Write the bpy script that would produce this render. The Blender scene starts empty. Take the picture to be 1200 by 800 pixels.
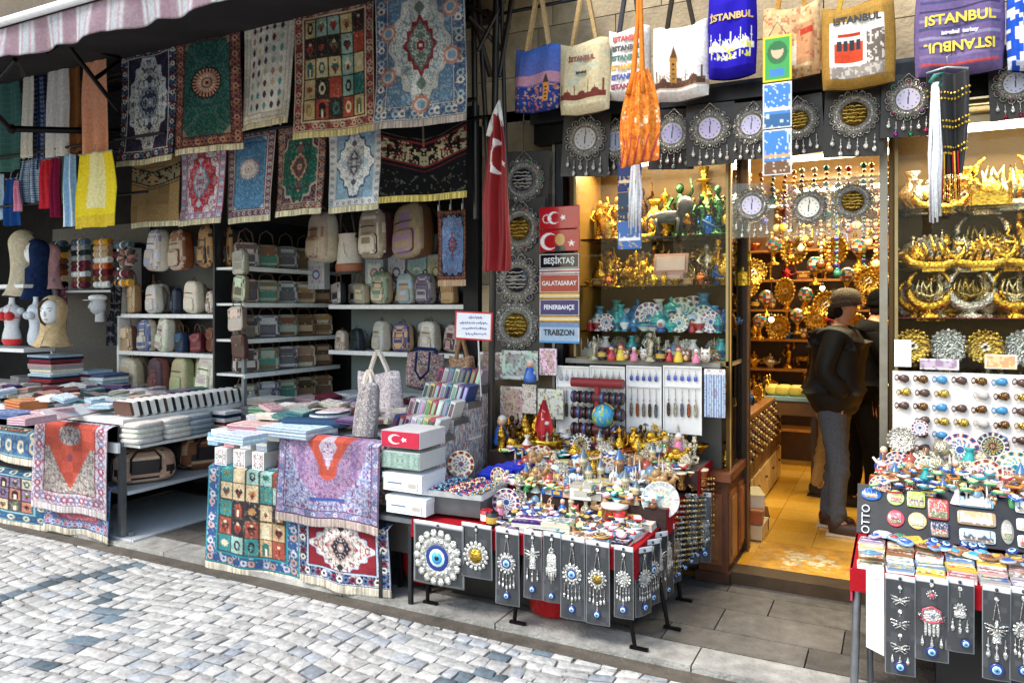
import bpy, math, random
import numpy as np
from mathutils import Vector, Matrix
R=math.radians; PI=math.pi; rnd=random.Random(7); U=rnd.uniform
sc=bpy.context.scene; COL=sc.collection
# ------------------------------------------------------------------ camera model (used to read real positions off planes)
CH=1.72; F=885.0; TH=R(27); S_,C_=math.sin(TH),math.cos(TH)
def ray(px,py):
    u=(px-600)/F; v=(360-py)/F
    return (-S_+C_*u, C_+S_*u, v)
def P(px,py,Y):
    d=ray(px,py); t=Y/d[1]; return Vector((d[0]*t,Y,CH+d[2]*t))
def G(px,py,Z=0.0):
    d=ray(px,py); t=(Z-CH)/d[2]; return Vector((d[0]*t,d[1]*t,Z))
def PX(px,py,X):
    d=ray(px,py); t=X/d[0]; return Vector((X,d[1]*t,CH+d[2]*t))
# ------------------------------------------------------------------ colour
def lin(c):
    c=np.asarray(c,float); return np.where(c<=0.04045,c/12.92,((c+0.055)/1.055)**2.4)
def hx(s):
    if not isinstance(s,str): return tuple(s)
    s=s.lstrip('#'); return tuple(int(s[i:i+2],16)/255 for i in (0,2,4))
def jit(c,a=.05):
    k=U(-a,a); return tuple(min(1,max(0,x+k+U(-a,a)*.4)) for x in hx(c))
# ------------------------------------------------------------------ materials
MT={}
def mk(name,rough=.6,metal=0,noise=.12,nscale=40,bump=0,bscale=200,base=None,spec=None,coat=0,emit=0,alpha=None,sheen=0,btype='noise',stain=0):
    m=bpy.data.materials.new(name); m.use_nodes=True; nt=m.node_tree; N=nt.nodes; L=nt.links
    b=N['Principled BSDF']; b.inputs['Roughness'].default_value=rough; b.inputs['Metallic'].default_value=metal
    if base is None:
        a=N.new('ShaderNodeAttribute'); a.attribute_name='Col'; src=a.outputs['Color']
    else:
        a=N.new('ShaderNodeRGB'); a.outputs[0].default_value=(*lin(hx(base)),1); src=a.outputs[0]
    tc=N.new('ShaderNodeTexCoord')
    if noise:
        n=N.new('ShaderNodeTexNoise'); n.inputs['Scale'].default_value=nscale; n.inputs['Detail'].default_value=4
        L.new(tc.outputs['Object'],n.inputs['Vector'])
        mr=N.new('ShaderNodeMapRange'); mr.inputs[1].default_value=.3; mr.inputs[2].default_value=.7
        mr.inputs[3].default_value=1-noise; mr.inputs[4].default_value=1+noise
        L.new(n.outputs[0],mr.inputs[0])
        mx=N.new('ShaderNodeMix'); mx.data_type='RGBA'; mx.blend_type='MULTIPLY'; mx.inputs[0].default_value=1
        L.new(src,mx.inputs[6]); L.new(mr.outputs[0],mx.inputs[7]); src=mx.outputs[2]
        rr=N.new('ShaderNodeMapRange'); rr.inputs[1].default_value=.3; rr.inputs[2].default_value=.7
        rr.inputs[3].default_value=max(.02,rough-.08); rr.inputs[4].default_value=min(1,rough+.08)
        L.new(n.outputs[0],rr.inputs[0]); L.new(rr.outputs[0],b.inputs['Roughness'])
    if stain:
        n2=N.new('ShaderNodeTexNoise'); n2.inputs['Scale'].default_value=1.7; n2.inputs['Detail'].default_value=7; n2.inputs['Roughness'].default_value=.72
        L.new(tc.outputs['Object'],n2.inputs['Vector']); m2=N.new('ShaderNodeMapRange'); m2.inputs[1].default_value=.38; m2.inputs[2].default_value=.66; m2.inputs[3].default_value=1-stain; m2.inputs[4].default_value=1+stain*.35
        L.new(n2.outputs[0],m2.inputs[0]); x2=N.new('ShaderNodeMix'); x2.data_type='RGBA'; x2.blend_type='MULTIPLY'; x2.inputs[0].default_value=1; L.new(src,x2.inputs[6]); L.new(m2.outputs[0],x2.inputs[7]); src=x2.outputs[2]
    L.new(src,b.inputs['Base Color'])
    if bump:
        if btype=='noise':
            t=N.new('ShaderNodeTexNoise'); t.inputs['Scale'].default_value=bscale; t.inputs['Detail'].default_value=3; o=t.outputs[0]
        elif btype=='vor':
            t=N.new('ShaderNodeTexVoronoi'); t.inputs['Scale'].default_value=bscale; o=t.outputs[0]
        L.new(tc.outputs['Object'],t.inputs['Vector'])
        bm=N.new('ShaderNodeBump'); bm.inputs['Strength'].default_value=bump; bm.inputs['Distance'].default_value=.01
        L.new(o,bm.inputs['Height']); L.new(bm.outputs[0],b.inputs['Normal'])
    if coat: b.inputs['Coat Weight'].default_value=coat; b.inputs['Coat Roughness'].default_value=.08
    if sheen: b.inputs['Sheen Weight'].default_value=sheen
    if spec is not None: b.inputs['Specular IOR Level'].default_value=spec
    if emit:
        L.new(src,b.inputs['Emission Color']); b.inputs['Emission Strength'].default_value=emit
    MT[name]=m; return m
mk('cloth',.92,noise=.16,nscale=60,bump=.25,bscale=500,spec=.15)
mk('rug',.95,noise=.14,nscale=120,bump=.5,bscale=700,spec=.1)
mk('knit',.95,noise=.25,nscale=90,bump=1,bscale=160,spec=.1,btype='vor')
mk('puffer',.62,noise=.2,nscale=9,bump=.35,bscale=18,spec=.3)
mk('satin',.55,noise=.12,nscale=14,bump=.1,bscale=60,sheen=.2)
mk('paint',.5,noise=.08,nscale=30)
mk('gloss',.18,noise=.05,nscale=30,coat=.4)
mk('card',.35,noise=.04,nscale=20,spec=.4)
mk('leather',.45,noise=.12,nscale=50,bump=.25,bscale=300)
mk('gold',.28,metal=1,noise=.25,nscale=40,bump=.5,bscale=110,btype='vor')
mk('silver',.32,metal=.85,noise=.3,nscale=60,bump=.6,bscale=160,btype='vor')
mk('steel',.4,metal=.8,noise=.1,nscale=20)
mk('wood',.45,noise=.25,nscale=12,bump=.15,bscale=40,coat=.15)
mk('stone',.85,noise=.22,nscale=9,bump=.6,bscale=45,stain=.12)
mk('setts',.9,noise=.24,nscale=28,bump=.6,bscale=55,stain=.2,spec=.2)
mk('slab',.75,noise=.22,nscale=14,bump=.8,bscale=70,stain=.42)
mk('plaster',.85,noise=.1,nscale=6,bump=.2,bscale=40)
mk('plastic',.3,noise=.04,nscale=30)
mk('skin',.55,noise=.06,nscale=30,base='b98768')
mk('tube',.5,noise=0,base='fff2cc',emit=9)
mk('bulb',.5,noise=0,base='ffe2a0',emit=14)
def glassmat(name,tint,ior=1.45,rough=.02,fac=1.0):
    m=bpy.data.materials.new(name); m.use_nodes=True; nt=m.node_tree; N=nt.nodes; L=nt.links
    for x in list(N):
        if x.type!='OUTPUT_MATERIAL': N.remove(x)
    out=[x for x in N if x.type=='OUTPUT_MATERIAL'][0]
    t=N.new('ShaderNodeBsdfTransparent'); t.inputs[0].default_value=(*tint,1)
    g=N.new('ShaderNodeBsdfGlossy'); g.inputs['Roughness'].default_value=rough; g.inputs[0].default_value=(fac,fac,fac,1)
    fr=N.new('ShaderNodeFresnel'); fr.inputs[0].default_value=ior
    mx=N.new('ShaderNodeMixShader'); L.new(fr.outputs[0],mx.inputs[0]); L.new(t.outputs[0],mx.inputs[1]); L.new(g.outputs[0],mx.inputs[2]); L.new(mx.outputs[0],out.inputs[0])
    MT[name]=m
glassmat('glass',(.97,.985,.98),ior=1.22,fac=.7)
glassmat('film',(.86,.88,.9),1.5,.12)
# ------------------------------------------------------------------ mesh builder
class B:
    def __init__(s): s.v=[]; s.f=[]; s.c=[]; s.sm=[]; s.M=Matrix()
    def add(s,vs,fs,col,smooth=False):
        n=len(s.v); s.v+=[tuple(s.M@Vector(v)) for v in vs]; cc=hx(col) if not isinstance(col,list) else None
        for i,f in enumerate(fs):
            s.f.append([n+k for k in f]); s.c.append(cc if cc else hx(col[i])); s.sm.append(smooth)
        return s
    def box(s,c,d,col,rz=0,bev=0,rx=0,ry=0,taper=1):
        hx_,hy,hz=d[0]/2,d[1]/2,d[2]/2; vs=[]
        for z,k in ((-hz,1),(hz,taper)):
            for x,y in ((-hx_,-hy),(hx_,-hy),(hx_,hy),(-hx_,hy)): vs.append((x*k,y*k,z))
        m=Matrix.Translation(c)@Matrix.Rotation(rz,4,'Z')@Matrix.Rotation(rx,4,'X')@Matrix.Rotation(ry,4,'Y')
        vs=[m@Vector(v) for v in vs]
        s.add(vs,[(0,3,2,1),(4,5,6,7),(0,1,5,4),(1,2,6,5),(2,3,7,6),(3,0,4,7)],col); return s
    def cyl(s,a,b,r0,r1,col,n=10,caps=True,smooth=True):
        a=Vector(a); b=Vector(b); d=(b-a); L_=d.length
        if L_<1e-6: return s
        q=d.to_track_quat('Z','Y'); vs=[]
        for p,r in ((a,r0),(b,r1)):
            for k in range(n):
                t=2*PI*k/n; vs.append(p+q@Vector((r*math.cos(t),r*math.sin(t),0)))
        s.add(vs,[(k,(k+1)%n,n+(k+1)%n,n+k) for k in range(n)],col,smooth)
        if caps: s.add(vs,[tuple(range(n-1,-1,-1)),tuple(range(n,2*n))],col)
        return s
    def path(s,pts,r,col,n=6,closed=False):
        pts=[Vector(p) for p in pts]; N_=len(pts); vs=[]; rs=r if isinstance(r,(list,tuple)) else [r]*N_
        for i,p in enumerate(pts):
            a=pts[(i-1)%N_] if (closed or i>0) else p; b=pts[(i+1)%N_] if (closed or i<N_-1) else p
            d=(b-a); q=(d if d.length>1e-9 else Vector((0,0,1))).to_track_quat('Z','Y')
            for k in range(n):
                t=2*PI*k/n; vs.append(p+q@Vector((rs[i]*math.cos(t),rs[i]*math.sin(t),0)))
        fs=[]
        for i in range(N_ if closed else N_-1):
            j=(i+1)%N_
            for k in range(n): fs.append((i*n+k,i*n+(k+1)%n,j*n+(k+1)%n,j*n+k))
        if not closed: fs+= [tuple(range(n-1,-1,-1)),tuple((N_-1)*n+k for k in range(n))]
        s.add(vs,fs,col,True); return s
    def lathe(s,prof,c,col,n=14,axis='Z',sx=1,sy=1,smooth=True):
        """prof: list of (r,z[,colour])"""
        vs=[];fs=[];cs=[]; c=Vector(c)
        for q in prof:
            for k in range(n):
                t=2*PI*k/n; x,y,z=q[0]*math.cos(t)*sx,q[0]*math.sin(t)*sy,q[1]
                if axis=='Y': x,y,z=x,-z,y
                elif axis=='X': x,y,z=z,x,y
                vs.append(c+Vector((x,y,z)))
        for i in range(len(prof)-1):
            cc=prof[i+1][2] if len(prof[i+1])>2 else col
            for k in range(n):
                f=(i*n+k,i*n+(k+1)%n,(i+1)*n+(k+1)%n,(i+1)*n+k); fs.append(f); cs.append(cc)
        s.add(vs,fs,cs,smooth)
        e0,e1=[],[]
        if prof[0][0]>1e-4: s.add(vs[:n],[tuple(range(n-1,-1,-1))],prof[0][2] if len(prof[0])>2 else col)
        if prof[-1][0]>1e-4: s.add(vs[-n:],[tuple(range(n))],prof[-1][2] if len(prof[-1])>2 else col)
        return s
    def ball(s,c,r,col,n=10,m=7,sq=(1,1,1)):
        c=Vector(c); vs=[];fs=[]
        for i in range(m+1):
            a=PI*i/m
            for k in range(n):
                t=2*PI*k/n; vs.append(c+Vector((r*math.sin(a)*math.cos(t)*sq[0],r*math.sin(a)*math.sin(t)*sq[1],-r*math.cos(a)*sq[2])))
        for i in range(m):
            for k in range(n): fs.append((i*n+k,i*n+(k+1)%n,(i+1)*n+(k+1)%n,(i+1)*n+k))
        s.add(vs,fs,col,True); return s
    def sup(s,c,d,col,e=.35,n=20,m=12,taper=0,cf=None,eh=None):
        """superellipsoid (rounded box) sized d; taper narrows the top; cf(x,y,z in -1..1)->colour"""
        eh=e if eh is None else eh
        pw=lambda a,k: math.copysign(abs(a)**k,a)
        vs=[];fs=[];cs=[];nn=[]
        for i in range(m+1):
            a=-PI/2+PI*i/m; ca,sa=pw(math.cos(a),eh),pw(math.sin(a),eh)
            for k in range(n):
                t=2*PI*k/n+PI/n; x,y,z=ca*pw(math.cos(t),e),ca*pw(math.sin(t),e),sa
                nn.append((x,y,z)); k_=1-taper*(z+1)/2
                vs.append((c[0]+x*d[0]/2*k_,c[1]+y*d[1]/2*k_,c[2]+z*d[2]/2))
        for i in range(m):
            for k in range(n):
                f=(i*n+k,i*n+(k+1)%n,(i+1)*n+(k+1)%n,(i+1)*n+k); fs.append(f)
                if cf:
                    q=[sum(nn[j][w] for j in f)/4 for w in range(3)]; cs.append(cf(*q))
                else: cs.append(col)
        s.add(vs,fs,cs,True); return s
    def prism(s,pts,c,depth,col,axis='Y',smooth=False,front=None):
        """pts outline in (a,b) plane; axis Y => a=x b=z, front faces -y"""
        n=len(pts); vs=[]
        for k in (0,1):
            for a,b in pts:
                o=(-depth/2 if k==0 else depth/2)
                vs.append({'Y':(c[0]+a,c[1]+o,c[2]+b),'Z':(c[0]+a,c[1]+b,c[2]-o),'X':(c[0]+o,c[1]+a,c[2]+b)}[axis])
        s.add(vs,[tuple(range(n))],front or col); s.add(vs,[tuple(range(2*n-1,n-1,-1))],col)
        s.add(vs,[(i,n+i,n+(i+1)%n,(i+1)%n) for i in range(n)],col,smooth); return s
    def build(s,name,mat='paint',parent=None,loc=None,rot=None):
        me=bpy.data.meshes.new(name); me.from_pydata(s.v,[],s.f); n=len(me.loops)
        if len(me.polygons)==len(s.f):
            tot=np.array([len(f) for f in s.f]); c=np.ones((len(s.f),4)); c[:,:3]=lin(np.array(s.c))
            at=me.color_attributes.new('Col','FLOAT_COLOR','CORNER'); at.data.foreach_set('color',np.repeat(c,tot,axis=0).ravel())
            me.polygons.foreach_set('use_smooth',np.array(s.sm,bool))
        else: print('BAD MESH',name,len(me.polygons),len(s.f))
        me.materials.append(MT[mat]); me.update()
        return link(name,me,parent,loc,rot)
def link(name,me,parent=None,loc=None,rot=None):
    o=bpy.data.objects.new(name,me); COL.objects.link(o)
    if parent is not None: o.parent=parent
    if loc is not None: o.location=loc
    if rot is not None: o.rotation_euler=rot
    return o
def tag(o,label=None,cat=None,group=None,kind=None):
    if label: o['label']=label
    if cat: o['category']=cat
    if group: o['group']=group
    if kind: o['kind']=kind
    return o
def E(name,label,cat,loc=(0,0,0),rz=0,group=None):
    o=bpy.data.objects.new(name,None); COL.objects.link(o); o.location=loc; o.rotation_euler=(0,0,rz); o.empty_display_size=.05
    return tag(o,label,cat,group)
def kids(o): return [c for c in bpy.data.objects if c.parent==o] if False else list(o.children)
def dup(o,loc,rot=0,label=None,group=None,scale=None,parent=None):
    c=o.copy(); COL.objects.link(c); c.parent=parent
    if parent is None:
        c.location=loc; c.rotation_euler=rot if isinstance(rot,(tuple,list)) else (0,0,rot)
        if scale: c.scale=(scale,)*3 if not isinstance(scale,(tuple,list)) else scale
        if label: c['label']=label
        if group: c['group']=group
    for ch in list(o.children): dup(ch,None,parent=c)
    return c
USED=set()
def place(proto,loc,rot=0,label=None,group=None,scale=None):
    """first use moves the prototype itself, later uses copy it"""
    if proto.name not in USED:
        USED.add(proto.name); proto.location=loc; proto.rotation_euler=rot if isinstance(rot,(tuple,list)) else (0,0,rot)
        if scale: proto.scale=(scale,)*3 if not isinstance(scale,(tuple,list)) else scale
        if label: proto['label']=label
        if group: proto['group']=group
        return proto
    return dup(proto,loc,rot,label,group,scale)
def drop_unused(protos):
    for p in protos:
        if p.name not in USED:
            for c in list(p.children_recursive)+[p]: bpy.data.objects.remove(c,do_unlink=True)
ORDN='first second third fourth fifth sixth seventh eighth ninth tenth eleventh twelfth thirteenth fourteenth fifteenth sixteenth seventeenth eighteenth nineteenth twentieth'.split()
def od(i): return ORDN[i] if i<20 else ['twenty','thirty','forty','fifty','sixty','seventy','eighty','ninety'][i//10-2 if (i+1)%10 else (i+1)//10-2]+('-'+ORDN[i%10] if (i%10)<9 else '')
def fl(i,n):
    if n==1: return 'only'
    if i==0: return 'leftmost'
    if i==n-1: return 'rightmost'
    return ORDN[min(i,19)]+' from left'
# ------------------------------------------------------------------ painted grids
class Cv:
    def __init__(s,w,h,col):
        s.w,s.h=w,h; s.a=np.zeros((h,w,3)); s.a[:]=hx(col)
        x=(np.arange(w)+.5)/w; y=(np.arange(h)+.5)/w; s.X,s.Y=np.meshgrid(x,y); s.H=h/w
    def m(s,mask,c,k=1):
        s.a[mask]=s.a[mask]*(1-k)+np.array(hx(c))*k; return s
    def rect(s,x0,y0,x1,y1,c,k=1): return s.m((s.X>=x0)&(s.X<x1)&(s.Y>=y0)&(s.Y<y1),c,k)
    def disc(s,x,y,rx,c,ry=None,k=1):
        ry=ry or rx; return s.m(((s.X-x)/rx)**2+((s.Y-y)/ry)**2<1,c,k)
    def ring(s,x,y,r,w,c): d=np.hypot(s.X-x,s.Y-y); return s.m(abs(d-r)<w,c)
    def dia(s,x,y,rx,ry,c,p=1.0,sc_=0,n=8,k=1):
        dx=abs(s.X-x)/rx; dy=abs(s.Y-y)/ry; t=np.arctan2(dy,dx); d=(dx**p+dy**p)**(1/p)
        return s.m(d<1+sc_*np.cos(t*n),c,k)
    def poly(s,pts,c):
        m=np.zeros(s.X.shape,bool); n=len(pts)
        for i in range(n):
            x0,y0=pts[i]; x1,y1=pts[(i+1)%n]
            if y0==y1: continue
            cr=((y0<=s.Y)&(s.Y<y1))|((y1<=s.Y)&(s.Y<y0)); m^=cr&(s.X<x0+(s.Y-y0)*(x1-x0)/(y1-y0))
        return s.m(m,c)
    def star(s,x,y,r,c,rot=0,n=5,q=.4):
        return s.poly([(x+(r if i%2==0 else r*q)*math.sin(rot+PI*i/n),y-(r if i%2==0 else r*q)*math.cos(rot+PI*i/n)) for i in range(2*n)],c)
    def crescent(s,x,y,r,c,dx=.25):
        m=(np.hypot(s.X-x,s.Y-y)<r)&(np.hypot(s.X-x-r*dx,s.Y-y)>r*.8); return s.m(m,c)
    def noise(s,seed,cell=2,mir=True):
        g=np.random.default_rng(seed); h=s.h//cell+2; w=s.w//cell+2; a=g.random((h,w))
        a=(a+np.roll(a,1,0)+np.roll(a,1,1)+np.roll(a,-1,0))/4*1.0
        a=np.kron(a,np.ones((cell,cell)))[:s.h,:s.w]
        if mir: a=(a+a[:,::-1])/2
        a=(a-a.mean())/(a.std()+1e-6); return a
    def orn(s,seed,c,th=.8,k=.8,cell=1,mask=None,mir=True,mirv=True):
        a=s.noise(seed,cell,mir)
        if mir and mirv: a=(a+a[::-1])/1.4
        m=a>th
        if mask is not None: m&=mask
        return s.m(m,c,k)
    def flag(s,x0,y0,x1,y1,c='c8102e'):
        s.rect(x0,y0,x1,y1,c); w=x1-x0; h=y1-y0; r=min(h*.3,w*.2)
        s.crescent(x0+w*.36,(y0+y1)/2,r,'f5f5f5'); s.star(x0+w*.6,(y0+y1)/2,r*.55,'f5f5f5',-PI/2); return s
def gridmesh(name,cv,fn,mat,parent=None,double=0.0,loc=None,rot=None):
    """fn(U,V)->x,y,z arrays; U 0..1 left-right, V 0..1 top-bottom"""
    h,w=cv.h,cv.w
    u,v=np.meshgrid(np.linspace(0,1,w),np.linspace(0,1,h)); x,y,z=fn(u,v)
    co=np.stack([x+0*u,y+0*u,z+0*u],-1).reshape(-1,3); cols=cv.a.reshape(-1,3); n=w*h
    i=np.arange((h-1)*(w-1)); r=i//(w-1); c=i%(w-1); a=r*w+c
    fs=np.stack([a,a+w,a+w+1,a+1],-1)
    if double:
        e=np.concatenate([np.arange(w),np.arange(1,h)*w+w-1,(h-1)*w+np.arange(w-2,-1,-1),np.arange(h-2,0,-1)*w])
        back=co.copy(); back=back+np.array([0,double,0]) if not isinstance(double,tuple) else back+np.array(double)
        co=np.concatenate([co,back]); cols=np.concatenate([cols,cols*.75+.1]);
        fs=np.concatenate([fs,fs[:,::-1]+n, np.stack([e,np.roll(e,-1),np.roll(e,-1)+n,e+n],-1)])
    me=bpy.data.meshes.new(name); me.vertices.add(len(co)); me.vertices.foreach_set('co',co.ravel())
    me.loops.add(fs.size); me.loops.foreach_set('vertex_index',fs.ravel().astype(np.int32))
    me.polygons.add(len(fs)); me.polygons.foreach_set('loop_start',np.arange(0,fs.size,4,dtype=np.int32))
    me.update(); me.validate()
    me.polygons.foreach_set('use_smooth',np.ones(len(fs),bool))
    at=me.color_attributes.new('Col','FLOAT_COLOR','POINT'); c4=np.ones((len(co),4)); c4[:,:3]=lin(np.clip(cols,0,1)); at.data.foreach_set('color',c4.ravel())
    me.materials.append(MT[mat]); return link(name,me,parent,loc,rot)
def panel(name,cv,w,h,mat='card',parent=None,loc=(0,0,0),rot=(0,0,0),t=.003,org='c'):
    """upright painted panel, front faces -y, centred on x, z from 0..h (or centred)"""
    z0=-h/2 if org=='c' else (0 if org=='b' else -h)
    return gridmesh(name,cv,lambda u,v:((u-.5)*w,0*u,z0+(1-v)*h),mat,parent,t,loc,rot)
def flat(name,cv,w,d,mat='card',parent=None,loc=(0,0,0),rot=(0,0,0),t=.003):
    """painted sheet lying flat, top up at z=0, picture's top away from the street"""
    return gridmesh(name,cv,lambda u,v:((u-.5)*w,(.5-v)*d,0*u),mat,parent,(0,0,-t),loc,rot)
def text(body,size,col,parent,loc,rot=(PI/2,0,0),name='lettering',ext=.0008,bold=0,sx=1,mat=None):
    c=bpy.data.curves.new(name,'FONT'); c.body=body; c.size=size; c.extrude=ext; c.align_x='CENTER'; c.align_y='CENTER'; c.offset=bold; c.resolution_u=3
    key='ink_'+(col if isinstance(col,str) else 'x')
    if key not in MT: mk(key,.5,noise=.05,base=col)
    o=bpy.data.objects.new(name,c); COL.objects.link(o); bpy.context.view_layer.update(); me=bpy.data.meshes.new_from_object(o.evaluated_get(bpy.context.evaluated_depsgraph_get())); bpy.data.objects.remove(o,do_unlink=True); me.materials.clear(); me.materials.append(MT[key]); o=bpy.data.objects.new(name,me); COL.objects.link(o); o.parent=parent; o.location=loc; o.rotation_euler=rot; o.scale=(sx,1,1); return o
# ------------------------------------------------------------------ camera, light
cd=bpy.data.cameras.new('camera'); cam=bpy.data.objects.new('camera',cd); COL.objects.link(cam); sc.camera=cam
cd.lens=36*F/1200; cd.sensor_width=36; cd.shift_y=-40/1200; cd.clip_end=300; cd.clip_start=.05
cam.location=(0,0,CH); cam.rotation_euler=(R(90),0,TH)
w=bpy.data.worlds.new('World'); sc.world=w; w.use_nodes=True; nt=w.node_tree
sky=nt.nodes.new('ShaderNodeTexSky'); sky.sky_type='NISHITA'; sky.sun_disc=False; sky.sun_elevation=R(52); sky.sun_rotation=R(215); sky.air_density=1.6; sky.dust_density=2; sky.ozone_density=1.0
nt.links.new(sky.outputs[0],nt.nodes['Background'].inputs[0]); nt.nodes['Background'].inputs[1].default_value=.15
sl=bpy.data.lights.new('sun','SUN'); sl.energy=1.5; sl.angle=R(18); sl.color=(1,.95,.88); so=bpy.data.objects.new('sun',sl); COL.objects.link(so)
# sun comes from over the street, camera's left, high
so.rotation_euler=Vector((math.sin(R(215))*math.cos(R(52)),math.cos(R(215))*math.cos(R(52)),math.sin(R(52)))).to_track_quat('Z','Y').to_euler()
sc.view_settings.view_transform='Standard'; sc.view_settings.look='None'; sc.view_settings.gamma=1; sc.view_settings.exposure=1.15
sc.cycles.use_denoising=True; sc.cycles.max_bounces=8; sc.cycles.diffuse_bounces=3; sc.cycles.glossy_bounces=3; sc.cycles.transparent_max_bounces=16; sc.cycles.sample_clamp_indirect=6; sc.cycles.caustics_reflective=False; sc.cycles.caustics_refractive=False
KY=3.45   # kerb line
FY=4.65   # shop front line
def area(name,loc,rot,sx,sy,e,col=(1,.8,.5)):
    l=bpy.data.lights.new(name,'AREA'); l.shape='RECTANGLE'; l.size=sx; l.size_y=sy; l.energy=e; l.color=col
    o=bpy.data.objects.new(name,l); COL.objects.link(o); o.location=loc; o.rotation_euler=rot; return o
# ------------------------------------------------------------------ street of granite setts
b=B(); b.box((-3,0,-.468),(80,60,1.0),'968f84'); st=b.build('ground','stone'); tag(st,kind='structure')
dark=[[(122,678),(126,700),(131,722),(118,742),(98,762),(70,775),(40,792),(10,810)],[(-20,722),(0,708),(22,700),(45,697),(70,690),(98,684),(130,674),(160,668)],
 [(530,812),(570,800),(600,778),(640,770),(690,772),(720,778)],[(580,800),(620,788)],[(760,790),(800,800)]]
dk=[[G(x,y) for x,y in l] for l in dark]
def near(p,l):
    best=9
    for a,c in zip(l,l[1:]):
        ab=c-a; t=max(0,min(1,(p-a).dot(ab)/ab.dot(ab))); best=min(best,(p-a-ab*t).length)
    return best
g=random.Random(3); b=B(); sw=.108
row=0; t=-1.2
while t<3.9:
    h=g.uniform(.07,.10); s=-11.5+g.uniform(0,.1)
    while s<2.6:
        wd=g.uniform(.07,.125); cx=s+wd/2
        wy=lambda x:.07*math.cos(x*2*PI/2.6+.8)+.012*math.cos(x*2*PI/.9)
        cy=t+h/2+wy(cx)
        s+=wd
        if cy>KY-.02 or cy<-1: continue
        # skip what the camera is far from
        q=[]; mg=.004
        zz=g.uniform(-.002,.0015); tx,ty=g.uniform(-.01,.01),g.uniform(-.01,.01)
        for dx,dy in ((-1,-1),(1,-1),(1,1),(-1,1)):
            X=cx+dx*(wd/2-mg)+g.uniform(-.012,.012); Y=min(KY-.004,t+h/2+dy*(h/2-mg)+wy(X)+g.uniform(-.009,.009)); q.append((X,Y))
        c=Vector((cx,cy,0)); base=g.uniform(.66,.77); col=(base*1.0,base*.995,base*.975)
        rr=g.random()
        if rr<.12: col=(base*.88,base*.90,base*.92)
        elif rr<.16: col=(base*.98,base*.96,base*.94)
        elif rr<.17: col=(base*.75,base*.78,base*.82)
        for l in dk:
            if abs(cx-l[0].x)<3.5 and near(c,l)<.05 and g.random()<.7: k=g.uniform(.6,1); col=(.36*k+.10,.42*k+.10,.46*k+.10)
        inn=[(X+(cx-X)*.07,Y+(cy-Y)*.07) for X,Y in q]
        vs=[(X,Y,-.05) for X,Y in q]+[(X,Y,-.0025+zz) for X,Y in q]+[(X,Y,zz+tx*(X-cx)*2+ty*(Y-cy)*2) for X,Y in inn]
        b.add(vs,[(0,1,5,4),(1,2,6,5),(2,3,7,6),(3,0,4,7)],col); b.add(vs,[(4,5,9,8),(5,6,10,9),(6,7,11,10),(7,4,8,11),(8,9,10,11)],col,True)
    t+=h
st=b.build('street','setts'); st.location.z=.045; tag(st,kind='structure')
# pavement slabs
g=random.Random(5); b=B(); z0=.08
b.box((-3,KY+.6+1.0,z0/2-.03),(30,3.4,z0),'5c554c')
x=-12.0
while x<4:   # kerb stones
    L_=g.uniform(.7,1.1); k=g.uniform(.60,.70) if x<-1.3 else g.uniform(.62,.76)
    b.box((x+L_/2,KY+.11,z0/2-.02),(L_-.008,.212,z0+.04),(k*1.0,k*.99,k*.96)); x+=L_
y=KY+.224
while y<FY+.1:
    hh=g.choice((.22,.26,.30)); x=-12-g.uniform(0,.6)
    while x<4:
        L_=g.uniform(.45,.95); k=g.uniform(.29,.41)
        b.box((x+L_/2,y+hh/2,z0/2-.02+.0005*g.random()),(L_-.007,hh-.007,z0+.04),(k*1.03,k*.985,k*.92)); x+=L_
    y+=hh
sw_=b.build('sidewalk','slab'); tag(sw_,kind='structure')
# ------------------------------------------------------------------ the two shops
SB=E('shop_building','stone fronted souvenir shop with two lit glass windows and an open doorway','shop',(-.2,FY,.08))
LB=E('shop_building','dark open fronted textile and bag shop under the striped awning','shop',(-6.5,5.9,.08))
def part(b,name,mat,par,label=None):
    o=b.build(name,mat,par); o.matrix_parent_inverse=Matrix.Translation(par.location).inverted()
    if label: o['label']=label
    return o
# stone upper wall: courses of real blocks
g=random.Random(11); b=B(); z=3.0
while z<6.2:
    h=.31; x=-2.62-g.uniform(0,.3)
    while x<2.3:
        L_=g.uniform(.5,.85); k=g.uniform(.60,.74)
        b.box((x+L_/2,FY+.17,z+h/2),(L_-.006,.3,h-.006),(k*1.12,k*1.0,k*.80)); x+=L_
    z+=h
b.box((-.2,FY+.2,4.6),(4.9,.28,3.2),'7a6a50')
part(b,'upper_wall','stone',SB)
b=B(); z=.08
while z<3.0:   # pier left of the window
    h=.30; 
    for x,L_ in ((-2.62,.33),(-2.29,.28)) if int(z*10)%2 else ((-2.62,.25),(-2.37,.36)):
        k=g.uniform(.46,.6); b.box((x+L_/2,FY+.17,z+h/2),(L_-.005,.3,h-.005),(k*1.1,k*.98,k*.8))
    z+=h
b.box((-2.315,FY+.2,1.55),(.6,.28,2.92),'6d5d48')
part(b,'wall_pier','stone',SB)
b=B(); b.box((-.15,FY-.09,2.965),(4.0,.16,.085),'34373c'); b.box((-.15,FY-.06,2.86),(4.0,.1,.12),'17181b'); b.box((-.15,FY-.12,3.02),(4.0,.06,.03),'4c5056')
part(b,'lintel_beam','steel',SB)
b=B(); b.box((-1.985,FY-.02,1.5),(.05,.09,2.75),'33353a'); b.box((-1.92,FY+.02,1.5),(.03,.06,2.75),'4a3a2c')
b.box((-2.03,FY-.03,1.5),(.018,.06,2.75),'8b8d90'); part(b,'steel_post','steel',SB)
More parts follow.
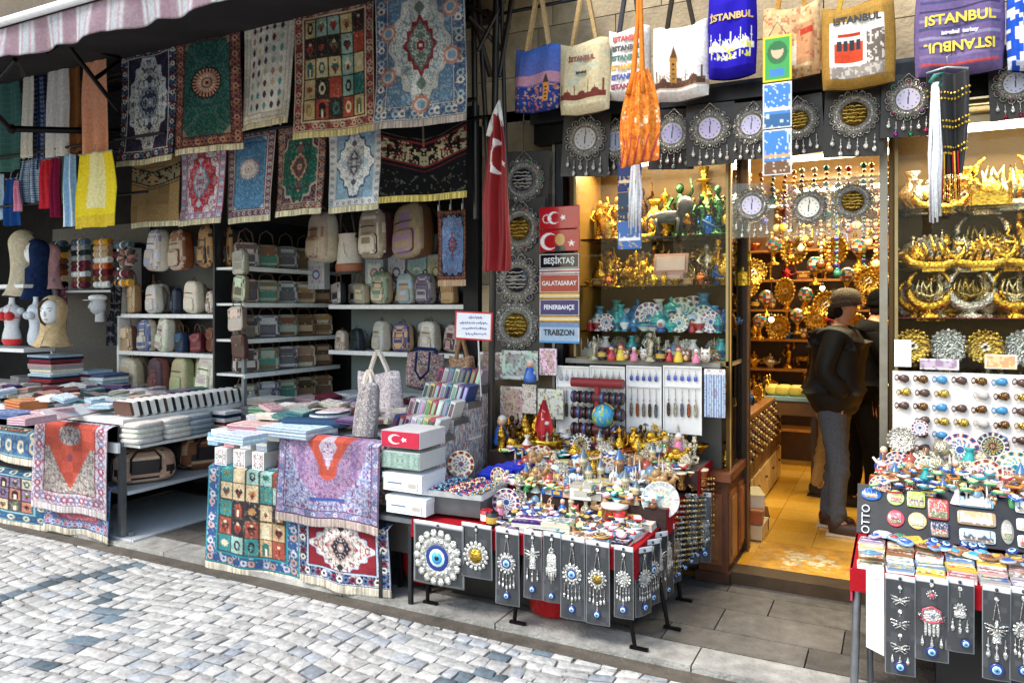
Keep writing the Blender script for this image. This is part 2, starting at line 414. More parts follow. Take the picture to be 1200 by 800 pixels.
b=B(); b.box((-1.44,FY+.12,.72),(.98,.2,1.26),'4a4743'); b.box((-1.44,FY+.1,1.372),(1.0,.34,.03),'8d8a84'); part(b,'under_window_panel','paint',SB)
# wooden pilaster and panelled base beside the door
b=B(); b.box((-.885,FY+.45,1.45),(.055,.08,2.7),'3b2413'); b.box((-.86,FY+.405,1.45),(.012,.014,2.7),'7b5023'); part(b,'door_post','wood',SB)
b=B(); b.box((-.90,FY-.0,1.78),(.03,.03,2.1),'5a4426'); b.box((-.888,FY-.018,1.78),(.008,.008,2.1),'b08a50'); part(b,'corner_post','steel',SB)
b=B(); b.box((-.98,FY+.2,.39),(.17,.56,.60),'5a2f18'); b.box((-.98,FY+.19,.715),(.22,.62,.05),'6d3c20'); b.box((-.98,FY+.2,.115),(.20,.60,.06),'3a1f12')
b.box((-.98,FY-.085,.4),(.11,.016,.42),'7a4526'); b.box((-.98,FY-.095,.4),(.075,.012,.36),'8a5630')
for y in (FY+.06,FY+.34): b.box((-.891,y,.4),(.014,.2,.42),'8a4e28'); b.box((-.882,y,.4),(.012,.14,.35),'9a6234')
part(b,'panelled_base','wood',SB)
b=B(); b.box((-.902,FY+.22,1.05),(.006,.40,.62),'ffffff'); part(b,'side_pane','glass',SB)
b=B(); b.box((-.065,FY+.02,1.5),(.04,.1,2.76),'8f8a80'); b.box((-.03,FY+.03,1.5),(.02,.06,2.76),'5b4a30'); part(b,'door_post','steel',SB)
b=B(); b.box((-.45,FY+.02,2.79),(.8,.1,.06),'2b211a'); part(b,'door_head','wood',SB)
b=B(); b.box((-.45,FY+.02,.115),(.86,.16,.075),'3c2c1c'); part(b,'threshold','wood',SB)
# interior room
b=B(); cols=['dba63c','d49c32','e2b04a','d8a23c']; g=random.Random(4)
x=-2.3
while x<1.7:
    y=FY+.1
    while y<9.4: b.box((x+.15,y+.15,.125),(.297,.297,.03),g.choice(cols)); y+=.3
    x+=.3
b.box((-.3,7.0,.1),(4.2,4.8,.03),'5b3d12'); part(b,'shop_floor','gloss',SB)
b=B(); gg=np.random.default_rng(5)
cv=Cv(110,80,'c9932f')
for i in range(26): cv.disc(gg.normal(.5,.15),gg.normal(.36,.1),gg.uniform(.03,.09),jit('d9c9a0',.05),gg.uniform(.02,.06))
a=cv.noise(3,3,False); cv.m((a>.9),'c9932f'); cv.m(a<-1.4,'b9a375')
p0=G(945,655,.144); wp=flat('worn_patch',cv,.62,.55,'slab',None,(p0.x,p0.y,.1425),t=.001); wp.parent=SB; wp.matrix_parent_inverse=Matrix.Translation(SB.location).inverted()
b=B(); b.box((-.3,9.45,1.5),(4.2,.1,2.8),'b08a4a'); part(b,'back_wall','plaster',SB)
b=B(); b.box((-2.42,7.05,1.5),(.1,4.7,2.8),'a8803e'); b.box((1.8,7.05,1.5),(.1,4.7,2.8),'a8803e'); 0
for x in (-2.42,1.8): b=B(); b.box((x,7.05,1.5),(.1,4.7,2.8),'a8803e'); part(b,'side_wall','plaster',SB)
b=B(); b.box((-.3,7.2,2.98),(4.3,4.6,.06),'e8dcb8'); part(b,'shop_ceiling','plaster',SB)
def tube(x0,y0,x1,y1,z,label):
    t=E('ceiling_light',label,'strip light',((x0+x1)/2,(y0+y1)/2,z),0,'fluorescent strip lights in the souvenir shop')
    a=Vector((x0-x1,y0-y1,0))/2
    b=B(); b.cyl(-a,a,.016,.016,'ffffff',8); b.build('tube','tube',t)
    b=B(); d=a.normalized(); n=Vector((-d.y,d.x,0))*.03; L_=a.length
    ang=math.atan2(d.y,d.x); b.box((0,0,.045),(L_*2+.04,.06,.04),'e9e4d6',ang); b.box(tuple(a*1.01+Vector((0,0,.012))),(.02,.04,.05),'dddddd',ang); b.box(tuple(-a*1.01+Vector((0,0,.012))),(.02,.04,.05),'dddddd',ang); b.build('housing','paint',t)
    return t
tube(-.75,5.7,.25,5.7,2.86,'nearer bright strip light on the ceiling just inside the doorway')
tube(-.75,6.2,.35,6.2,2.86,'farther bright strip light on the ceiling inside the doorway')
tube(-.9,7.9,.6,7.9,2.86,'small distant strip light deep inside the shop')
area('lamp_doorway',(-.3,5.95,2.82),(0,0,0),1.1,.5,36,(1,.84,.52))
area('lamp_back',(-.3,7.9,2.82),(0,0,0),1.6,.6,42,(1,.84,.52))
# window cabinets
def cabinet(name,label,x0,x1,z0,z1,y0,y1,shelves,par,backc='5e4218'):
    c=E('display_window',label,'shop window',((x0+x1)/2,(y0+y1)/2,z0))
    w_=x1-x0; m=(x0+x1)/2
    b=B(); b.box((m,y1,(z0+z1)/2),(w_,.02,z1-z0),backc); part(b,'back_panel','satin',c)
    b=B(); b.box((m,(y0+y1)/2,z1+.015),(w_,y1-y0,.03),'d9c48d'); b.box((m,(y0+y1)/2,z0-.015),(w_,y1-y0,.03),'c9b27c'); b.box((x0-.01,(y0+y1)/2,(z0+z1)/2),(.02,y1-y0,z1-z0+.05),'8a6428'); part(b,'case','paint',c); b=B(); b.box((x1+.005,(y0+y1)/2,(z0+z1)/2),(.006,y1-y0,z1-z0),'ffffff'); part(b,'side_pane','glass',c)
    for z in shelves:
        b=B(); b.box((m,(y0+y1)/2+.03,z),(w_-.01,y1-y0-.06,.01),'c9dcd0'); part(b,'shelf','glass',c)
    b=B(); b.box((m,y0-.02,(z0+z1)/2),(w_,.006,z1-z0),'ffffff'); part(b,'pane','glass',c)
    b=B()
    for x in (x0+.008,x1-.008): b.box((x,y0-.028,(z0+z1)/2),(.016,.03,z1-z0+.06),'9a8a63')
    b.box((m,y0-.028,z1+.02),(w_,.03,.03),'8a7a53'); b.box((m,y0-.028,z0-.01),(w_,.03,.03),'8a7a53'); part(b,'frame','steel',c)
    return c
W1=(-1.9,-.90); W2=(-.01,1.75)
ZS1=[1.98,2.22]   # shelf heights, window one (tops)
S1=[1.56,1.86,2.17]; S2=[1.50,1.66,1.93,2.26]
cabinet('w','tall lit glass shop window full of gilded ornaments, left of the doorway',W1[0],W1[1],1.39,2.78,FY+.02,FY+.5,S1[0:],SB)
cabinet('w','wide lit glass shop window of silver and gold ornaments, right of the doorway',W2[0],W2[1],.60,2.78,FY+.02,FY+.5,[1.12]+S2[1:],SB,'644a1c')
tube(-1.75,FY+.36,-.98,FY+.36,2.7,'rear strip light at the top of the left shop window')
tube(-1.45,FY+.14,-.98,FY+.14,2.7,'front strip light at the top of the left shop window')
tube(.15,FY+.2,1.6,FY+.2,2.7,'long strip light at the top of the right shop window')
area('lamp_window',(-1.4,FY+.22,2.67),(R(-12),0,0),.9,.25,10,(1,.84,.52))
area('lamp_window',(.8,FY+.2,2.67),(R(-12),0,0),1.5,.25,16,(1,.86,.58))
# textile shop shell
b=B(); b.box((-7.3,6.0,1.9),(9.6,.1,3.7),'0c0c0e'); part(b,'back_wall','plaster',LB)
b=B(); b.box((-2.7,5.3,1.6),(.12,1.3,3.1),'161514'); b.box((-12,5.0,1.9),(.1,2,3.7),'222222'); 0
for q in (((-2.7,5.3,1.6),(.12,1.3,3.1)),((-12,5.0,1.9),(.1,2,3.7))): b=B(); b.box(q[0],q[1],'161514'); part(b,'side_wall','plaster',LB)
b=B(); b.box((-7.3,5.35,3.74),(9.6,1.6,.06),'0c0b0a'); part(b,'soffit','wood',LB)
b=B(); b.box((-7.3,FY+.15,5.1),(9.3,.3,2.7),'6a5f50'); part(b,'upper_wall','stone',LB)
b=B(); b.box((-7.3,5.3,.075),(9.4,1.4,.07),'2c2926'); part(b,'shop_floor','slab',LB)  # floor colour darkened to deepen the shadow under the stalls
# ------------------------------------------------------------------ striped awning
AW=E('awning','faded pink and grey striped awning with a white front rail over the textile stalls','awning',(-6,2.6,3.2))
def strip_cv(w,h,seed):
    cv=Cv(w,h,'98898f'); x=0; g=random.Random(seed)
    xx=cv.X*w
    per=26; ph=(xx%per)/per
    cv.m((ph<.42),'86707a'); cv.m((ph>.47)&(ph<.53),'a8adb3'); cv.m((ph>.60)&(ph<.80),'9ca2a9'); cv.m((ph>.84)&(ph<.88),'a88c98'); cv.m((ph>.9)&(ph<.95),'a8adb3')
    a=cv.noise(seed,6,False); cv.m(a>.8,'9a8f94',.25); return cv
cv=strip_cv(1000,16,1)
X0,X1=-12,-1.9
def val(u,v):
    x=X0+(X1-X0)*u; sc_=.02*abs(np.sin(x*PI/.42)); return x,2.6+.02*np.sin(x*7)*v+.012*np.sin(x*23)*v,3.36-(.17+sc_)*v
o=gridmesh('valance',cv,val,'cloth',AW,.004); o.matrix_parent_inverse=Matrix.Translation(AW.location).inverted()
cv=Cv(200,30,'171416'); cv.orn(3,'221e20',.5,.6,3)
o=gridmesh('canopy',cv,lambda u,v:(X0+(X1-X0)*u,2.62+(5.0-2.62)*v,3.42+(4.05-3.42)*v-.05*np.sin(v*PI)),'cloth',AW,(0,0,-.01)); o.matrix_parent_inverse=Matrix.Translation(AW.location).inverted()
b=B(); b.cyl((X0,2.58,3.385),(X1,2.58,3.385),.024,.024,'e6e8ea',12); part(b,'front_rail','paint',AW)
b=B(); b.cyl((X1-.6,2.57,3.20),(X1-.42,2.57,3.20),.02,.02,'d9dde4',8); part(b,'rail_end','paint',AW)
for xb in (-5.45,):
    b=B(); e=Vector((xb,2.62,3.33)); j=Vector((xb-.75,3.5,3.12)); b.cyl(e,j,.022,.022,'1c1d20',8); b.cyl(j,(xb-.15,4.6,3.25),.026,.026,'1c1d20',8); b.ball(j,.04,'1c1d20'); part(b,'folding_arm','steel',AW)
b=B()
for p,q in ((P(75,47,3.3),P(139,130,3.85)),(P(75,47,3.3),P(140,68,3.9)),(P(75,48,3.3),P(52,62,3.2)),(P(112,92,3.6),P(140,72,3.85)),(P(18,70,3.1),P(0,92,3.2)),(P(18,70,3.1),P(27,88,3.4))): b.cyl(p,q,.017,.017,'18191b',8)
part(b,'strut','steel',AW)
# rod frame that carries the rugs, and the dark posts at its right end
b=B()
for Y,z in ((4.1,3.02),(4.1,3.62)): b.cyl((-6.2,Y,z),(-2.35,Y,z),.015,.015,'1e1d1c',8)
for x in (-6.1,-4.9,-3.6,-2.4): b.cyl((x,4.1,3.62),(x+.1,4.1,3.85),.014,.014,'1e1d1c',6); b.cyl((x,4.1,3.62),(x,5.0,3.7),.012,.012,'1e1d1c',6)
b.cyl((-6.2,4.27,2.95),(-2.35,4.27,2.95),.012,.012,'1e1d1c',8)
r=b.build('hanging_rail','steel'); tag(r,'black metal rods under the awning that carry the hanging rugs','rail')
b=B()
for px,l,r0 in ((556,0,.02),(566,.05,.016),(578,-.04,.022),(590,.02,.014)):
    q=P(px,100,4.3); b.cyl((q.x+l,4.32,.08 if px==578 else 2.3),(q.x-l,4.28,4.2),r0,r0,'1b1613',8)
q=P(575,0,4.3)
for a,c in (((545,-20),(575,90)),((560,60),(600,-20)),((550,20),(590,60)),((585,90),(600,0))):
    A=P(a[0],a[1],4.2); C=P(c[0],c[1],4.35); b.cyl(A,C,.013,.02,'241b15',7)
r=b.build('post_frame','wood'); tag(r,'dark brown post and crossed poles between the rugs and the tote bags','post')
# ------------------------------------------------------------------ carpets and scarves
def border(cv,b,bg,acc,guard,seed,n=14,corner=None):
    H=cv.H
    cv.rect(0,0,1,H,bg)
    d=np.minimum(np.minimum(cv.X,1-cv.X),np.minimum(cv.Y,H-cv.Y))
    inb=d<b
    cv.orn(seed,acc[1%len(acc)],.5,.8,1,inb)
    cv.orn(seed+5,acc[-1],.9,.8,1,inb)
    st=1.0/n; c=(b*.5)
    for k in range(n+1):
        x=c+(1-2*c)*k/n
        for y in (c,H-c):
            col=acc[k%len(acc)]; cv.disc(x,y,b*.26,col); cv.disc(x,y,b*.12,bg)
    m=max(2,int(round((H-2*c)/st)))
    for k in range(1,m):
        y=c+(H-2*c)*k/m
        for x in (c,1-c): col=acc[k%len(acc)]; cv.disc(x,y,b*.26,col); cv.disc(x,y,b*.12,bg)
    for q,wd in ((.006,.010),(b*.94,.012)): cv.m((d>q)&(d<q+wd),guard)
    cv.m(d<.008,bg,.8)
    return d
def rug_medal(w,h,border_c,acc,guard,corner,field,med,med2,b=.13,seed=1,p=1.25,frx=.36,fry=None,mrx=.13,mry=None,orn='888888',base=None):
    cv=Cv(w,h,border_c); d=border(cv,b,border_c,acc,guard,seed); H=cv.H; inn=d>b+.012
    cv.m(inn,corner); cv.orn(seed+1,acc[0],.6,.75,1,inn)
    fry=fry or (H/2-b)*.98; mry=mry or mrx*1.5
    dx=abs(cv.X-.5)/frx; dy=abs(cv.Y-H/2)/fry; t=np.arctan2(dy,dx); dd=(dx**p+dy**p)**(1/p)*(1-.06*np.cos(t*14))
    f=inn&(dd<1); cv.m(inn&(dd<1.09),guard); cv.m(f,field)
    cv.orn(seed+2,orn,.75,.6,1,f); cv.orn(seed+3,acc[0],1.25,.7,1,f); cv.orn(seed+12,corner,1.1,.6,2,f)
    cv.dia(.5,H/2,mrx*1.25,mry*1.2,med2,1.4,.08,12); cv.dia(.5,H/2,mrx,mry,med,1.3,.06,12)
    m=((abs(cv.X-.5)/mrx)**1.3+(abs(cv.Y-H/2)/mry)**1.3)<.85; cv.orn(seed+4,field,.6,.8,1,m); cv.disc(.5,H/2,mrx*.35,med2,mrx*.45); cv.disc(.5,H/2,mrx*.15,field)
    for s in (-1,1): cv.dia(.5,H/2+s*mry*1.55,mrx*.4,mry*.3,med,1.2); cv.dia(.5,H/2+s*mry*2.1,mrx*.22,mry*.18,med2)
    return cv
def rug_round(w,h,border_c,acc,guard,field,seed,c1='e9a27a',c2='2b2a33',orn='4f9080'):
    cv=Cv(w,h,field); d=border(cv,.15,border_c,acc,guard,seed); H=cv.H; inn=d>.16; cv.m(inn,field); cv.orn(seed+2,orn,.5,.7,1,inn); cv.orn(seed+8,acc[0],1.5,.6,1,inn)
    r=.2; x,y=.5,H*.46; a=np.arctan2(cv.Y-y,cv.X-x); q=np.hypot(cv.X-x,cv.Y-y)
    cv.m(q<r*(1.12+.06*np.cos(a*24)),c2); cv.m((q<r)&(np.cos(a*24)>-.2),c1); cv.m(q<r*.7,c1); cv.m((q<r*.62)&(np.cos(a*16)>.1),'f2d9bb'); cv.m(q<r*.4,c2,.6); cv.m(q<r*.3,c1); cv.disc(x,y,r*.12,c2)
    for sx in (0,1):
        for sy in (0,1):
            cx,cy=(.16 if sx==0 else .84),(.16 if sy==0 else H-.16); cv.m(inn&(abs(cv.X-cx)+abs(cv.Y-cy)<.1),c1,.6)
    return cv
def rug_panel(w,h,border_c,acc,guard,nx,ny,cols,seed,b=.12):
    cv=Cv(w,h,'d8c48a'); d=border(cv,b,border_c,acc,guard,seed,12); H=cv.H; g=random.Random(seed); x0,y0=b+.015,b+.015; cw=(1-2*x0)/nx; ch=(H-2*y0)/ny
    for i in range(nx):
        for j in range(ny):
            c=g.choice(cols); x=x0+i*cw; y=y0+j*ch; cv.rect(x,y,x+cw,y+ch,'4a4034'); cv.rect(x+.008,y+.008,x+cw-.008,y+ch-.008,c)
            k=g.choice(['2f6f6a','b5432f','e9dcb0','3a2b2b','6b7a4a','c98b4a']); mx,my=x+cw/2,y+ch/2; t=g.random()
            if t<.35: cv.disc(mx,my,cw*.24,k,ch*.3); cv.disc(mx,my,cw*.12,c,ch*.16)
            elif t<.6: cv.rect(x+cw*.25,y+ch*.35,x+cw*.75,y+ch*.9,k); cv.disc(mx,y+ch*.36,cw*.25,k,ch*.2); cv.rect(x+cw*.42,y+ch*.5,x+cw*.58,y+ch*.9,'efe3bf')
            elif t<.85: cv.dia(mx,my,cw*.3,ch*.38,k); cv.disc(mx,my-ch*.2,cw*.12,'e8c9a0'); cv.dia(mx,my+ch*.12,cw*.16,ch*.2,'8a2f2a')
            else: cv.star(mx,my,cw*.34,k,0,8,.6)
    m=d>b+.015; cv.orn(seed+9,'fff3d0',1.5,.35,1,m,False); cv.orn(seed+10,'2a2622',1.6,.35,1,m,False)
    return cv
def rug_kaaba(w,h,bg,trim,gold,y0=.25,seed=3):
    cv=Cv(w,h,bg); X,Y=cv.X,cv.Y; c=y0+.16-abs(X-.5)*.34*1.0
    d=Y-c; cv.m((d>-.02)&(d<.28),trim); band=(d>.005)&(d<.255); cv.m(band,bg); cv.orn(seed,gold,-.1,.9,2,band,True,False); cv.orn(seed+1,trim,.9,.9,2,band,True,False)
    cv.m((d>.32)&(d<.335),trim,.7); cv.m((abs(X-.5)<.008)&(d<-.02),gold,.5); cv.m((abs(d+.06)<.006),gold,.4)
    a=cv.noise(seed+3,2,True); cv.m((a>1.2)&(d>.4),gold,.35) if bg<'8' else None
    return cv
def def_(cv):
    g_=cv.a.mean(axis=2,keepdims=True); cv.a=(cv.a*.76+g_*.24); n=np.random.default_rng(int(cv.a.sum())%9999).normal(0,.045,cv.a.shape[:2]); lo=cv.noise(77,12,False); cv.a=np.clip(cv.a*(1+n[...,None])*.93*(1+.07*lo[...,None]),0,1)
def hung(name,cv,q,Y,label,group,fringe='d8cfae',wave=.02,tilt=0,fr=.045,mat='rug',cat='carpet',thick=.006,seed=0,part_name='pile'):
    def_(cv)
    """q=(px left, px right, py top left, py bottom left): hangs in the plane y=Y"""
    a=P(q[0],q[2],Y); bb=P(q[0],q[3],Y); c=P(q[1],q[2],Y); w=c.x-a.x; h=a.z-bb.z
    t=E(name,label,cat,((a.x+c.x)/2,Y,a.z),0,group); g=random.Random(seed+int(q[0])); f=[g.uniform(2,5),g.uniform(0,6),g.uniform(5,9)]
    def fn(u,v,z0=0,z1=h,dy=0):
        s=v*(z1-z0)+z0; y=wave*np.sin(u*f[0]+f[1])*(.3+s/h)-.035*np.clip(s/h-.82,0,1)*np.abs(u-.5)*3*(1 if seed%2 else -1)+wave*.4*np.sin(u*f[2]*1.5+s*3)+tilt*s+dy-.02*(s/h)**2
        return (u-.5)*w*(1-.015*np.sin(PI*np.clip(s/h,0,1)))+.01*np.sin(s*4+f[1])*(1),y,-s-.012*np.sin(u*PI)*(s<.1)-.0*u
    gridmesh(part_name,cv,fn,mat,t,thick)
    if fringe:
        fc=Cv(90,8,fringe); gg=np.random.default_rng(seed); k=gg.random(90); fc.a*=(.72+.4*k)[None,:,None]; fc.rect(0,0,1,.015,jit(fringe,.02))
        gridmesh('fringe',fc,lambda u,v:fn(u,v,h+.001,h+fr*1.0,.002*np.sin(u*160)),'cloth',t,.004)
    return t,fn,w,h
NAVY='1e2c50';RED='a83236';CR='e9e4d4'
GU='carpets hung in the upper row under the awning'; GL='carpets hung in the lower row under the awning'
def clips(t,w,col='c8ccd0',n=3):
    for k in range(n): b=B(); x=(-.42+.84*k/(n-1))*w; b.box((x,-.004,.012),(.012,.014,.04),col); b.cyl((x,0,.03),(x,.0,.075),.003,.003,col,5); b.build('clip','steel',t)
def R_(cv,q,Y,label,grp=GU,seed=0,**k):
    t,fn,w,h=hung('hanging_carpet',cv,q,Y,label,grp,seed=seed,**k); clips(t,w); return t
R_(rug_medal(90,150,'1f2a44',['8d2f3a','d9d2c4','44648c'],'cfdbe2','1f3354','dfe6e0','39415f','8fa3b4',seed=10,orn='6f9a9a',mrx=.15),(140,207,62,190),4.02,'white field carpet with navy border and dark blue diamond medallion, upper row, left end',seed=1)
R_(rug_round(90,150,'5a2a33',['b5664f','8a5a50','c98f6b'],'4a1d26','1f6057',20),(208,282,42,177),4.0,'green carpet with an orange sun rosette and maroon border',seed=2)
def white_motif():
    cv=Cv(80,130,'ece7d8'); H=cv.H; d=np.minimum(np.minimum(cv.X,1-cv.X),np.minimum(cv.Y,H-cv.Y)); cv.m((d>.05)&(d<.062),'b9ab8a'); cv.m((d>.13)&(d<.14),'b9ab8a'); cv.orn(4,'cdbf9a',.7,.7,1,(d<.13)); g=random.Random(8)
    for i in range(5):
        for j in range(8):
            cv.dia(.22+.14*i,.2+.17*j,.035,.06,g.choice(['57a6a0','7a3b34','c98d70','4b4a55','e1c48a','a9bfb0']),1.4)
    return cv
R_(white_motif(),(284,345,25,147),4.02,'cream carpet with small scattered motifs, hanging between green and panelled carpets',seed=3)
R_(rug_panel(110,170,'8e2f33',['d9a38a','c9c0a0','a84b42'],'e0d3a8',5,5,['d8c07c','dcc98c','cdb676','8fc0ae','2f8f86','c94a35','3a3230','d8c07c'],31),(346,440,14,158),4.0,'carpet of small beige and teal picture panels with red border, upper row',fringe='cbbd86',seed=4)
cv=rug_medal(120,190,'3f5f8c',['a8c4cf','e9d9c4','5578a0'],'d6d2c6','5d86ad','e4e6dc','6f8478','a52f3a',seed=40,frx=.30,mrx=.13,mry=.26,orn='6b8f95',b=.15)
for x,y in ((.16,.16),(.84,.16),(.16,.62),(.84,.45),(.5,1.42),(.16,1.1),(.84,.95)): cv.star(x,y,.11,'d98a72',0,12,.75); cv.disc(x,y,.065,'e8d3c2'); cv.disc(x,y,.045,'7fb0d6')
R_(cv,(441,546,-22,147),3.97,'large pale blue and white carpet with red pointed medallion, right end of upper row',fringe='b9ada6',seed=5)
R_(rug_kaaba(60,80,'a8834e','15161a','7d8f86',.22,3),(155,211,185,262),4.22,'tan prayer mat with a black chevron band',GL,seed=6)
R_(rug_medal(60,95,'b0a9c4',['d13a48','7d9ac4','e3e0ea'],'c2344a','d5dbe8','d03040','c7d3e2','7f8fb5',seed=50,frx=.33,mrx=.15,mry=.3,orn='e88a90'),(210,264,174,259),4.2,'bright red and pale lilac carpet beside the tan chevron mat',GL,fringe='d9cfae',seed=7)
cv=rug_round(60,110,'6b3440',['a5b9cc','9a5a5a'],'cfc6b6','3f7fb5',60,'ece0e0','9c8898','6aa0cc'); R_(cv,(266,322,156,256),4.21,'bright blue carpet with a white round medallion and maroon border',GL,seed=8)
R_(rug_medal(66,110,'4a1f2e',['7d8a84','b56a55','c9a58a'],'b09a8a','5a2238','155a4a','8a3b48','c99a7a',seed=70,frx=.4,p=1.6,mrx=.14,mry=.22,orn='2f8a70'),(324,382,150,248),4.2,'dark green and maroon carpet with a rosette, lower row',GL,seed=9)
cv=rug_medal(70,115,'cfd0d2',['8a90a0','e8e8e8'],'4b5a78','7fb2d4','ecebe8','5b5a6c','b0b2bc',seed=80,frx=.36,p=1.1,mrx=.14,mry=.24,orn='a8a8b8'); R_(cv,(383,447,146,243),4.2,'white prayer carpet with light blue corners and grey medallion',GL,seed=10)
R_(rug_kaaba(110,100,'101114','7d1f26','b8ad82',.14,8),(448,549,148,232),4.18,'black prayer mat with a gold chevron and red trim',GL,fringe='d2bb6a',seed=11)
# small rolled carpet hanging over the bag shelf
cv=rug_medal(44,90,'5a2f26',['8a4a3a','a56a50'],'3a1d18','4a72b0','5f86bf','a5402c','2a3a6a',seed=90,frx=.4,p=3,mrx=.12,mry=.2,orn='8fa8d0')
R_(cv,(512,545,246,328),4.5,'narrow brown bordered carpet with blue field hanging beside the bags','carpet hanging over the bag shelf',fringe='c9a98a',seed=12,wave=.02)
# ---- carpets draped over the front of the stalls
def draped(cv,x0,x1,Y,ztop,zbot,label,grp,lip=.25,fringe='cfc6b4',seed=0,ztl=None,name='draped_carpet'):
    def_(cv)
    """falls over a table's front edge; the lip lies on the table"""
    w=x1-x0; h=ztop-zbot; T=lip+h; t=E(name,label,'carpet',((x0+x1)/2,Y,zbot),0,grp); f=random.Random(seed).uniform(0,6)
    def fn(u,v,s0=0,s1=T,dy=0):
        s=v*(s1-s0)+s0; on=s<lip; q=np.clip(s-lip,0,9)
        y=np.where(on,lip-s,-.012*np.sin(u*5+f)*q/h*1.5-.006*np.sin(u*17+f)*q/h-.015)+dy
        z=np.where(on,h+.006,h-q+.0)-.012*np.exp(-((s-lip)/.02)**2)
        return (u-.5)*w+.006*np.sin(s*6+f),y,z+.006*np.sin(u*9+f)*(q/h)
    gridmesh('pile',cv,fn,'rug',t,.007)
    fc=Cv(90,8,fringe); k=np.random.default_rng(seed).random(90); fc.a*=(.75+.35*k)[None,:,None]
    gridmesh('fringe',fc,lambda u,v:fn(u,v,T+.001,T+.05,.003*np.sin(u*170)),'cloth',t,.004)
    return t
DG='carpets draped over the stall fronts'
CORAL='e2543f'
def ff(px,py,Y): return P(px,py,Y)
# middle stall
TC=['d9b98a','e2c79a','c9a070','2f8f95','b04a3a','3a3540','8fc0b8','d9b98a']
a=ff(246,543,3.47); c=ff(352,543,3.47); z1=ff(246,655,3.47).z
draped(rug_panel(96,120,'20688c',['d99a8a','3a4a9a','c9c0d0'],'2aa0a8',5,5,TC,101,.13),a.x,c.x,3.47,a.z,z1,'teal and blue carpet of picture panels covering the middle stall, left of the red one',DG,.1,seed=1)
a=ff(346,602,3.44); c=ff(453,602,3.44); z1=ff(346,672,3.44).z
cv=rug_medal(110,84,'1b2750',['8d2f3a','e6dfd4','5a74a8'],'b9c4dc','a3202c','ece6dc','3a3540','c9a09a',seed=110,frx=.34,p=1.0,fry=.3,mrx=.1,mry=.13,orn='7a6a60')
draped(cv,a.x,c.x,3.47,a.z,z1,'navy and deep red carpet with white field hanging lowest on the middle stall',DG,.05,seed=2)
a=ff(329,508,3.43); c=ff(446,508,3.43); z1=ff(329,598,3.43).z
cv=Cv(130,130,'8f84b4'); d=border(cv,.08,'8a7fae',['b58fb4','5f78b8','d6cfe2'],'7a2440',120); H=cv.H; inn=d>.085
cv.m(inn,'a9a3cc'); cv.orn(121,'5f7cc0',.2,.8,1,inn); cv.orn(122,'d8d4e6',.5,.8,1,inn); cv.orn(123,'8a3a68',1.1,.8,2,inn)
cv.m((abs(cv.X-.24)<.035)&(cv.Y<.55),'4f66b0',.6); cv.m((abs(cv.X-.76)<.035)&(cv.Y<.55),'4f66b0',.6)
dd=np.hypot((cv.X-.5)/.38,(cv.Y-.12)/.68); cv.m(dd<1,'9a5a8c',.55); cv.orn(128,'c9a0c4',.6,.6,1,(dd<1)); cv.m((abs(cv.X-.5)/.26+(cv.Y-.1)/.52<1)&(cv.Y>.085),CORAL); cv.disc(.5,.50,.085,CORAL,.1); cv.m((abs(cv.X-.5)/.09+abs(cv.Y-.26)/.24<1),'c9b8cc'); cv.orn(125,'8a4a78',.8,.8,1,(abs(cv.X-.5)/.07+abs(cv.Y-.32)/.18<1))
cv.m((abs(cv.Y-.80)<.012)&(abs(cv.X-.5)<.16),'3d5cb8')
draped(cv,a.x,c.x,3.43,a.z,z1,'lilac and blue carpet with a bright coral heart medallion on the middle stall',DG,.10,fringe='b9a8a0',seed=3)
# left stall
cv=Cv(90,110,'c9b8c4'); d=border(cv,.16,'d5c9d2',['9a6a8c','7a7fa8','b04a60'],'8a2f48',130,12); H=cv.H; inn=d>.17; cv.m(inn,'b5a596'); cv.orn(131,'6a5a68',.2,.7,1,inn); cv.orn(132,'e0d6cc',.5,.7,1,inn)
dd=abs(cv.X-.5)/.36+abs(cv.Y-.35)/.66; cv.m((dd<1)&inn,CORAL); cv.m(((cv.Y<.5)&(abs(cv.X-.5)<.33)&inn),CORAL); cv.disc(.5,.34,.15,'c4b4b4',.13); cv.orn(133,'5a4a5c',.1,.7,1,np.hypot((cv.X-.5)/.15,(cv.Y-.34)/.13)<1); cv.disc(.5,.62,.03,'a04a60',.05)
a=ff(43,492,3.42); c=ff(127,492,3.42); z1=ff(43,585,3.42).z
draped(cv,a.x,c.x,3.42,a.z,z1,'pale lilac carpet with a bright coral field over the left stall corner',DG,.12,fringe='c9c0c0',seed=4)
a=ff(-45,496,3.46); c=ff(50,496,3.46); z1=ff(0,531,3.46).z
draped(rug_panel(110,44,'4a7f9c',['d9c9a8','35548c'],'8fb8c8',6,2,['d9cdb4','e2c79a','7aa0a8','4a6a80','cf7a60'],140,.16),a.x,c.x,3.46,a.z,z1,'short blue and cream panel carpet hanging over the left stall top edge',DG,.25,seed=5)
a=ff(-50,540,3.46); c=ff(58,540,3.46); z1=ff(5,605,3.46).z
draped(rug_panel(110,84,'2a7590',['d9c9a8','35548c'],'8fb8c8',6,3,['d9cdb4','e2c79a','8a6a9c','3a8aa0','cf7a60','5a4a60'],141,.13),a.x,c.x,3.46,a.z,z1,'teal panelled carpet low on the left stall beneath the white ledge',DG,.03,seed=6)
a=ff(57,560,3.45); c=ff(131,560,3.45); z1=ff(57,612,3.45).z
cv=rug_medal(90,70,'2f5f9c',['d98a8a','a8b8d8'],'b0404a','4a70a8','c25560','e8a890','35558c',seed=150,frx=.4,fry=.25,p=2,mrx=.2,mry=.06,orn='f0c0b0'); draped(cv,a.x,c.x,3.45,a.z,z1,'blue and red carpet under the coral one at the left stall corner',DG,.03,seed=7)
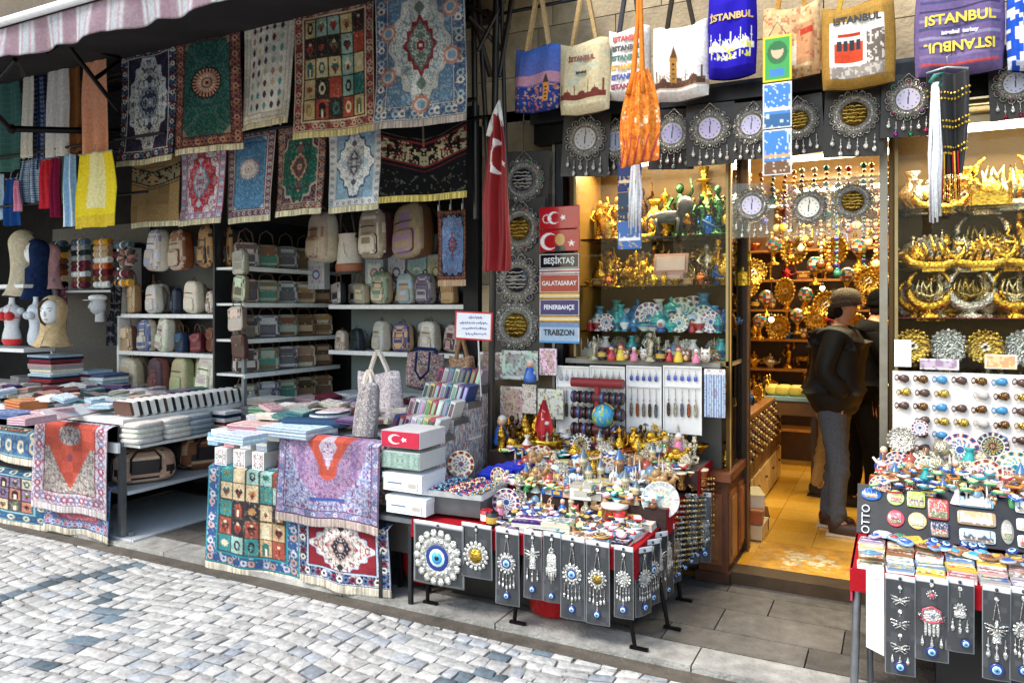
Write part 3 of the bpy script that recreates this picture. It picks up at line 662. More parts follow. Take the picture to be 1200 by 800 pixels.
# ---- scarves and towels hung at the far left
GS='scarves and shawls hung at the left end under the awning'
def scarf(q,Y,col,label,kind=None,c2='ffffff',seed=0,tip=0,fringe=None):
    cv=Cv(30,90,col); H=cv.H
    if kind=='dots':
        m=(np.floor(cv.X*w_n(q)*1.0)+np.floor(cv.Y*9))%2==0; cv.m((np.hypot((cv.X*8)%1-.5,(cv.Y*8)%1-.5)<.33),c2,.8)
    elif kind=='stripe': cv.m(((cv.Y*30)%1)<.35,c2,.35)
    elif kind=='vstripe': cv.m(((cv.X*3)%1)<.45,c2,.9)
    elif kind=='band': cv.m((abs(cv.X-.5)<.16)&(cv.Y<.75*H),c2,.75); cv.m(cv.Y>.83*H,'c9a83a',.6)
    elif kind=='check': cv.m(((cv.X*6)%1<.15)|((cv.Y*6)%1<.15),c2,.4)
    cv.orn(seed,c2,1.3,.12,2)
    a=P(q[0],q[2],Y); c=P(q[1],q[2],Y); bb=P(q[0],q[3],Y); w=c.x-a.x; h=a.z-bb.z; g=random.Random(seed); f=g.uniform(0,6); k=g.uniform(9,14)
    t=E('hanging_scarf',label,'scarf',((a.x+c.x)/2,Y,a.z),0,GS)
    def fn(u,v): s=v; return (u-.5)*w*(.75+.25*np.clip(s*2,0,1))+.012*np.sin(s*5+f),.022*np.sin(u*k+f+s*.8)*(.5+s*.5)+.01*np.sin(u*2*k),-s*h-tip*h*(u-.5)*s
    gridmesh('cloth',cv,fn,'cloth',t,.006)
    b=B(); b.path([(-.03,0,-.01),(-.01,0,.02),(.0,.0,.05),(.012,0,.06)],.004,'8a8d92'); b.box((0,0,-.004),(w*.8,.008,.008),'8a8d92'); b.build('hanger','steel',t); return t
def w_n(q): return 8
L_=[((-22,26,88,205),3.95,'3f6a66','dull teal scarf, first long one at the left end','check','5a8a84'),((24,40,64,186),3.9,'d9d8cc','cream scarf between the teal and the navy patterned ones',None,'ffffff'),
((40,55,70,200),3.97,'1f3260','navy scarf with white pattern hanging between two pale scarves','dots','a8bcd8'),((52,78,57,186),3.9,'d6d6d4','plain white scarf with a lighter fall, beside the brown one',None,'ffffff'),
((78,96,52,180),3.95,'8a5a34','brown gold striped scarf','stripe','c99a5a'),((96,126,46,184),3.88,'e8a988','salmon pink scarf hanging beside the rugs',None,'f4c8ae'),
((87,137,182,268),3.8,'e2cb2c','bright yellow shawl with pale centre stripe',"band",'e6e2cc'),
((-8,6,205,258),4.0,'b8cfe0','pale blue towel in the lower row at the left edge',None,'ffffff'),((5,22,210,265),3.97,'1f4a8c','strong blue towel, lower row, left',None,'3a6ab0'),((17,24,212,248),3.9,'d98aa8','thin pink scarf squeezed between blue towels',None,'ffffff'),
((22,48,190,240),3.95,'24507c','blue towel with white stars','dots','dfe8f0'),((47,62,188,245),3.92,'c02a38','red towel with a pale top',None,'f0a090'),((60,71,186,255),3.9,'8a1f48','crimson velvet scarf beside the red towel',None,'b03a60'),
((68,77,184,240),3.96,'9ccabc','mint green scarf between crimson velvet and striped towels',None,'ffffff'),((75,88,182,266),3.86,'8fb8dc','light blue and white striped towel','vstripe','f0f4f8')]
for i,(q,Y,c,l,k,c2) in enumerate(L_): scarf(q,Y,c,l,k,c2,seed=200+i)
b=B(); b.cyl((-8.6,3.92,3.05),(-4.95,3.92,3.05),.013,.013,'2a2a2c',8); b.cyl((-8.6,3.95,2.62),(-5.2,3.95,2.62),.012,.012,'2a2a2c',8)
for x in (-7.6,-5.9): b.cyl((x,3.94,3.9),(x,3.94,2.62),.01,.01,'2a2a2c',6)
tag(b.build('clothes_rail','steel'),'two level dark rail that carries the scarves at far left','rail')
# turkish flag hanging on the post
cv=Cv(40,200,'8c0409'); H=cv.H
cv.m((np.hypot((cv.X-.5)/.26,(cv.Y-1.35)/.55)<1)&(np.hypot((cv.X-.64)/.22,(cv.Y-1.38)/.46)>1),'f0e8e4'); cv.star(.72,1.5,.13,'f0e8e4')
cv.orn(9,'8c0a14',1.1,.25,3,None,False)
a=P(563,142,4.1); c=P(600,142,4.1); z1=P(563,318,4.1).z
t=E('turkish_flag','long red Turkish flag hanging folded from the dark post, pale twisted top','flag',((a.x+c.x)/2,4.1,a.z))
w=c.x-a.x; h=a.z-z1
gridmesh('cloth',cv,lambda u,v:((u-.5)*w*(.42+.58*np.clip(v*1.8,0,1)**.7)+.006*np.sin(v*9),.045*np.sin(u*11+.5)*(.4+.6*v)+.018*np.sin(u*23+v*3),-v*h+.03*np.sin(u*4)*(1-v)),'satin',t,.004)
b=B(); b.path([(-.05,0,-.10),(-.03,.01,-.02),(.0,0,.05),(.015,.01,.11),(.03,0,.03),(.045,0,-.05)],[.02,.022,.016,.012,.014,.008],'dcdad6',7); b.build('tie','cloth',t)
# ------------------------------------------------------------------ bags and the textile shop's racks
NC={'cream':'ddd3bd','beige':'c2a582','brown':'7a4a30','tan':'b0835a','black':'1d1d20','navy':'20304f','burgundy':'6a2530','grey':'8f8f92','white':'e4e2dc','pink':'c99aa0','teal':'3f7f80','blue':'4a6a9c','olive':'7a7a55','floral grey':'a8a09c','green':'6a9a78','orange':'c8682f','red':'b02a30','purple':'5a3a80','gold':'c0983a','light blue':'9ab8d2','yellow':'d8bc3a','silver':'b8bcc0'}
def patf(c1,c2,c3,side,seed,fy=-.45,dens=.5,mir=True):
    g=random.Random(seed); tab=[[g.random() for _ in range(24)] for _ in range(24)]
    def f(x,y,z):
        if y>fy: return jit(side,.02)
        i=int((abs(x) if mir else (x+1)/2)*9.9); j=int((z+1)*8); r=tab[i][j]
        m=((x)**2+(z+.1)**2)**.5
        if .28<m<.42 and r<.8: return hx(c3)
        return hx(c2) if r<dens*.6 else (hx(c3) if r<dens*.9 else hx(c1))
    return f
def backpack(c,side,w=.26,d=.14,h=.34,seed=1,strap='5a4030',pocket=True,c2=None,c3=None):
    t=E('backpack','x','backpack'); c2=c2 or jit(c,.15); c3=c3 or jit(side,.1)
    b=B(); b.sup((0,0,h/2),(w,d,h),c,.42,28,20,.16,patf(c,c2,c3,side,seed),eh=.5); b.build('body','leather',t)
    if pocket:
        b=B(); b.sup((0,-d*.44,h*.30),(w*.66,d*.34,h*.42),c,.4,20,12,.05,patf(c3,c,c2,side,seed+3,fy=-.2)); b.build('pocket','leather',t)
        b=B(); b.path([(-w*.25,-d*.52,h*.63),(0,-d*.56,h*.645),(w*.25,-d*.52,h*.63)],.004,'6a6258',5); b.build('zip','steel',t)
    b=B(); b.path([(-.025,.01,h*.97),(-.03,.0,h*1.06),(0,0,h*1.12),(.03,0,h*1.06),(.025,.01,h*.97)],.007,strap,6); b.build('handle','leather',t)
    b=B(); b.path([(w*.34,d*.45,h*.9),(w*.46,d*.75,h*.6),(w*.40,d*.5,h*.1)],.01,strap,5); b.build('strap','leather',t)
    return t
def handbag(c,side,w=.26,d=.1,h=.19,seed=1,strap='6a4a38',tall=True,c2=None,c3=None):
    t=E('handbag','x','handbag'); c2=c2 or jit(c,.15); c3=c3 or jit(side,.12)
    b=B(); b.sup((0,0,h/2),(w,d,h),c,.3,26,16,.12,patf(c,c2,c3,side,seed),eh=.35); b.build('body','leather',t)
    b=B(); b.sup((0,-d*.47,h*.72),(w*.8,d*.16,h*.4),c,.3,16,8,-.1,patf(c2,c,c3,c,seed+2,fy=.9)); b.ball((0,-d*.56,h*.56),.009,'c0a868',8,5); b.build('flap','leather',t)
    k=.12 if tall else .06
    b=B(); b.path([(-w*.3,0,h*.93),(-w*.22,0,h+k*.7),(0,0,h+k),(w*.22,0,h+k*.7),(w*.3,0,h*.93)],.006,strap,6); b.build('handle','leather',t)
    return t
def tote(w,h,cv,strap='2a2a2c',hs=.3,d=.05,side='bbbbbb',name='tote_bag',mat='cloth',sag=.02,sx=.22,close=1.0):
    """cloth bag with a printed front; origin at the top centre of the mouth"""
    t=E(name,'x','tote bag'); f=U(0,6)
    def sh(u,v): 
        e=np.minimum(np.minimum(u,1-u)*6,1)**.6*np.minimum(np.minimum(v*9,1),(1-v)*9+.05)**.5
        return (u-.5)*w*(1+.05*np.sin(v*PI)), -d*e*(.5+.5*v)-.006*np.sin(u*13+f+v*4), -v*h-.018*np.sin(u*PI)*(v)+.012*np.sin(u*7+f)*(1-v)
    gridmesh('printed_front',cv,sh,mat,t,0)
    bk=Cv(16,16,side)
    gridmesh('back',bk,lambda u,v:((u-.5)*w*(1+.05*np.sin(v*PI)),d*.8*np.minimum(np.minimum(u,1-u)*6,1)**.6*np.minimum(np.minimum(v*9,1),(1-v)*9+.05)**.5,-v*h-.018*np.sin(u*PI)*v+.012*np.sin(u*7+f)*(1-v)),mat,t,0)
    for y in (-.012,.012):
        b=B(); b.M=Matrix.Translation((0,y,0)); st=[(-w*sx,0,-.03),(-w*sx*.9,0,.02),(-.012*close,0,hs),(.012*close,0,hs),(w*sx*.9,0,.02),(w*sx,0,-.03)]
        for a,c in zip(st,st[1:]):
            a=Vector(a);c=Vector(c); n=Vector((.011,0,0)) if abs(a.x-c.x)<abs(a.z-c.z)*2 else Vector((0,0,.011))
            b.add([a-n,a+n,c+n,c-n,a-n+Vector((0,.003,0)),a+n+Vector((0,.003,0)),c+n+Vector((0,.003,0)),c-n+Vector((0,.003,0))],[(0,1,2,3),(7,6,5,4),(0,4,5,1),(1,5,6,2),(2,6,7,3),(3,7,4,0)],strap)
        b.build('strap','cloth',t)
    return t
def rack(name,label,x0,x1,y0,y1,zs,col='ececec',back='a9adb0',ztop=2.3,sides=True,zbot=.11):
    t=E(name,label,'shelf rack',((x0+x1)/2,(y0+y1)/2,zbot)); m=(x0+x1)/2; n=(y0+y1)/2
    for z in zs: b=B(); b.box((m,n,z-.012),(x1-x0,y1-y0,.022),col); b.box((m,y0-.004,z-.018),(x1-x0,.012,.035),col); part(b,'shelf','paint',t)
    b=B(); b.box((m,y1+.012,(zbot+ztop)/2),(x1-x0,.02,ztop-zbot),back); part(b,'back_panel','paint',t)
    if sides:
        for x in (x0,x1): b=B(); b.box((x,n,(zbot+ztop)/2),(.025,y1-y0,ztop-zbot),col); part(b,'upright','paint',t)
    return t
# left rack
zA=P(200,368,4.72).z; zB=P(200,413,4.72).z; zC=P(200,466,4.72).z
xl=P(138,400,4.72).x; xr=P(264,400,4.72).x
rack('shelf_rack','white shelf rack of small bags at the back of the left stall',xl,xr,4.72,5.05,[zA,zB,zC],back='4c5054')
GB='bags for sale on the racks of the textile shop'
S=random.Random(22)
def setbag(t,px,py,Y,h0,hpx,label,rz=0):
    """stand the bag with its foot at pixel (px,py) on plane Y, scaled so that it is hpx tall in the photo"""
    p=P(px,py,Y); top=P(px,py-hpx,Y); s=(top.z-p.z)/h0*1.12; t.location=p; t.scale=(s,s,s); t.rotation_euler=(S.uniform(-.06,.06),S.uniform(-.10,.10),rz+S.uniform(-.25,.25)); t['label']=label; t['group']=GB
    return t
S=random.Random(21)
for px,py,hp,c,sd,l,c3 in ((184,318,44,'c9c8d4','e0dccd','white and lilac backpack hanging at left above the small bags','8a90b0'),(213,317,43,'8a5a3c','7d4324','brown embroidered backpack hanging between a pale one and a black sided one','b0a090'),(247,314,45,'a98254','16161a','tan fronted backpack with black sides and dark oval motif','241c18')):
    t=backpack(c,sd,seed=int(px),c3=c3,c2='b8a898' if px!=247 else 'a07848'); setbag(t,px,py,4.6,.34,hp,l,-.35)
for i,(px,hp,c,sd,kd,nm) in enumerate(((157,37,'c9b28a','8a6a4a','h','beige tall handbag'),(182,32,'c5c3c8','e2dccb','b','pale grey backpack'),(207,28,'242e48','1a2238','b','small navy backpack'),(228,36,'ddd6c4','d5cdb8','b','plain cream backpack'),(249,25,'d8cfc0','b09080','b','small cream and tan backpack'))):
    t=backpack(c,sd,.24,.13,.32,seed=i+40) if kd=='b' else handbag(c,sd,.24,.1,.3,seed=i)
    setbag(t,px,367,4.78,.34 if kd=='b' else .36,hp,nm+', %s on the upper shelf of the left rack'%fl(i,5),-.3)
for i,(px,hp,c,sd,kd,nm) in enumerate(((150,36,'b89a78','6a4838','h','tan floral handbag'),(173,36,'6a74a0','c9bfae','b','blue floral backpack'),(193,38,'dcd7c8','cfc8b4','b','white backpack'),(213,27,'22365a','1a2a48','h','navy handbag'),(232,26,'6a2430','5a1c26','h','burgundy handbag'),(250,34,'7a4530','6a3826','h','brown handbag'))):
    t=backpack(c,sd,.24,.13,.32,seed=i+50) if kd=='b' else handbag(c,sd,.24,.1,.24,seed=i)
    setbag(t,px,412,4.78,.34 if kd=='b' else .32,hp,nm+', %s on the middle shelf of the left rack'%fl(i,6),-.3)
for i,(px,hp,c,sd,nm) in enumerate(((155,42,'cdbfa4','b8a888','large beige soft bag'),(187,42,'4a3040','8a5048','dark floral backpack with burgundy side'),(213,42,'b5ac88','9aa078','embroidered cream and green backpack'),(244,46,'cfc8b8','d8d0bc','cream backpack with grey front'))):
    t=backpack(c,sd,.3 if i==0 else .24,.13,.32,seed=i+60); setbag(t,px,463,4.78,.34,hp,nm+', %s on the lowest shelf of the left rack'%fl(i,4),-.3)
# bags strung one above another beside the rack
for i,(py,c,sd,nm) in enumerate(((322,'b8b2a0','8a8a70','pale floral handbag, topmost of the hanging string beside the left rack'),(352,'a8b094','7a6a50','greenish handbag, second in the hanging string beside the left rack'),(388,'c0b4a8','8a6a5a','dusty pink handbag, third in the hanging string beside the left rack'),(420,'6a4038','4a2a26','dark red handbag, lowest in the hanging string beside the left rack'))):
    t=handbag(c,sd,.24,.08,.26,seed=i+70); setbag(t,282+(-4 if i==2 else 0),py,4.5,.32,32,nm,-.2)
# angled side unit
XS=-4.80; zz=[PX(300,y,XS).z for y in (313,355,397,437,478)]
t=E('shelf_rack','white shelves of clutch bags on the side wall of the bag alcove','shelf rack',(XS-.15,5.1,.11))
for z in zz: b=B(); b.box((XS-.16,5.15,z-.012),(.32,1.2,.02),'e6e8e6'); b.box((XS,5.15,z-.018),(.012,1.2,.036),'f0f2f0'); part(b,'shelf','paint',t)
b=B(); b.box((XS-.33,5.15,1.3),(.02,1.24,2.4),'1c1e20'); part(b,'back_panel','paint',t)
b=B(); b.box((XS-.02,4.57,1.15),(.03,.03,2.1),'7a8082'); part(b,'upright','paint',t)
pal=[('grey floral','c4beb8','6a5648','5a5460'),('cream','ddd5c0','a08058','8a6a50'),('green embroidered','aab4a4','7a5038','4a8a78'),('dark floral','6a6258','3a342e','b0a890'),('brown','8a6a50','5a3e2c','c0a88a'),('silver grey','c8c8c8','5a5c64','6a6a72')]
for r,z in enumerate(zz[1:]+[zz[0]]):
    n=5
    for i in range(n):
        nm,c,sd,c3=pal[(i*2+r*3+i//2)%6]; t=handbag(c,sd,.225,.1,.2 if r<4 else .21,seed=100+r*7+i,tall=(r==4),c2=jit(sd,.1),c3=c3)
        t.location=(XS-.12,4.68+.235*i,z+.002); t.rotation_euler=(0,0,R(60)+U(-.08,.08)); t['group']=GB
        t['label']='%s clutch bag, %s in, on the %s shelf of the side wall'%(nm,od(i),('fourth highest','third highest','second lowest','lowest','top')[r] if r!=4 else 'top') if True else ''
        t['label']='%s clutch bag, %s along from the street on the %s side wall shelf'%(nm,od(i),('second highest','middle','second lowest','lowest','top')[r])
# back unit
zb1=P(480,357,5.2).z; zb2=P(480,413,5.2).z; zb3=P(480,466,5.2).z; x0=P(386,357,5.2).x; x1=P(574,357,5.2).x
rack('shelf_rack','long white shelves of handbags on the back wall of the alcove',x0,x1,5.2,5.5,[zb1,zb2,zb3],back='6a7678',ztop=2.35,sides=False)
b=B()
for px in (398,575,1): 
    if px>1: q=P(px,300,5.22); b.box((q.x,5.22,1.3),(.022,.03,2.4),'c4c8ca')
for i,(px,w_,c,nm) in enumerate(((372,26,'dfe2e6','white gift box with blue ribbon print at left'),(440,26,'c9d8dc','pale blue boxed purse left of the backpacks'),(466,24,'d9dde8','white boxed purse with navy square'),(490,26,'a8d0d4','aqua boxed purse'),(512,22,'cfd4b8','pale green boxed purse beside the narrow carpet'))):
    p=P(px,352,5.38); wm=w_*.0075; h_=.27+.02*(i%3); cv=Cv(26,36,c); cv.rect(.15,.3,.85,1.1,jit(c,.15)); cv.disc(.5,.7,.22,['3a5fb0','c97a80','2a3f7a','e8f0f0','8a7a4a'][i]); cv.disc(.5,.7,.14,c); cv.orn(i,'7a8a9c',1.1,.5)
    t=E('boxed_purse',nm+', back wall of the alcove','gift box',(p.x,p.y,zb1+.3),0,'boxed purses on the back wall'); panel('front',cv,wm,h_,'card',t,(0,-.02,-.02)); b2=B(); b2.box((0,.02,-.02),(wm,.07,h_),c); b2.build('box','card',t)
for px,py,hp,w_,c,sd,l,c3 in ((378,308,53,.30,'b5a394','cfc4ac','beige backpack with pale trim hanging left of the drawstring bag','8a6a5a'),(441,304,53,.29,'a89688','4a2228','grey brown backpack with dark red side, middle of the hanging row','d8cfc4'),(484,303,58,.34,'a89474','7a5232','large tan round topped backpack, rightmost of the hanging row','9a7f9a')):
    t=backpack(c,sd,w_,.15,.34,seed=px,c3=c3,c2=jit(c,.08)); setbag(t,px,py,4.95,.34,hp,l,-.3)
t=E('drawstring_bag','white drawstring bag with brown leather base and long dark strap','handbag'); b=B(); b.lathe([(.09,0,'3a3430'),(.11,.02,'3a3430'),(.112,.05,'8a5030'),(.11,.075,'8a5030'),(.1,.08),(.085,.18),(.07,.26),(.075,.29)],(0,0,0),'c9c2b8',18,sy=.7); b.build('body','leather',t)
b=B(); b.path([(-.06,0,.26),(-.04,0,.5),(.04,0,.5),(.07,0,.26)],.009,'2a1c1a',6); b.build('strap','leather',t); b=B(); b.path([(.0,-.055,.22),(.01,-.07,.15),(.03,-.07,.12)],.005,'e8e2d8',5); b.build('drawstring','cloth',t); setbag(t,410,321,4.9,.29,42,t['label'])
for i,(px,hp,w_,c,sd,kd,nm) in enumerate(((397,30,.22,'c9c8c4','1c2028','h','white and black handbag'),(424,28,.24,'b8aca0','c0a88c','h','grey floral bag with tan side'),(447,36,.2,'98b09a','cdb496','b','mint and tan backpack'),(478,34,.2,'8ab0b4','ccb498','b','aqua fronted tan backpack'),(499,34,.2,'6a6078','b8b4bc','b','violet striped backpack'),(527,30,.3,'c8a882','a8865e','h','tan leather bag'),(553,22,.26,'b08a6a','a07a54','h','low brown bag'))):
    t=backpack(c,sd,.24,.13,.32,seed=i+90) if kd=='b' else handbag(c,sd,.26,.1,.24,seed=i+90); setbag(t,px,356,5.28,.34 if kd=='b' else .32,hp,nm+', %s on the upper shelf of the back wall'%fl(i,7),-.3)
for i,(px,hp,c,sd,kd,nm) in enumerate(((401,24,'d0c8b8','a89884','b','small beige backpack'),(420,26,'1c2c3c','16202c','b','dark navy backpack'),(447,34,'c4c0c4','cfc4b0','b','silver grey backpack'),(472,32,'5a5a8c','c9a880','b','violet and tan backpack'),(505,34,'cfcbc8','cabfae','b','white backpack'),(530,30,'c4bcb4','5a2c30','b','pale backpack with maroon side'),(558,28,'a8a8a8','8a8a8a','h','grey bag'))):
    t=backpack(c,sd,.26,.14,.32,seed=i+110) if kd=='b' else handbag(c,sd,.24,.1,.24,seed=i+110); setbag(t,px,412,5.28,.34 if kd=='b' else .32,hp,nm+', %s on the lower shelf of the back wall'%fl(i,7),-.3)
# carpet patterned totes
def carpet_cv(w,h,bg,acc,orn,seed,med=True):
    cv=Cv(w,h,bg); cv.orn(seed,acc,.2,.8); cv.orn(seed+1,orn,.8,.8); cv.orn(seed+2,'f0ece4',1.3,.6)
    if med: cv.dia(.5,cv.H*.5,.3,.3*cv.H,acc,1.4,.06,10); cv.orn(seed+3,orn,.3,.8,1,np.hypot((cv.X-.5)/.26,(cv.Y-cv.H/2)/(.26*cv.H))<1); cv.disc(.5,cv.H/2,.1,bg)
    return cv
def pt(t,px,py,Y,label,cat=None,rz=0,grp='large patterned totes around the middle stall',s=1):
    t.location=P(px,py,Y); t['label']=label; t['group']=grp; t.rotation_euler=(S.uniform(-.06,.06),S.uniform(-.10,.10),rz+S.uniform(-.25,.25)); t.scale=(s,s,s)
    if cat: t['category']=cat
pt(tote(.27,.26,carpet_cv(70,70,'8a6a70','b5a090','3a3a5c',301),'1c2a50',.02,.06,'24345c',sx=.3),499,412,4.55,'navy trimmed carpet pattern tote with a medallion, left of the brown one',rz=.1)
b=B(); q=P(499,412,4.5); b.path([q+Vector((-.05,-.04,.0)),q+Vector((-.05,-.06,-.13)),q+Vector((0,-.07,-.19)),q+Vector((.06,-.06,-.13)),q+Vector((.06,-.04,0))],.009,'1c2a50',6); lp=b.build('looped_strap','cloth'); o_=[o for o in COL.objects if o.get('label','').startswith('navy trimmed carpet')][0]; lp.parent=o_; bpy.context.view_layer.update(); lp.matrix_parent_inverse=o_.matrix_world.inverted()
pt(tote(.21,.21,carpet_cv(60,56,'9a7458','c9a88a','6a4434',305),'9a7458',.13,.05,'7a5a44'),541,418,4.6,'brown diamond medallion tote beside the red framed price sign',s=.95)
pt(tote(.34,.46,carpet_cv(90,110,'b8acb0','d4cac8','8a808c',309,False),'cfc6bc',.14,.09,'b0a8a4'),444,436,4.1,'big pale rose and grey brocade tote on the middle stall')
pt(tote(.155,.36,carpet_cv(60,120,'8c8688','a8a2a0','5c5860',313,False),'c8c0b4',.06,.06,'8a8488'),432,447,3.62,'narrow silver brocade bag hanging at the middle stall corner',s=1)

g=random.Random(9)
for o in [o for o in COL.objects if o.get('group')==GB and o.parent is None and 'hang' not in o['label'] and 'side wall' not in o['label'] and 'bag with' not in o['label']]:
    c=dup(o,o.location+Vector((.10*g.choice((-1,1))+g.uniform(-.02,.02),.13,0)),(0,g.uniform(-.1,.1),g.uniform(-.6,.3)),'bag behind the '+o['label'].replace(' on the ',' of ').replace('small ','').replace('backpack with burgundy side','backpack')); c.scale=o.scale*g.uniform(.85,1.05)
# ------------------------------------------------------------------ textile stalls
ZT=.93
def onto(t): return t
# left stall
t=E('market_stall','left market stall with white ledge and open shelves beneath, draped with carpets','stall table',(-6.5,4.2,0))
b=B(); b.box((-7.2,4.2,ZT-.02),(4.7,1.42,.035),'d8d8d6'); part(b,'table_top','paint',t)
b=B(); b.box((-7.2,3.475,ZT-.20),(4.66,.02,.07),'e6e6e6'); part(b,'ledge','paint',t)
for x,y in ((-4.9,3.52),(-5.45,3.52),(-6.9,3.52),(-4.9,4.85),(-6.9,4.85)): b=B(); b.box((x,y,(ZT-.04)/2),(.04,.04,ZT-.05),'8f9296'); part(b,'leg','steel',t)
zs=[PX(190,568,-4.88).z, PX(200,618,-4.82).z]
b=B(); b.box((-5.3,4.2,zs[0]),(.86,1.3,.025),'c9ccd0'); part(b,'shelf','paint',t)
b=B(); b.box((-5.22,4.2,zs[1]),(.9,1.4,.03),'c4c8cc'); b.box((-4.765,4.2,zs[1]-.012),(.02,1.4,.05),'d4d8dc'); part(b,'shelf','paint',t)
b=B(); b.box((-5.75,4.2,.5),(.02,1.3,.8),'1a1a1c'); part(b,'inner_panel','paint',t)
for x,y in ((-4.86,3.56),(-4.86,4.8),(-5.05,3.53)): b=B(); b.lathe([(.0,-.018),(.036,-.014),(.036,.014),(0,.018)],(x,y,.055),'8a8d90',12,'X'); b.box((x,y,.10),(.03,.03,.05),'9a9da0'); part(b,'wheel','steel',t)
# travel bags on its side shelf
def duffel(c,c2,seed,label,loc,rz,s=1):
    t=E('travel_bag',label,'travel bag',loc,rz,'carpet travel bags under the left stall')
    b=B(); b.sup((0,0,.13),(.46,.24,.25),c,.5,30,16,.08,patf(c,c2,'2a2224','2a2224',seed,fy=.6),eh=.55); b.build('body','leather',t)
    b=B(); b.path([(-.1,-.125,.1),(-.1,-.13,.2),(-.06,-.12,.25),(.06,-.12,.25),(.1,-.13,.2),(.1,-.125,.1)],.009,'1a1618',6); b.build('handle','leather',t)
    b=B(); b.ball((-.225,0,.13),.09,'16181e',12,8,(.3,1.05,1.1)); b.build('end_panel','leather',t); t.scale=(s,s,s); return t
duffel('c09a84','e0c0a8',5,'pink tan travel bag with black ends and handles under the left stall',(-5.05,3.80,zs[0]+.013),R(62))
duffel('8a5236','c9a888',6,'rust brown and cream travel bag behind the pink tan one',(-5.05,4.38,zs[0]+.013),R(66),1.05)
def folded(w,d,h,c,c2=None,stripe=None,seed=0,mat='cloth',name='folded_shawl',cat='shawl',print_=None):
    """folded cloth: rounded fold on the street side, visible layer lines"""
    t=E(name,'x',cat); b=B(); n=3
    for k in range(n):
        z=h*(k+.5)/n; hh=h/n*.94; pr=[]
        for a in range(5): an=PI/2+PI*a/4; pr.append((-d/2+hh/2+hh/2*math.cos(an),z+hh/2*math.sin(an)))
        pts=[(d/2,z+hh/2)]+pr+[(d/2,z-hh/2)]
        b.M=Matrix.Rotation(U(-.012,.012),4,'Z'); b.prism(pts,(0,0,0),w*U(.985,1),(c2 if (k%2 and c2) else c),'X')
    b.M=Matrix(); b.build('fabric',mat,t)
    if print_ is not None: flat('top_pattern',print_,w*.94,d*.9,mat,t,(0,.01,h+.004))
    return t
def muted(c):
    a=np.array(hx(c)); g_=a.mean(); return tuple(a*.72+g_*.28)
def stack(x,y,z,n,w,d,h,pal,desc,grp,rz=0,seed=0,item='folded shawl',jitr=.01,name='folded_shawl',cat='shawl',mat='cloth',orn=None):
    g=random.Random(seed); zz_=z
    for k in range(n):
        nm=pal[(k*5+seed)%len(pal)] if n>1 else pal[seed%len(pal)]; c=muted(NC[nm]); pr=None
        if k==n-1 and orn is not False:
            pr=Cv(40,40,c); pr.orn(seed+k,orn or jit(c,.25),.3,.7); pr.orn(seed+k+9,'f0ece4',1.1,.6); 
            dd=np.minimum(np.minimum(pr.X,1-pr.X),np.minimum(pr.Y,pr.H-pr.Y)); pr.m((dd>.06)&(dd<.1),jit(c,.3))
        hh=h*g.uniform(.85,1.15); t=folded(w*g.uniform(.95,1.03),d*g.uniform(.95,1.03),hh,jit(c,.05),jit(c,.12),seed=seed+k,name=name,cat=cat,mat=mat,print_=pr)
        t.location=(x+g.uniform(-jitr,jitr),y+g.uniform(-jitr,jitr),zz_); t.rotation_euler=(0,0,rz+g.uniform(-.04,.04)); zz_+=hh+.002
        pos='single' if n==1 else ('topmost' if k==n-1 else ('lowest' if k==0 else od(k)+' up'))
        t['label']=(('%s %s, %s'%(nm,item,desc)) if n==1 else '%s %s, %s of the %s'%(nm,item,pos,desc)); t['group']=grp
GF='folded textiles laid out on the left stall'
# front flats on left stall (pixel centre, colour)
flats=[(12,462,.34,.3,'black','beside the left picture edge, back'),(42,450,.4,.3,'purple','lying behind the pink ones'),(30,470,.36,.26,'orange','under the purple one'),(14,482,.5,.24,'blue','at the left edge in front'),(40,487,.22,.3,'pink','near the coral carpet'),(60,480,.16,.3,'pink','leaning left of the pale rows'),(75,462,.4,.28,'white','patterned, in the middle'),(108,455,.3,.24,'light blue','before the striped pile'),(30,440,.4,.26,'floral grey','behind the purple one'),(96,445,.3,.22,'cream','behind the pale ones'),(130,452,.34,.3,'cream','soft, in front of the small backpacks'),(150,462,.4,.3,'white','crumpled, above the upright row'),(176,455,.3,.26,'light blue','near the red edged one'),(205,462,.3,.22,'red','flat under the grey pouch'),(190,450,.26,.2,'grey','like a pouch, below the floral backpack')]
for i,(px,py,w_,d_,c,ds) in enumerate(flats):
    w_*=.8;d_*=.8;h_=.04+.01*(i%3); p=G(px,py,ZT+h_); stack(p.x,p.y,ZT,1,w_,d_,h_,[c],ds,GF,rz=U(-.3,.3),seed=i,item='folded scarf')
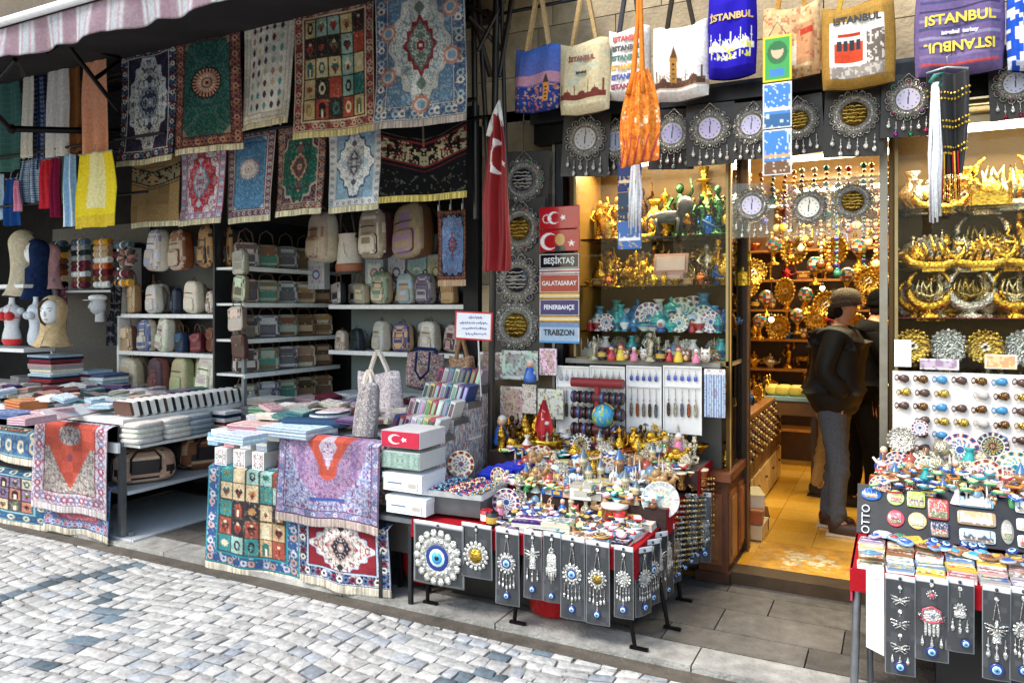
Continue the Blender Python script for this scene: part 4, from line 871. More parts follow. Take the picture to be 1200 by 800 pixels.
# rows of packed scarves
gp='packed scarves standing in a tilted row on the left stall'
for i in range(9):
    p=G(78+i*11,482-i*2.0,ZT+.05); t=E('packed_scarf','x','scarf pack',(p.x,p.y,ZT+.004),R(18),gp); nm=('white','pale pink','pale grey')[i%3]; c=('e8e8ea','e0c4c8','c9d2dc')[i%3]
    b=B(); b.M=Matrix.Rotation(R(-50),4,'Y'); b.box((0,0,.05),(.016,.30,.10),c,bev=0); b.build('wrapper','card',t); b=B(); b.M=Matrix.Rotation(R(-50),4,'Y'); b.box((-.0125,0,.05),(.009,.28,.09),'24303f'); b.build('cloth','cloth',t)
    t['label']='%s packed scarf, %s in the tilted row beside the coral carpet'%(nm,fl(i,9))
gp='black and white boxed wallets standing in a row along the stall edge'
for i in range(15):
    f_=i/14; p0=G(130,492,ZT); p1=G(222,462,ZT); p=p0.lerp(p1,f_); t=E('boxed_wallet','boxed wallet, %s from the street in the black and white row'%od(i),'wallet',(-4.98,3.62+f_*1.0,ZT+.001),R(0),gp)
    b=B(); b.box((0,0,.055),(.2,.036,.11),'e8e6e2',rx=.25); b.build('box','card',t); b=B(); b.box((0.0,-.032,.058),(.185,.02,.098),'17181c' if i%4 else '5a3a2c',rx=.25); b.build('wallet','leather',t)
# side shelf cloths hanging at right edge
gp='plain cloths piled along the right edge of the left stall'
b=B()
for i,(y,c,nm) in enumerate(((3.62,'cfcac4','pale grey rumpled cloth'),(3.86,'d8d4cc','cream rumpled cloth'),(4.06,'9aa4ae','blue grey rumpled cloth'))):
    t=E('folded_cloth',nm+' lying on the ledge under the wallet row','cloth',(-4.82,y,ZT-.17),0,gp)
    for k in range(4): b=B(); b.sup((U(-.01,.01),U(-.01,.01),.018+.036*k),(.22,.24,.042),jit(c,.04),.4,18,8); b.build('layer','cloth',t)
t=E('stall_ledge','narrow white ledge board along the side of the left stall','shelf',(-4.84,4.2,ZT-.185)); b=B(); b.box((0,0,0),(.26,1.36,.02),'dcdcda'); b.build('board','paint',t)
for x in (-.10,.10): b=B(); b.box((x,.3,-.19),(.015,.03,.36),'a0a2a4'); b.build('bracket','steel',t)
stack(-4.82,4.36,ZT-.17,5,.2,.17,.026,['red','white','navy','white'],'striped pile on the side ledge','towels in the small striped pile',seed=3,item='small towel',orn=False)
for j,(x,y,n) in enumerate(((-4.85,4.66,5),(-4.65,4.9,6),(-4.45,5.08,6),(-4.98,4.78,3))):
    stack(x,y,ZT-.17 if j!=3 else ZT,n,.3,.24,.026,['grey','light blue','white','silver','floral grey'],'%s grey pile right of the left stall'%od(j),'packed grey cloths right of the left stall',seed=j+20,item='packed cloth',mat='card')
t=E('side_table','low white table carrying the grey packed cloths','table',(-4.6,4.9,.11)); b=B(); b.box((-.05,0,.635),(.95,.75,.03),'c9cac8'); b.build('table_top','paint',t)
for x,y in ((.38,-.33),(-.38,-.33),(.38,.33),(-.38,.33)): b=B(); b.box((x,y,.31),(.03,.03,.62),'8a8c8e'); b.build('leg','steel',t)
# striped shawl tower and rolled scarves
p=P(66,446,4.25); stack(p.x,p.y,ZT,17,.33,.30,.0195,['burgundy','cream','navy','pink','white','red','grey','light blue'],'striped tower below the mannequin with the beige headscarf','shawls in the striped tower',seed=7,item='shawl',orn=False)
p=P(105,440,4.5); stack(p.x,p.y,ZT,7,.34,.26,.028,['black','white','burgundy','light blue'],'low pile beside the striped tower','shawls in the low dark pile',seed=17,item='shawl',orn=False)
p=P(126,446,4.5); stack(p.x,p.y,ZT,6,.22,.26,.03,['light blue','blue','white'],'pale blue pile before the left rack','shawls in the pale blue pile',seed=27,item='shawl',orn=False)
g=random.Random(77); rp=[('grey','8a8e94'),('mustard','c08a2c'),('white','d0d2d4'),('brown','6a4430'),('black','1e2228'),('beige','b09878'),('rust','b05a34'),('blue grey','4f6478'),('dark red','5a2430')]
rk=E('shelf_rack','dark rack stacked with rolled scarves behind the mannequins','shelf rack',P(95,350,4.75))
q0=P(50,350,4.8); q1=P(150,350,4.8)
b=B(); b.box(((q0.x+q1.x)/2,4.98,1.35),(q1.x-q0.x+.2,.03,2.4),'17171a'); part(b,'back_panel','paint',rk)
for py in (340,286): q=P(95,py,4.8); b=B(); b.box(((q0.x+q1.x)/2,4.84,q.z-.015),(q1.x-q0.x,.26,.02),'2a2a2e' if py!=340 else 'b8babc'); part(b,'shelf','paint',rk)
for ci,(px,top,n) in enumerate(((69,283,8),(95,281,9),(121,280,8),(145,282,5))):
    for k in range(n):
        py=337-(k+.5)*(337-top)/n; p=P(px,py,4.72); nm,c=g.choice(rp); r=.036 if n>7 else .038
        t=E('rolled_scarf','%s rolled scarf, %s from bottom of the %s column on the dark rack'%(nm,od(k),('first','second','third','fourth')[ci]),'scarf',p,-.1,'rolled scarves on the dark rack')
        b=B(); 
        for s in range(9):
            cc=c if s%2 else jit(c,.12); x0=-.125+.25*s/9; b.cyl((x0,0,.002*math.sin(s)),(x0+.0285,0,.002*math.sin(s+1)),r*.96,r*(.9+.06*(s%2)),cc,9,caps=(s in(0,8)))
        b.build('roll','cloth',t); b=B(); b.cyl((-.008,0,0),(.012,0,0),r*1.07,r*1.07,'e6e2da',10); b.build('band','card',t)
# lower dark patterned scarves
for i,(px,py,w_,h_,c,nm) in enumerate(((72,362,20,52,'6a3448','dark rose lace shawl hanging below the rolled scarves'),(135,352,22,48,'17181c','black dotted shawl hanging beside the beige handbag'),(130,388,20,44,'24282e','black and white net shawl hanging before the left rack'))):
    a=P(px-w_/2,py-h_/2,4.7); t=E('hanging_shawl',nm,'shawl',(P(px,py,4.7).x,4.7,a.z),0,'dark shawls hanging from the rack'); cv=Cv(24,50,c); cv.orn(i+3,'b0a0a8',.8,.6,1); ww=w_*.0072; hh=h_*.0072
    gridmesh('cloth',cv,lambda u,v:((u-.5)*ww,.02*np.sin(u*15+v*2),-v*hh),'cloth',t,.005); b=B(); b.path([(0,0,-.01),(0,0,.04),(.01,0,.05)],.004,'999999',5); b.build('hanger','steel',t)
# big bow of brown silk
t=E('silk_scarf_bunch','gathered brown and black silk scarf bunch above the beige handbag','scarf',P(150,302,4.6)); b=B()
for k in range(12):
    a=k*PI/6; b.path([(0,0,0),(.07*math.cos(a),-.03,.06*math.sin(a)),(.13*math.cos(a+.2),0,.10*math.sin(a+.2))],[.012,.03,.012],('8a5a48','2a2024','a88070','4a3038')[k%4],6)
b.ball((0,-.03,0),.02,'3a2420'); b.build('fabric','satin',t)
# mannequins
def mhead(loc,s,face,hij,label,rz=0,wrap=True,drape=.34,c2=None):
    t=E('mannequin',label,'mannequin',loc,rz,'mannequins in the textile shop')
    b=B(); b.ball((0,-.02,.0),.085,face,20,16,(.86,1.0,1.25)); b.cyl((0,0,-.18),(0,0,-.05),.05,.045,face,12)
    b.ball((0,-.105,-.012),.016,face,8,6,(.6,.9,1.5)); b.ball((0,-.093,-.055),.014,'c0a8a4',8,5,(1.3,.5,.45))
    for sx in (-1,1): b.ball((sx*.032,-.092,.012),.011,'8a8a90',8,5,(1.3,.5,.5))
    for sx in (-1,1): b.path([(sx*.015,-.105,.03),(sx*.032,-.1,.036),(sx*.05,-.088,.028)],.003,'9a9aa0',5)
    b.build('head','plastic',t)
    if wrap:
        n,m=26,20; vs=[];fs=[];cs=[]
        for i in range(m+1):
            f_=i/m
            if f_<.5: a=PI*.5*(f_/.5)*1.15; r=.108*math.sin(a); z=.02+.118*math.cos(a)
            else: q=(f_-.5)/.5; r=.104-.022*math.sin(q*PI*.9)+.05*q**2; z=-.03-drape*.8*q
            for k in range(n):
                # opening faces -y: cover only the back 290 degrees near the face
                an=-PI/2+R(50)*(1 if (.22<f_<.62) else max(0,1-abs(f_-.42)*4))+ (2*PI-2*R(50)*(1 if (.22<f_<.62) else max(0,1-abs(f_-.42)*4)))*k/(n-1)
                w_=1+.05*math.sin(k*1.7+i*.5)*f_; vs.append((r*w_*math.cos(an)*.95,r*w_*math.sin(an)*1.05,z+.006*math.sin(k*.9+i)*f_))
        for i in range(m):
            for k in range(n-1): fs.append((i*n+k,i*n+k+1,(i+1)*n+k+1,(i+1)*n+k)); cs.append(jit(hij,.03) if not c2 or (i+k)%5 else c2)
        b=B(); b.add(vs,fs,cs,True); b.build('headscarf','cloth',t)
    t.scale=(s,s,s); return t
mhead(P(62,366,4.2),1.12,'eceef2','cdb288','white faced mannequin with a beige headscarf on the striped tower',R(25),drape=.3)
mhead(P(43,297,4.5),1.05,'eceef2','1c2c50','white faced mannequin with a navy headscarf',R(-25),drape=.5)
mhead(P(28,288,4.45),1.15,'c9b8a0','c9bda4','mannequin head wholly wrapped in a cream headscarf with a flower',R(150),drape=.5)
mhead(P(58,300,4.62),.95,'eceef2','c99aa0','white faced mannequin with a pink headscarf, behind the navy one',R(-30),drape=.4)
mhead(P(117,358,4.6),.85,'c9ccd0','8a8e94','bare grey mannequin head under the white cap, beside the left rack',R(-20),wrap=False)
b=B(); b.sup((0,-.02,.085),(.165,.19,.075),'e8e8ea',.8,16,8); b.sup((0,-.12,.06),(.13,.10,.012),'e8e8ea',.8,12,6); o=b.build('cap','cloth'); m_=[o2 for o2 in COL.objects if o2.get('label','').startswith('bare grey mannequin')][0]; o.parent=m_
def torso(loc,s,body,label,bikini=None,rz=0):
    t=E('mannequin_torso',label,'mannequin',loc,rz,'mannequins in the textile shop')
    b=B(); pr=[(.12,0),(.155,.06),(.15,.14),(.115,.26),(.12,.34),(.15,.44),(.165,.5),(.13,.56),(.06,.6),(.045,.66),(.05,.70)]
    b.lathe([(r,z) for r,z in pr],(0,0,0),body,22,sy=.66)
    for sx in (-1,1): b.ball((sx*.068,-.085,.43),.062,body,12,9); b.ball((sx*.17,0,.5),.055,body,10,8)
    b.build('body','plastic',t)
    if bikini:
        for sx in (-1,1):
            b=B(); b.ball((sx*.068,-.096,.425),.066,bikini,12,9,(1.05,1,1.0)); b.build('bikini_cup','satin',t)
        b=B(); b.path([(.165*math.cos(a),.11*math.sin(a)-.01,.40) for a in [k*PI/8 for k in range(16)]],.006,bikini,5,True); b.path([(-.07,-.12,.47),(-.05,-.06,.58),(.0,.05,.62),(.05,-.06,.58),(.07,-.12,.47)],.005,bikini,5); b.build('bikini_strap','satin',t)
        b=B(); b.lathe([(.122,.0),(.158,.06),(.157,.09)],(0,0,0),bikini,22,sy=.68); b.build('bikini_bottom','satin',t)
    t.scale=(s,s,s); return t
z_=P(15,402,4.3)
torso(P(14,404,4.35),.66,'c9ccd2','grey mannequin torso in a red bikini at the left edge','c8161e',R(10))
torso(P(42,404,4.40),.66,'c4ccd8','plain pale blue grey mannequin torso beside the red bikini',None,R(-10))
t=E('display_shelf','white display shelf that carries the mannequins at far left','shelf',P(10,405,4.4)); 
for py,Y in ((334,4.45),(406,4.4)):
    q=P(0,py,Y); b=B(); b.box((P(-10,py,Y).x,Y+.03,q.z-.02),(1.5,.3,.035),'e2e4e6'); part(b,'shelf','paint',t)
b=B(); b.box((P(50,334,4.5).x,4.6,1.0),(.03,.03,2.0),'c0c2c4'); part(b,'post','steel',t)
# middle stall
t=E('market_stall','middle market stall covered by three hanging carpets','stall table',(-3.3,4.1,0))
b=B(); b.box((-3.36,4.12,ZT-.01),(1.14,1.34,.035),'cfd0ce'); part(b,'table_top','paint',t)
b=B(); b.box((-3.62,3.55,.69),(.62,.14,.03),'e4e6e8'); part(b,'low_tray','paint',t)
for x,y in ((-3.86,3.56),(-2.82,3.56),(-3.86,4.72),(-2.82,4.72)): b=B(); b.box((x,y,.5),(.04,.04,.83),'55585c'); b.lathe([(0,-.015),(.035,-.012),(.035,.012),(0,.015)],(x,y,.045),'2a2c2e',12,'X'); part(b,'leg','steel',t)
b=B(); b.box((-3.36,3.60,.42),(1.06,.02,.66),'222428'); b.box((-3.88,4.1,.5),(.02,1.1,.8),'1c1d20'); part(b,'side_panel','paint',t)
gm='goods laid out on the middle stall'
mid=[(300,498,.30,.22,'pink','left front, beside the white packs'),(283,510,.26,.18,'light blue','left corner, beneath the pink one'),(330,478,.34,.3,'green','behind the navy pouch'),(362,466,.3,.26,'pink','far back, left'),(395,470,.3,.26,'white','far back, beside the rose tote'),(350,500,.4,.28,'light blue','under the navy pouch'),(410,495,.34,.24,'pink','right of the navy pouch'),(318,468,.3,.24,'floral grey','far back corner, left')]
for i,(px,py,w_,d_,c,ds) in enumerate(mid): h_=.035+.012*(i%3); p=G(px,py,ZT+h_); stack(p.x,p.y,ZT+.01,1,w_,d_,h_,[c],ds,gm,rz=U(-.2,.2),seed=i+300,item='folded table runner')
p=G(378,493,ZT+.07); t=E('navy_pouch','dark blue flat pouch with a round pale purse on top','pouch',(p.x,p.y,ZT+.05),.2,gm)
b=B(); b.sup((0,0,.025),(.46,.3,.05),'2c4664',.3,24,8); b.build('pouch','cloth',t); b=B(); b.lathe([(.0,.075),(.11,.07),(.13,.055),(.12,.045)][::-1],(.02,.05,0),'cfd4d8',22); b.lathe([(.12,.071),(.125,.078),(.13,.07)],(.02,.05,0),'24344c',22); b.build('purse','cloth',t)
for i in range(3):
    p=P(264+i*22,535,3.52); t=E('wrapped_pack','white wrapped pack with floral label, %s on the low tray'%fl(i,3),'pack',(p.x,3.54,.706),U(-.1,.1),'wrapped packs on the low tray')
    b=B(); b.box((0,0,.055),(.1,.12,.11),'e4e2e0'); b.build('wrapper','card',t); cv=Cv(20,22,'d9d4d4'); cv.orn(i,'a05a70',.4,.8); cv.orn(i+4,'4a8a70',.9,.8); panel('label',cv,.085,.095,'card',t,(0,-.062,.055))
for i in range(4):
    p=P(262+i*19,520,3.6); t=E('wrapped_pack','striped cloth pack, %s behind the white packs on the stall front'%fl(i,4),'pack',(p.x,3.56,.82+.0*i),0,'wrapped packs on the low tray')
    b=B(); b.box((0,0,.04),(.09,.1,.08),('8ab0c8','d89aa0','dadada','b0b8c8')[i]); b.build('wrapper','cloth',t); b=B(); b.box((0,-.052,.04),(.092,.004,.02),'f0f0f0'); b.build('band','card',t)
# display of packed souvenirs, right end of middle stall: white boxes at the front
t=E('box_column','x','boxes'); bpy.data.objects.remove(t)
def wbox(px0,px1,py0,py1,Y,c,label,cvf=None,d=.2,name='white_box'):
    a=P(px0,py0,Y); b_=P(px1,py1,Y); w_=b_.x-a.x; h_=a.z-b_.z
    t=E(name,label,'box',((a.x+b_.x)/2,Y+d/2,b_.z),0,'boxes at the corner between the two stalls'); b=B(); b.box((0,0,h_/2),(w_,d,h_*.985),c); b.build('box','card',t)
    if cvf is not None: panel('printed_front',cvf,w_*.97,h_*.93,'card',t,(0,-d/2-.004,h_/2))
    else:
        b=B(); b.box((0,0,h_*.84),(w_*1.03,d*1.03,h_*.3),jit(c,.03)); b.build('lid','card',t)
        cv=Cv(40,16,'dfe2e6'); cv.rect(.06,.08,.5,.16,'5a6a8a'); cv.rect(.06,.2,.38,.23,'8a8a90'); cv.rect(.7,.08,.94,.3,'b0a8a0'); cv.orn(4,'8a8a90',1.6,.4,1,None,False); panel('printed_label',cv,w_*.8,h_*.42,'card',t,(0,-d/2-.004,h_*.36))
    return t
cv=Cv(60,34,'b4203a'); cv.flag(0,0,1,cv.H,'b62240'); wbox(447,492,503,527,3.44,'c9c9cc','box with a Turkish flag printed front, topmost at the stall corner',cv,.26)
cv=Cv(60,34,'7f9a90'); cv.orn(3,'a8b8b0',.2,.8); cv.orn(5,'5a7a6c',.9,.7); wbox(447,492,527,552,3.44,'c0c4c2','grey green box beneath the flag box',cv,.26)
wbox(449,494,552,579,3.44,'e6ebf2','white box third from top at stall corner',None,.24); wbox(453,499,579,606,3.44,'e9eef4','bottom white box of the corner pile',None,.24)
t=E('box_stand','grey stand under the pile of boxes at the stall corner','stand',(P(475,600,3.56).x,3.56,.08)); b=B(); z_=P(458,604,3.44).z; b.box((0,0,z_-.1),(.24,.22,.025),'5a5e62'); b.build('board','paint',t)
for x,y in ((-.1,-.09),(.1,-.09),(-.1,.09),(.1,.09)): b=B(); b.box((x,y,(z_-.11)/2),(.022,.022,z_-.115),'3a3c40'); b.build('leg','steel',t)
# tilted rows of packs on a stepped rack
t=E('display_rack','stepped dark rack holding rows of card packs right of the totes','display rack',P(520,500,3.9))
A0=P(500,540,3.6); B0=P(572,470,4.3)
b=B(); b.M=Matrix(); x=P(520,500,3.8).x
for k in range(5): b.box((-2.59,3.70+k*.17,.30+.5*(.56+.085*k)),(.36,.17,.56+.085*k),'6a625a' if k%2 else '5a5450')
part(b,'steps','paint',t)
for k in range(5):
    cv=Cv(60,120,'d0c8bc'); cv.orn(k+40,'6a7a9a',.2,.8,2,None,False); cv.orn(k+50,'a85a50',.8,.8,2,None,False); cv.rect(0,.5,1,.54,'e8e4dc'); cv.rect(0,1.2,1,1.24,'e8e4dc'); H_=.56+.085*k; o=panel('picture_side',cv,.165,H_*.9,'card',t,rot=(0,0,PI/2)); o.location=Vector((-2.59+.182,3.70+k*.17,.30+.5*H_))-t.location; o=panel('picture_front',cv,.35,.085 if k else .3,'card',t); o.location=Vector((-2.59,3.70+k*.17-.086,.30+H_-(.045 if k else .15)))-t.location
gk='card packs in the stepped rack'
pc=['d8d4cc','b0506c','dedede','344a80','6a9aa4','c8bc7c','b8a4b0','7a6488','c8c8c8','b4c0c4','a04c4c']; pn=['cream','rose','white','blue','aqua','yellow','lilac','purple','pale grey','sky','red']
for r in range(5):
    for i in range(8):
        k=(i*7+r*3)%11; x=-2.75+i*.043; y=3.70+r*.17; z=.30+(.62+.09*r)+.31*0
        z=.30+(.56+.085*r); t=E('card_pack','%s card pack, %s in the %s row of the stepped rack'%(pn[k],fl(i,8),('front','second','third','fourth','back')[r]),'card pack',(x,y,z+.001),0,gk)
        b=B(); b.box((0,0,.055),(.034,.12,.11),pc[k],ry=.32); b.build('pack','card',t)
        b=B(); b.box((0,-.062,.055),(.02,.003,.08),jit('888888',.3),ry=.32); b.build('label','card',t)

g=random.Random(91); ex=['white','floral grey','light blue','cream','pink','grey','navy','silver','burgundy','beige','teal','purple']
def scatter(n,xr,yr,z0,desc,grp,seed):
    g=random.Random(seed); cells=[(i,j) for j in range(int(n**.5)) for i in range(n//int(n**.5))]
    ny=int(n**.5); nx=n//ny
    for q,(i,j) in enumerate(cells):
        x=xr[0]+(xr[1]-xr[0])*(i+.5)/nx+g.uniform(-.02,.02); y=yr[0]+(yr[1]-yr[0])*(j+.5)/ny+g.uniform(-.02,.02); nm=ex[g.randrange(12)]; c=muted(NC[nm]); h=g.uniform(.014,.035); w=g.uniform(.13,.20); d=g.uniform(.10,.15)
        pr=Cv(36,30,c); pr.orn(seed+q,jit(c,.3),.2,.75); pr.orn(seed+q+50,g.choice(['f0ece4','7a3a48','2a3a6a','3a6a6a','b08a4a']),.8,.7)
        if q%3==0: pr.m(((pr.X*9)%1)<.35,'e8e6e2',.7)
        t=folded(w,d,h,jit(c,.05),jit(c,.15),seed=q,name='folded_cloth',cat='cloth',print_=pr); t.location=(x,y,z0+.018*(q%4)); t.rotation_euler=(g.uniform(-.08,.16),g.uniform(-.12,.12),g.uniform(-.5,.5)); t['group']=grp
        t['label']='%s patterned folded cloth, %s from left in the %s row %s'%(nm,od(i),('front','second','third','fourth','fifth','sixth','seventh','eighth','ninth','tenth')[j],desc)
scatter(100,(-7.2,-5.12),(3.56,4.5),ZT+.03,'of the left stall','small folded cloths heaped on the left stall',5)
scatter(49,(-3.85,-2.90),(3.62,4.6),ZT+.045,'of the middle stall','small folded cloths heaped on the middle stall',6)
# ------------------------------------------------------------------ souvenir prototypes (about 0.1 m tall, foot at the origin)
def one(name,cat,b,mat,pn='body'):
    t=E(name,'x',cat); b.build(pn,mat,t); return t
def p_vase(c,mat,c2=None):
    b=B(); c2=c2 or c; b.lathe([(.022,0),(.026,.006),(.014,.014),(.034,.04,c2),(.036,.056,c2),(.014,.085),(.012,.1),(.022,.112),(.018,.112)],(0,0,0),c,16); t=one('vase','vase',b,mat); return t
def p_teapot(c,mat):
    b=B(); b.lathe([(.02,0),(.026,.004),(.018,.012),(.042,.032),(.044,.045),(.024,.066),(.012,.07)],(0,0,0),c,18); t=one('teapot','teapot',b,mat)
    b=B(); b.path([(.036,0,.03),(.06,0,.04),(.066,0,.066)],[.01,.006,.005],c,8); b.build('spout',mat,t)
    b=B(); b.path([(-.036,0,.03),(-.064,0,.03),(-.066,0,.056),(-.034,0,.062)],.004,c,6); b.build('handle',mat,t)
    b=B(); b.lathe([(.026,.066),(.022,.076),(.006,.082),(.005,.088),(.008,.094),(0,.1)],(0,0,0),c,14); b.build('lid',mat,t); return t
def p_ewer(c,mat):
    b=B(); b.lathe([(.024,0),(.027,.006),(.01,.018),(.03,.045),(.03,.06),(.009,.1),(.008,.13),(.015,.14),(.004,.15),(0,.165)],(0,0,0),c,16); t=one('ewer','ewer',b,mat)
    b=B(); b.path([(.027,0,.05),(.045,0,.07),(.045,0,.12)],[.007,.004,.003],c,6); b.build('spout',mat,t)
    b=B(); b.path([(-.027,0,.05),(-.046,0,.07),(-.04,0,.125),(-.01,0,.132)],.0035,c,6); b.build('handle',mat,t); return t
def p_hookah(c,c2,mat):
    b=B(); b.lathe([(.03,0,c2),(.034,.02,c2),(.034,.05,c2),(.01,.085,c2),(.008,.09),(.014,.1),(.007,.11),(.007,.15),(.022,.155),(.006,.16),(.012,.18),(.014,.19)],(0,0,0),c,16); t=one('hookah','hookah',b,mat)
    b=B(); b.path([(.01,0,.1),(.05,0,.09),(.06,-.02,.04),(.03,-.045,.03),(-.02,-.04,.06)],.004,c2,6); b.build('hose','leather',t); return t
def p_ship(c,mat,curl=True):
    b=B(); pts=[]; 
    b.path([(-.085,0,.065),(-.09,0,.045),(-.07,0,.022),(-.03,0,.01),(.03,0,.01),(.07,0,.024),(.095,0,.055),(.09,0,.085),(.07,0,.088),(.066,0,.072)],[.006,.012,.016,.018,.018,.016,.012,.01,.008,.005],c,8)
    b.box((0,0,-.004),(.07,.04,.012),c); b.box((0,0,.004),(.04,.03,.012),c)
    t=one('ship_ornament','ornament',b,mat,'hull'); b=B()
    for x,h in ((-.05,.05),(-.025,.075),(0,.095),(.025,.075),(.05,.05)): b.path([(x,0,.02),(x+.006,0,.02+h*.5),(x-.008,0,.02+h)],[.007,.01,.002],c,6)
    b.build('sails',mat,t); return t
def p_ring(c,mat,c2):
    b=B(); b.lathe([(.035,0),(.036,.008),(.014,.016),(.01,.035)],(0,0,0),c,14); t=one('crescent_plaque','ornament',b,mat,'foot'); n=20; b=B()
    b.path([(.06*math.sin(R(35)+R(290)*k/(n-1)),0,.095-.06*math.cos(R(35)+R(290)*k/(n-1)) if False else .095+.06*math.cos(R(35)+R(290)*k/(n-1))) for k in range(n)],[.004+.012*math.sin(PI*k/(n-1)) for k in range(n)],c,8); b.build('crescent',mat,t)
    b=B(); g=random.Random(3)
    for k in range(7): x=-.03+.01*k; b.path([(x,0,.07),(x+g.uniform(-.01,.01),0,.09),(x+g.uniform(-.01,.012),0,.12)],[.003,.004,.002],c2,5)
    b.path([(-.035,0,.08),(0,0,.068),(.035,0,.082)],.004,c2,5); b.build('script_ornament',mat,t); return t
def p_quad(c,mat,kind='horse'):
    b=B(); b.sup((0,0,.065),(.1,.036,.042),c,.8,14,8)
    for x,y in ((-.036,-.01),(-.036,.01),(.036,-.01),(.036,.01)): b.path([(x,y,.06),(x+(.006 if x<0 else -.002),y,.034),(x,y,.004)],[.012,.006,.007],c,6)
    b.path([(.036,0,.07),(.056,0,.1),(.06,0,.112),(.082,0,.1)],[.018,.013,.012,.007],c,8)
    if kind=='lion': b.ball((.054,0,.1),.028,c,10,8)
    if kind=='camel': b.ball((-.004,0,.09),.024,c,10,7)
    if kind=='elephant': b.path([(.08,0,.1),(.095,0,.07),(.1,0,.03)],[.011,.008,.004],c,6); b.ball((.05,0,.1),.03,c,10,7)
    b.path([(-.05,0,.075),(-.066,0,.06),(-.064,0,.03)],[.006,.006,.003],c,5); t=one(kind+'_figurine','figurine',b,mat)
    b=B(); b.box((.004,0,.001),(.13,.05,.006),c); b.build('base',mat,t); return t
def p_dervish(c,c2,mat='gloss'):
    b=B(); b.lathe([(.045,0),(.04,.006),(.018,.04),(.014,.055),(.018,.072),(.007,.078)],(0,0,0),c,18); b.path([(-.048,0,.095),(-.03,0,.074),(0,0,.072),(.03,0,.074),(.048,0,.088)],[.005,.008,.01,.008,.005],c,6); t=one('dervish_figurine','figurine',b,mat,'robe')
    b=B(); b.ball((0,0,.087),.011,'c99a78',10,8); b.build('head','gloss',t); b=B(); b.lathe([(.012,.092),(.0105,.12),(.004,.123)],(0,0,0),c2,12); b.build('hat',mat,t); return t
def p_statue(c,mat):
    b=B(); b.path([(0,0,.02),(.004,0,.06),(0,0,.10),(.0,0,.125)],[.018,.014,.02,.008],c,10); b.ball((.0,0,.14),.012,c,10,8,(.9,.9,1.2))
    b.path([(-.02,0,.115),(-.034,-.006,.09),(-.018,-.02,.075)],[.007,.005,.004],c,6); b.path([(.02,0,.115),(.034,-.006,.13),(.03,-.008,.165)],[.007,.005,.004],c,6)
    t=one('statuette','figurine',b,mat,'figure'); b=B(); b.lathe([(.032,0),(.032,.01),(.022,.014),(.024,.024)],(0,0,0),c,12); b.build('base',mat,t); return t
def p_mosque(c,c2,mat='gloss'):
    b=B(); b.box((0,0,.02),(.1,.06,.04),c); b.box((0,0,.045),(.07,.045,.02),c); t=one('model_mosque','model building',b,mat,'hall')
    b=B(); b.lathe([(.03,.05),(.03,.056),(.026,.072),(.014,.084),(.002,.09),(.001,.1)],(0,0,0),c2,14); 
    b.build('dome',mat,t)
    for x,y in ((-.05,-.03),(.05,-.03),(-.05,.03),(.05,.03)): b=B(); b.lathe([(.005,0),(.0045,.07),(.007,.073),(.0045,.077),(.004,.095),(0,.115)],(x,y,0),c,7); b.build('minaret',mat,t)
    return t
def p_tower(c,c2,mat='gloss'):
    b=B(); b.lathe([(.028,0),(.026,.01),(.022,.02),(.021,.08),(.025,.084),(.025,.095),(.021,.098),(.02,.108)],(0,0,0),c,14)
    for k in range(10): a=k*PI/5; b.box((.0215*math.cos(a),.0215*math.sin(a),.06),(.004,.004,.012),'5a4a3a',a)
    t=one('model_tower','model building',b,mat,'tower'); b=B(); b.lathe([(.025,.108),(.012,.13),(0,.16)],(0,0,0),c2,14); b.build('roof',mat,t); return t
def p_mug(c,c2):
    b=B(); b.lathe([(.024,0),(.026,.004),(.026,.06),(.023,.062),(.022,.01),(0,.008)],(0,0,0),c,16)
    b.lathe([(.0265,.02),(.0265,.045)],(0,0,0),c2,16); t=one('mug','mug',b,'gloss','cup'); b=B(); b.path([(.024,0,.05),(.042,0,.046),(.042,0,.02),(.024,0,.014)],.004,c,6); b.build('handle','gloss',t); return t
def p_snow(c):
    b=B(); b.lathe([(.026,0),(.03,.004),(.024,.022),(.02,.026)],(0,0,0),c,14); t=one('snow_globe','snow globe',b,'gloss','base')
    b=B(); b.ball((0,0,.05),.028,'d8e6ee',14,10); b.build('globe','gloss',t); b=B(); b.box((0,-.024,.045),(.02,.012,.02),'b0603a'); b.lathe([(.008,.055),(0,.068)],(0,-.02,0),'4a8aa0',8); b.build('scene','gloss',t); return t
def p_bowl(c,c2,mat='gloss'):
    b=B(); b.lathe([(.018,0),(.02,.006),(.045,.03,c2),(.052,.042),(.049,.042),(.04,.03,c2),(0,.01,c)],(0,0,0),c,20); return one('bowl','bowl',b,mat)
def p_candle(c,mat):
    b=B(); b.lathe([(.026,0),(.024,.008),(.006,.016),(.01,.03),(.005,.045),(.01,.06),(.005,.075),(.018,.086),(.012,.09),(.011,.11)],(0,0,0),c,14); return one('candlestick','candlestick',b,mat)
def p_box(c,c2,mat='gloss'):
    b=B(); b.box((0,0,.022),(.08,.055,.044),c); b.box((0,-.0285,.024),(.05,.003,.02),c2); t=one('trinket_box','box',b,mat); b=B(); b.box((0,0,.049),(.084,.059,.01),c2); b.box((0,-.03,.043),(.01,.004,.012),'c9a850'); b.build('lid',mat,t); return t
def p_chest(c,c2,mat='satin'):
    b=B(); b.box((0,0,.022),(.12,.07,.044),c); b.box((0,-.036,.022),(.1,.003,.026),c2); t=one('jewellery_box','box',b,mat); b=B(); b.box((0,.045,.078),(.12,.012,.07),c,rx=-.25); b.box((0,.036,.078),(.1,.004,.05),c2,rx=-.25); b.build('lid',mat,t); return t
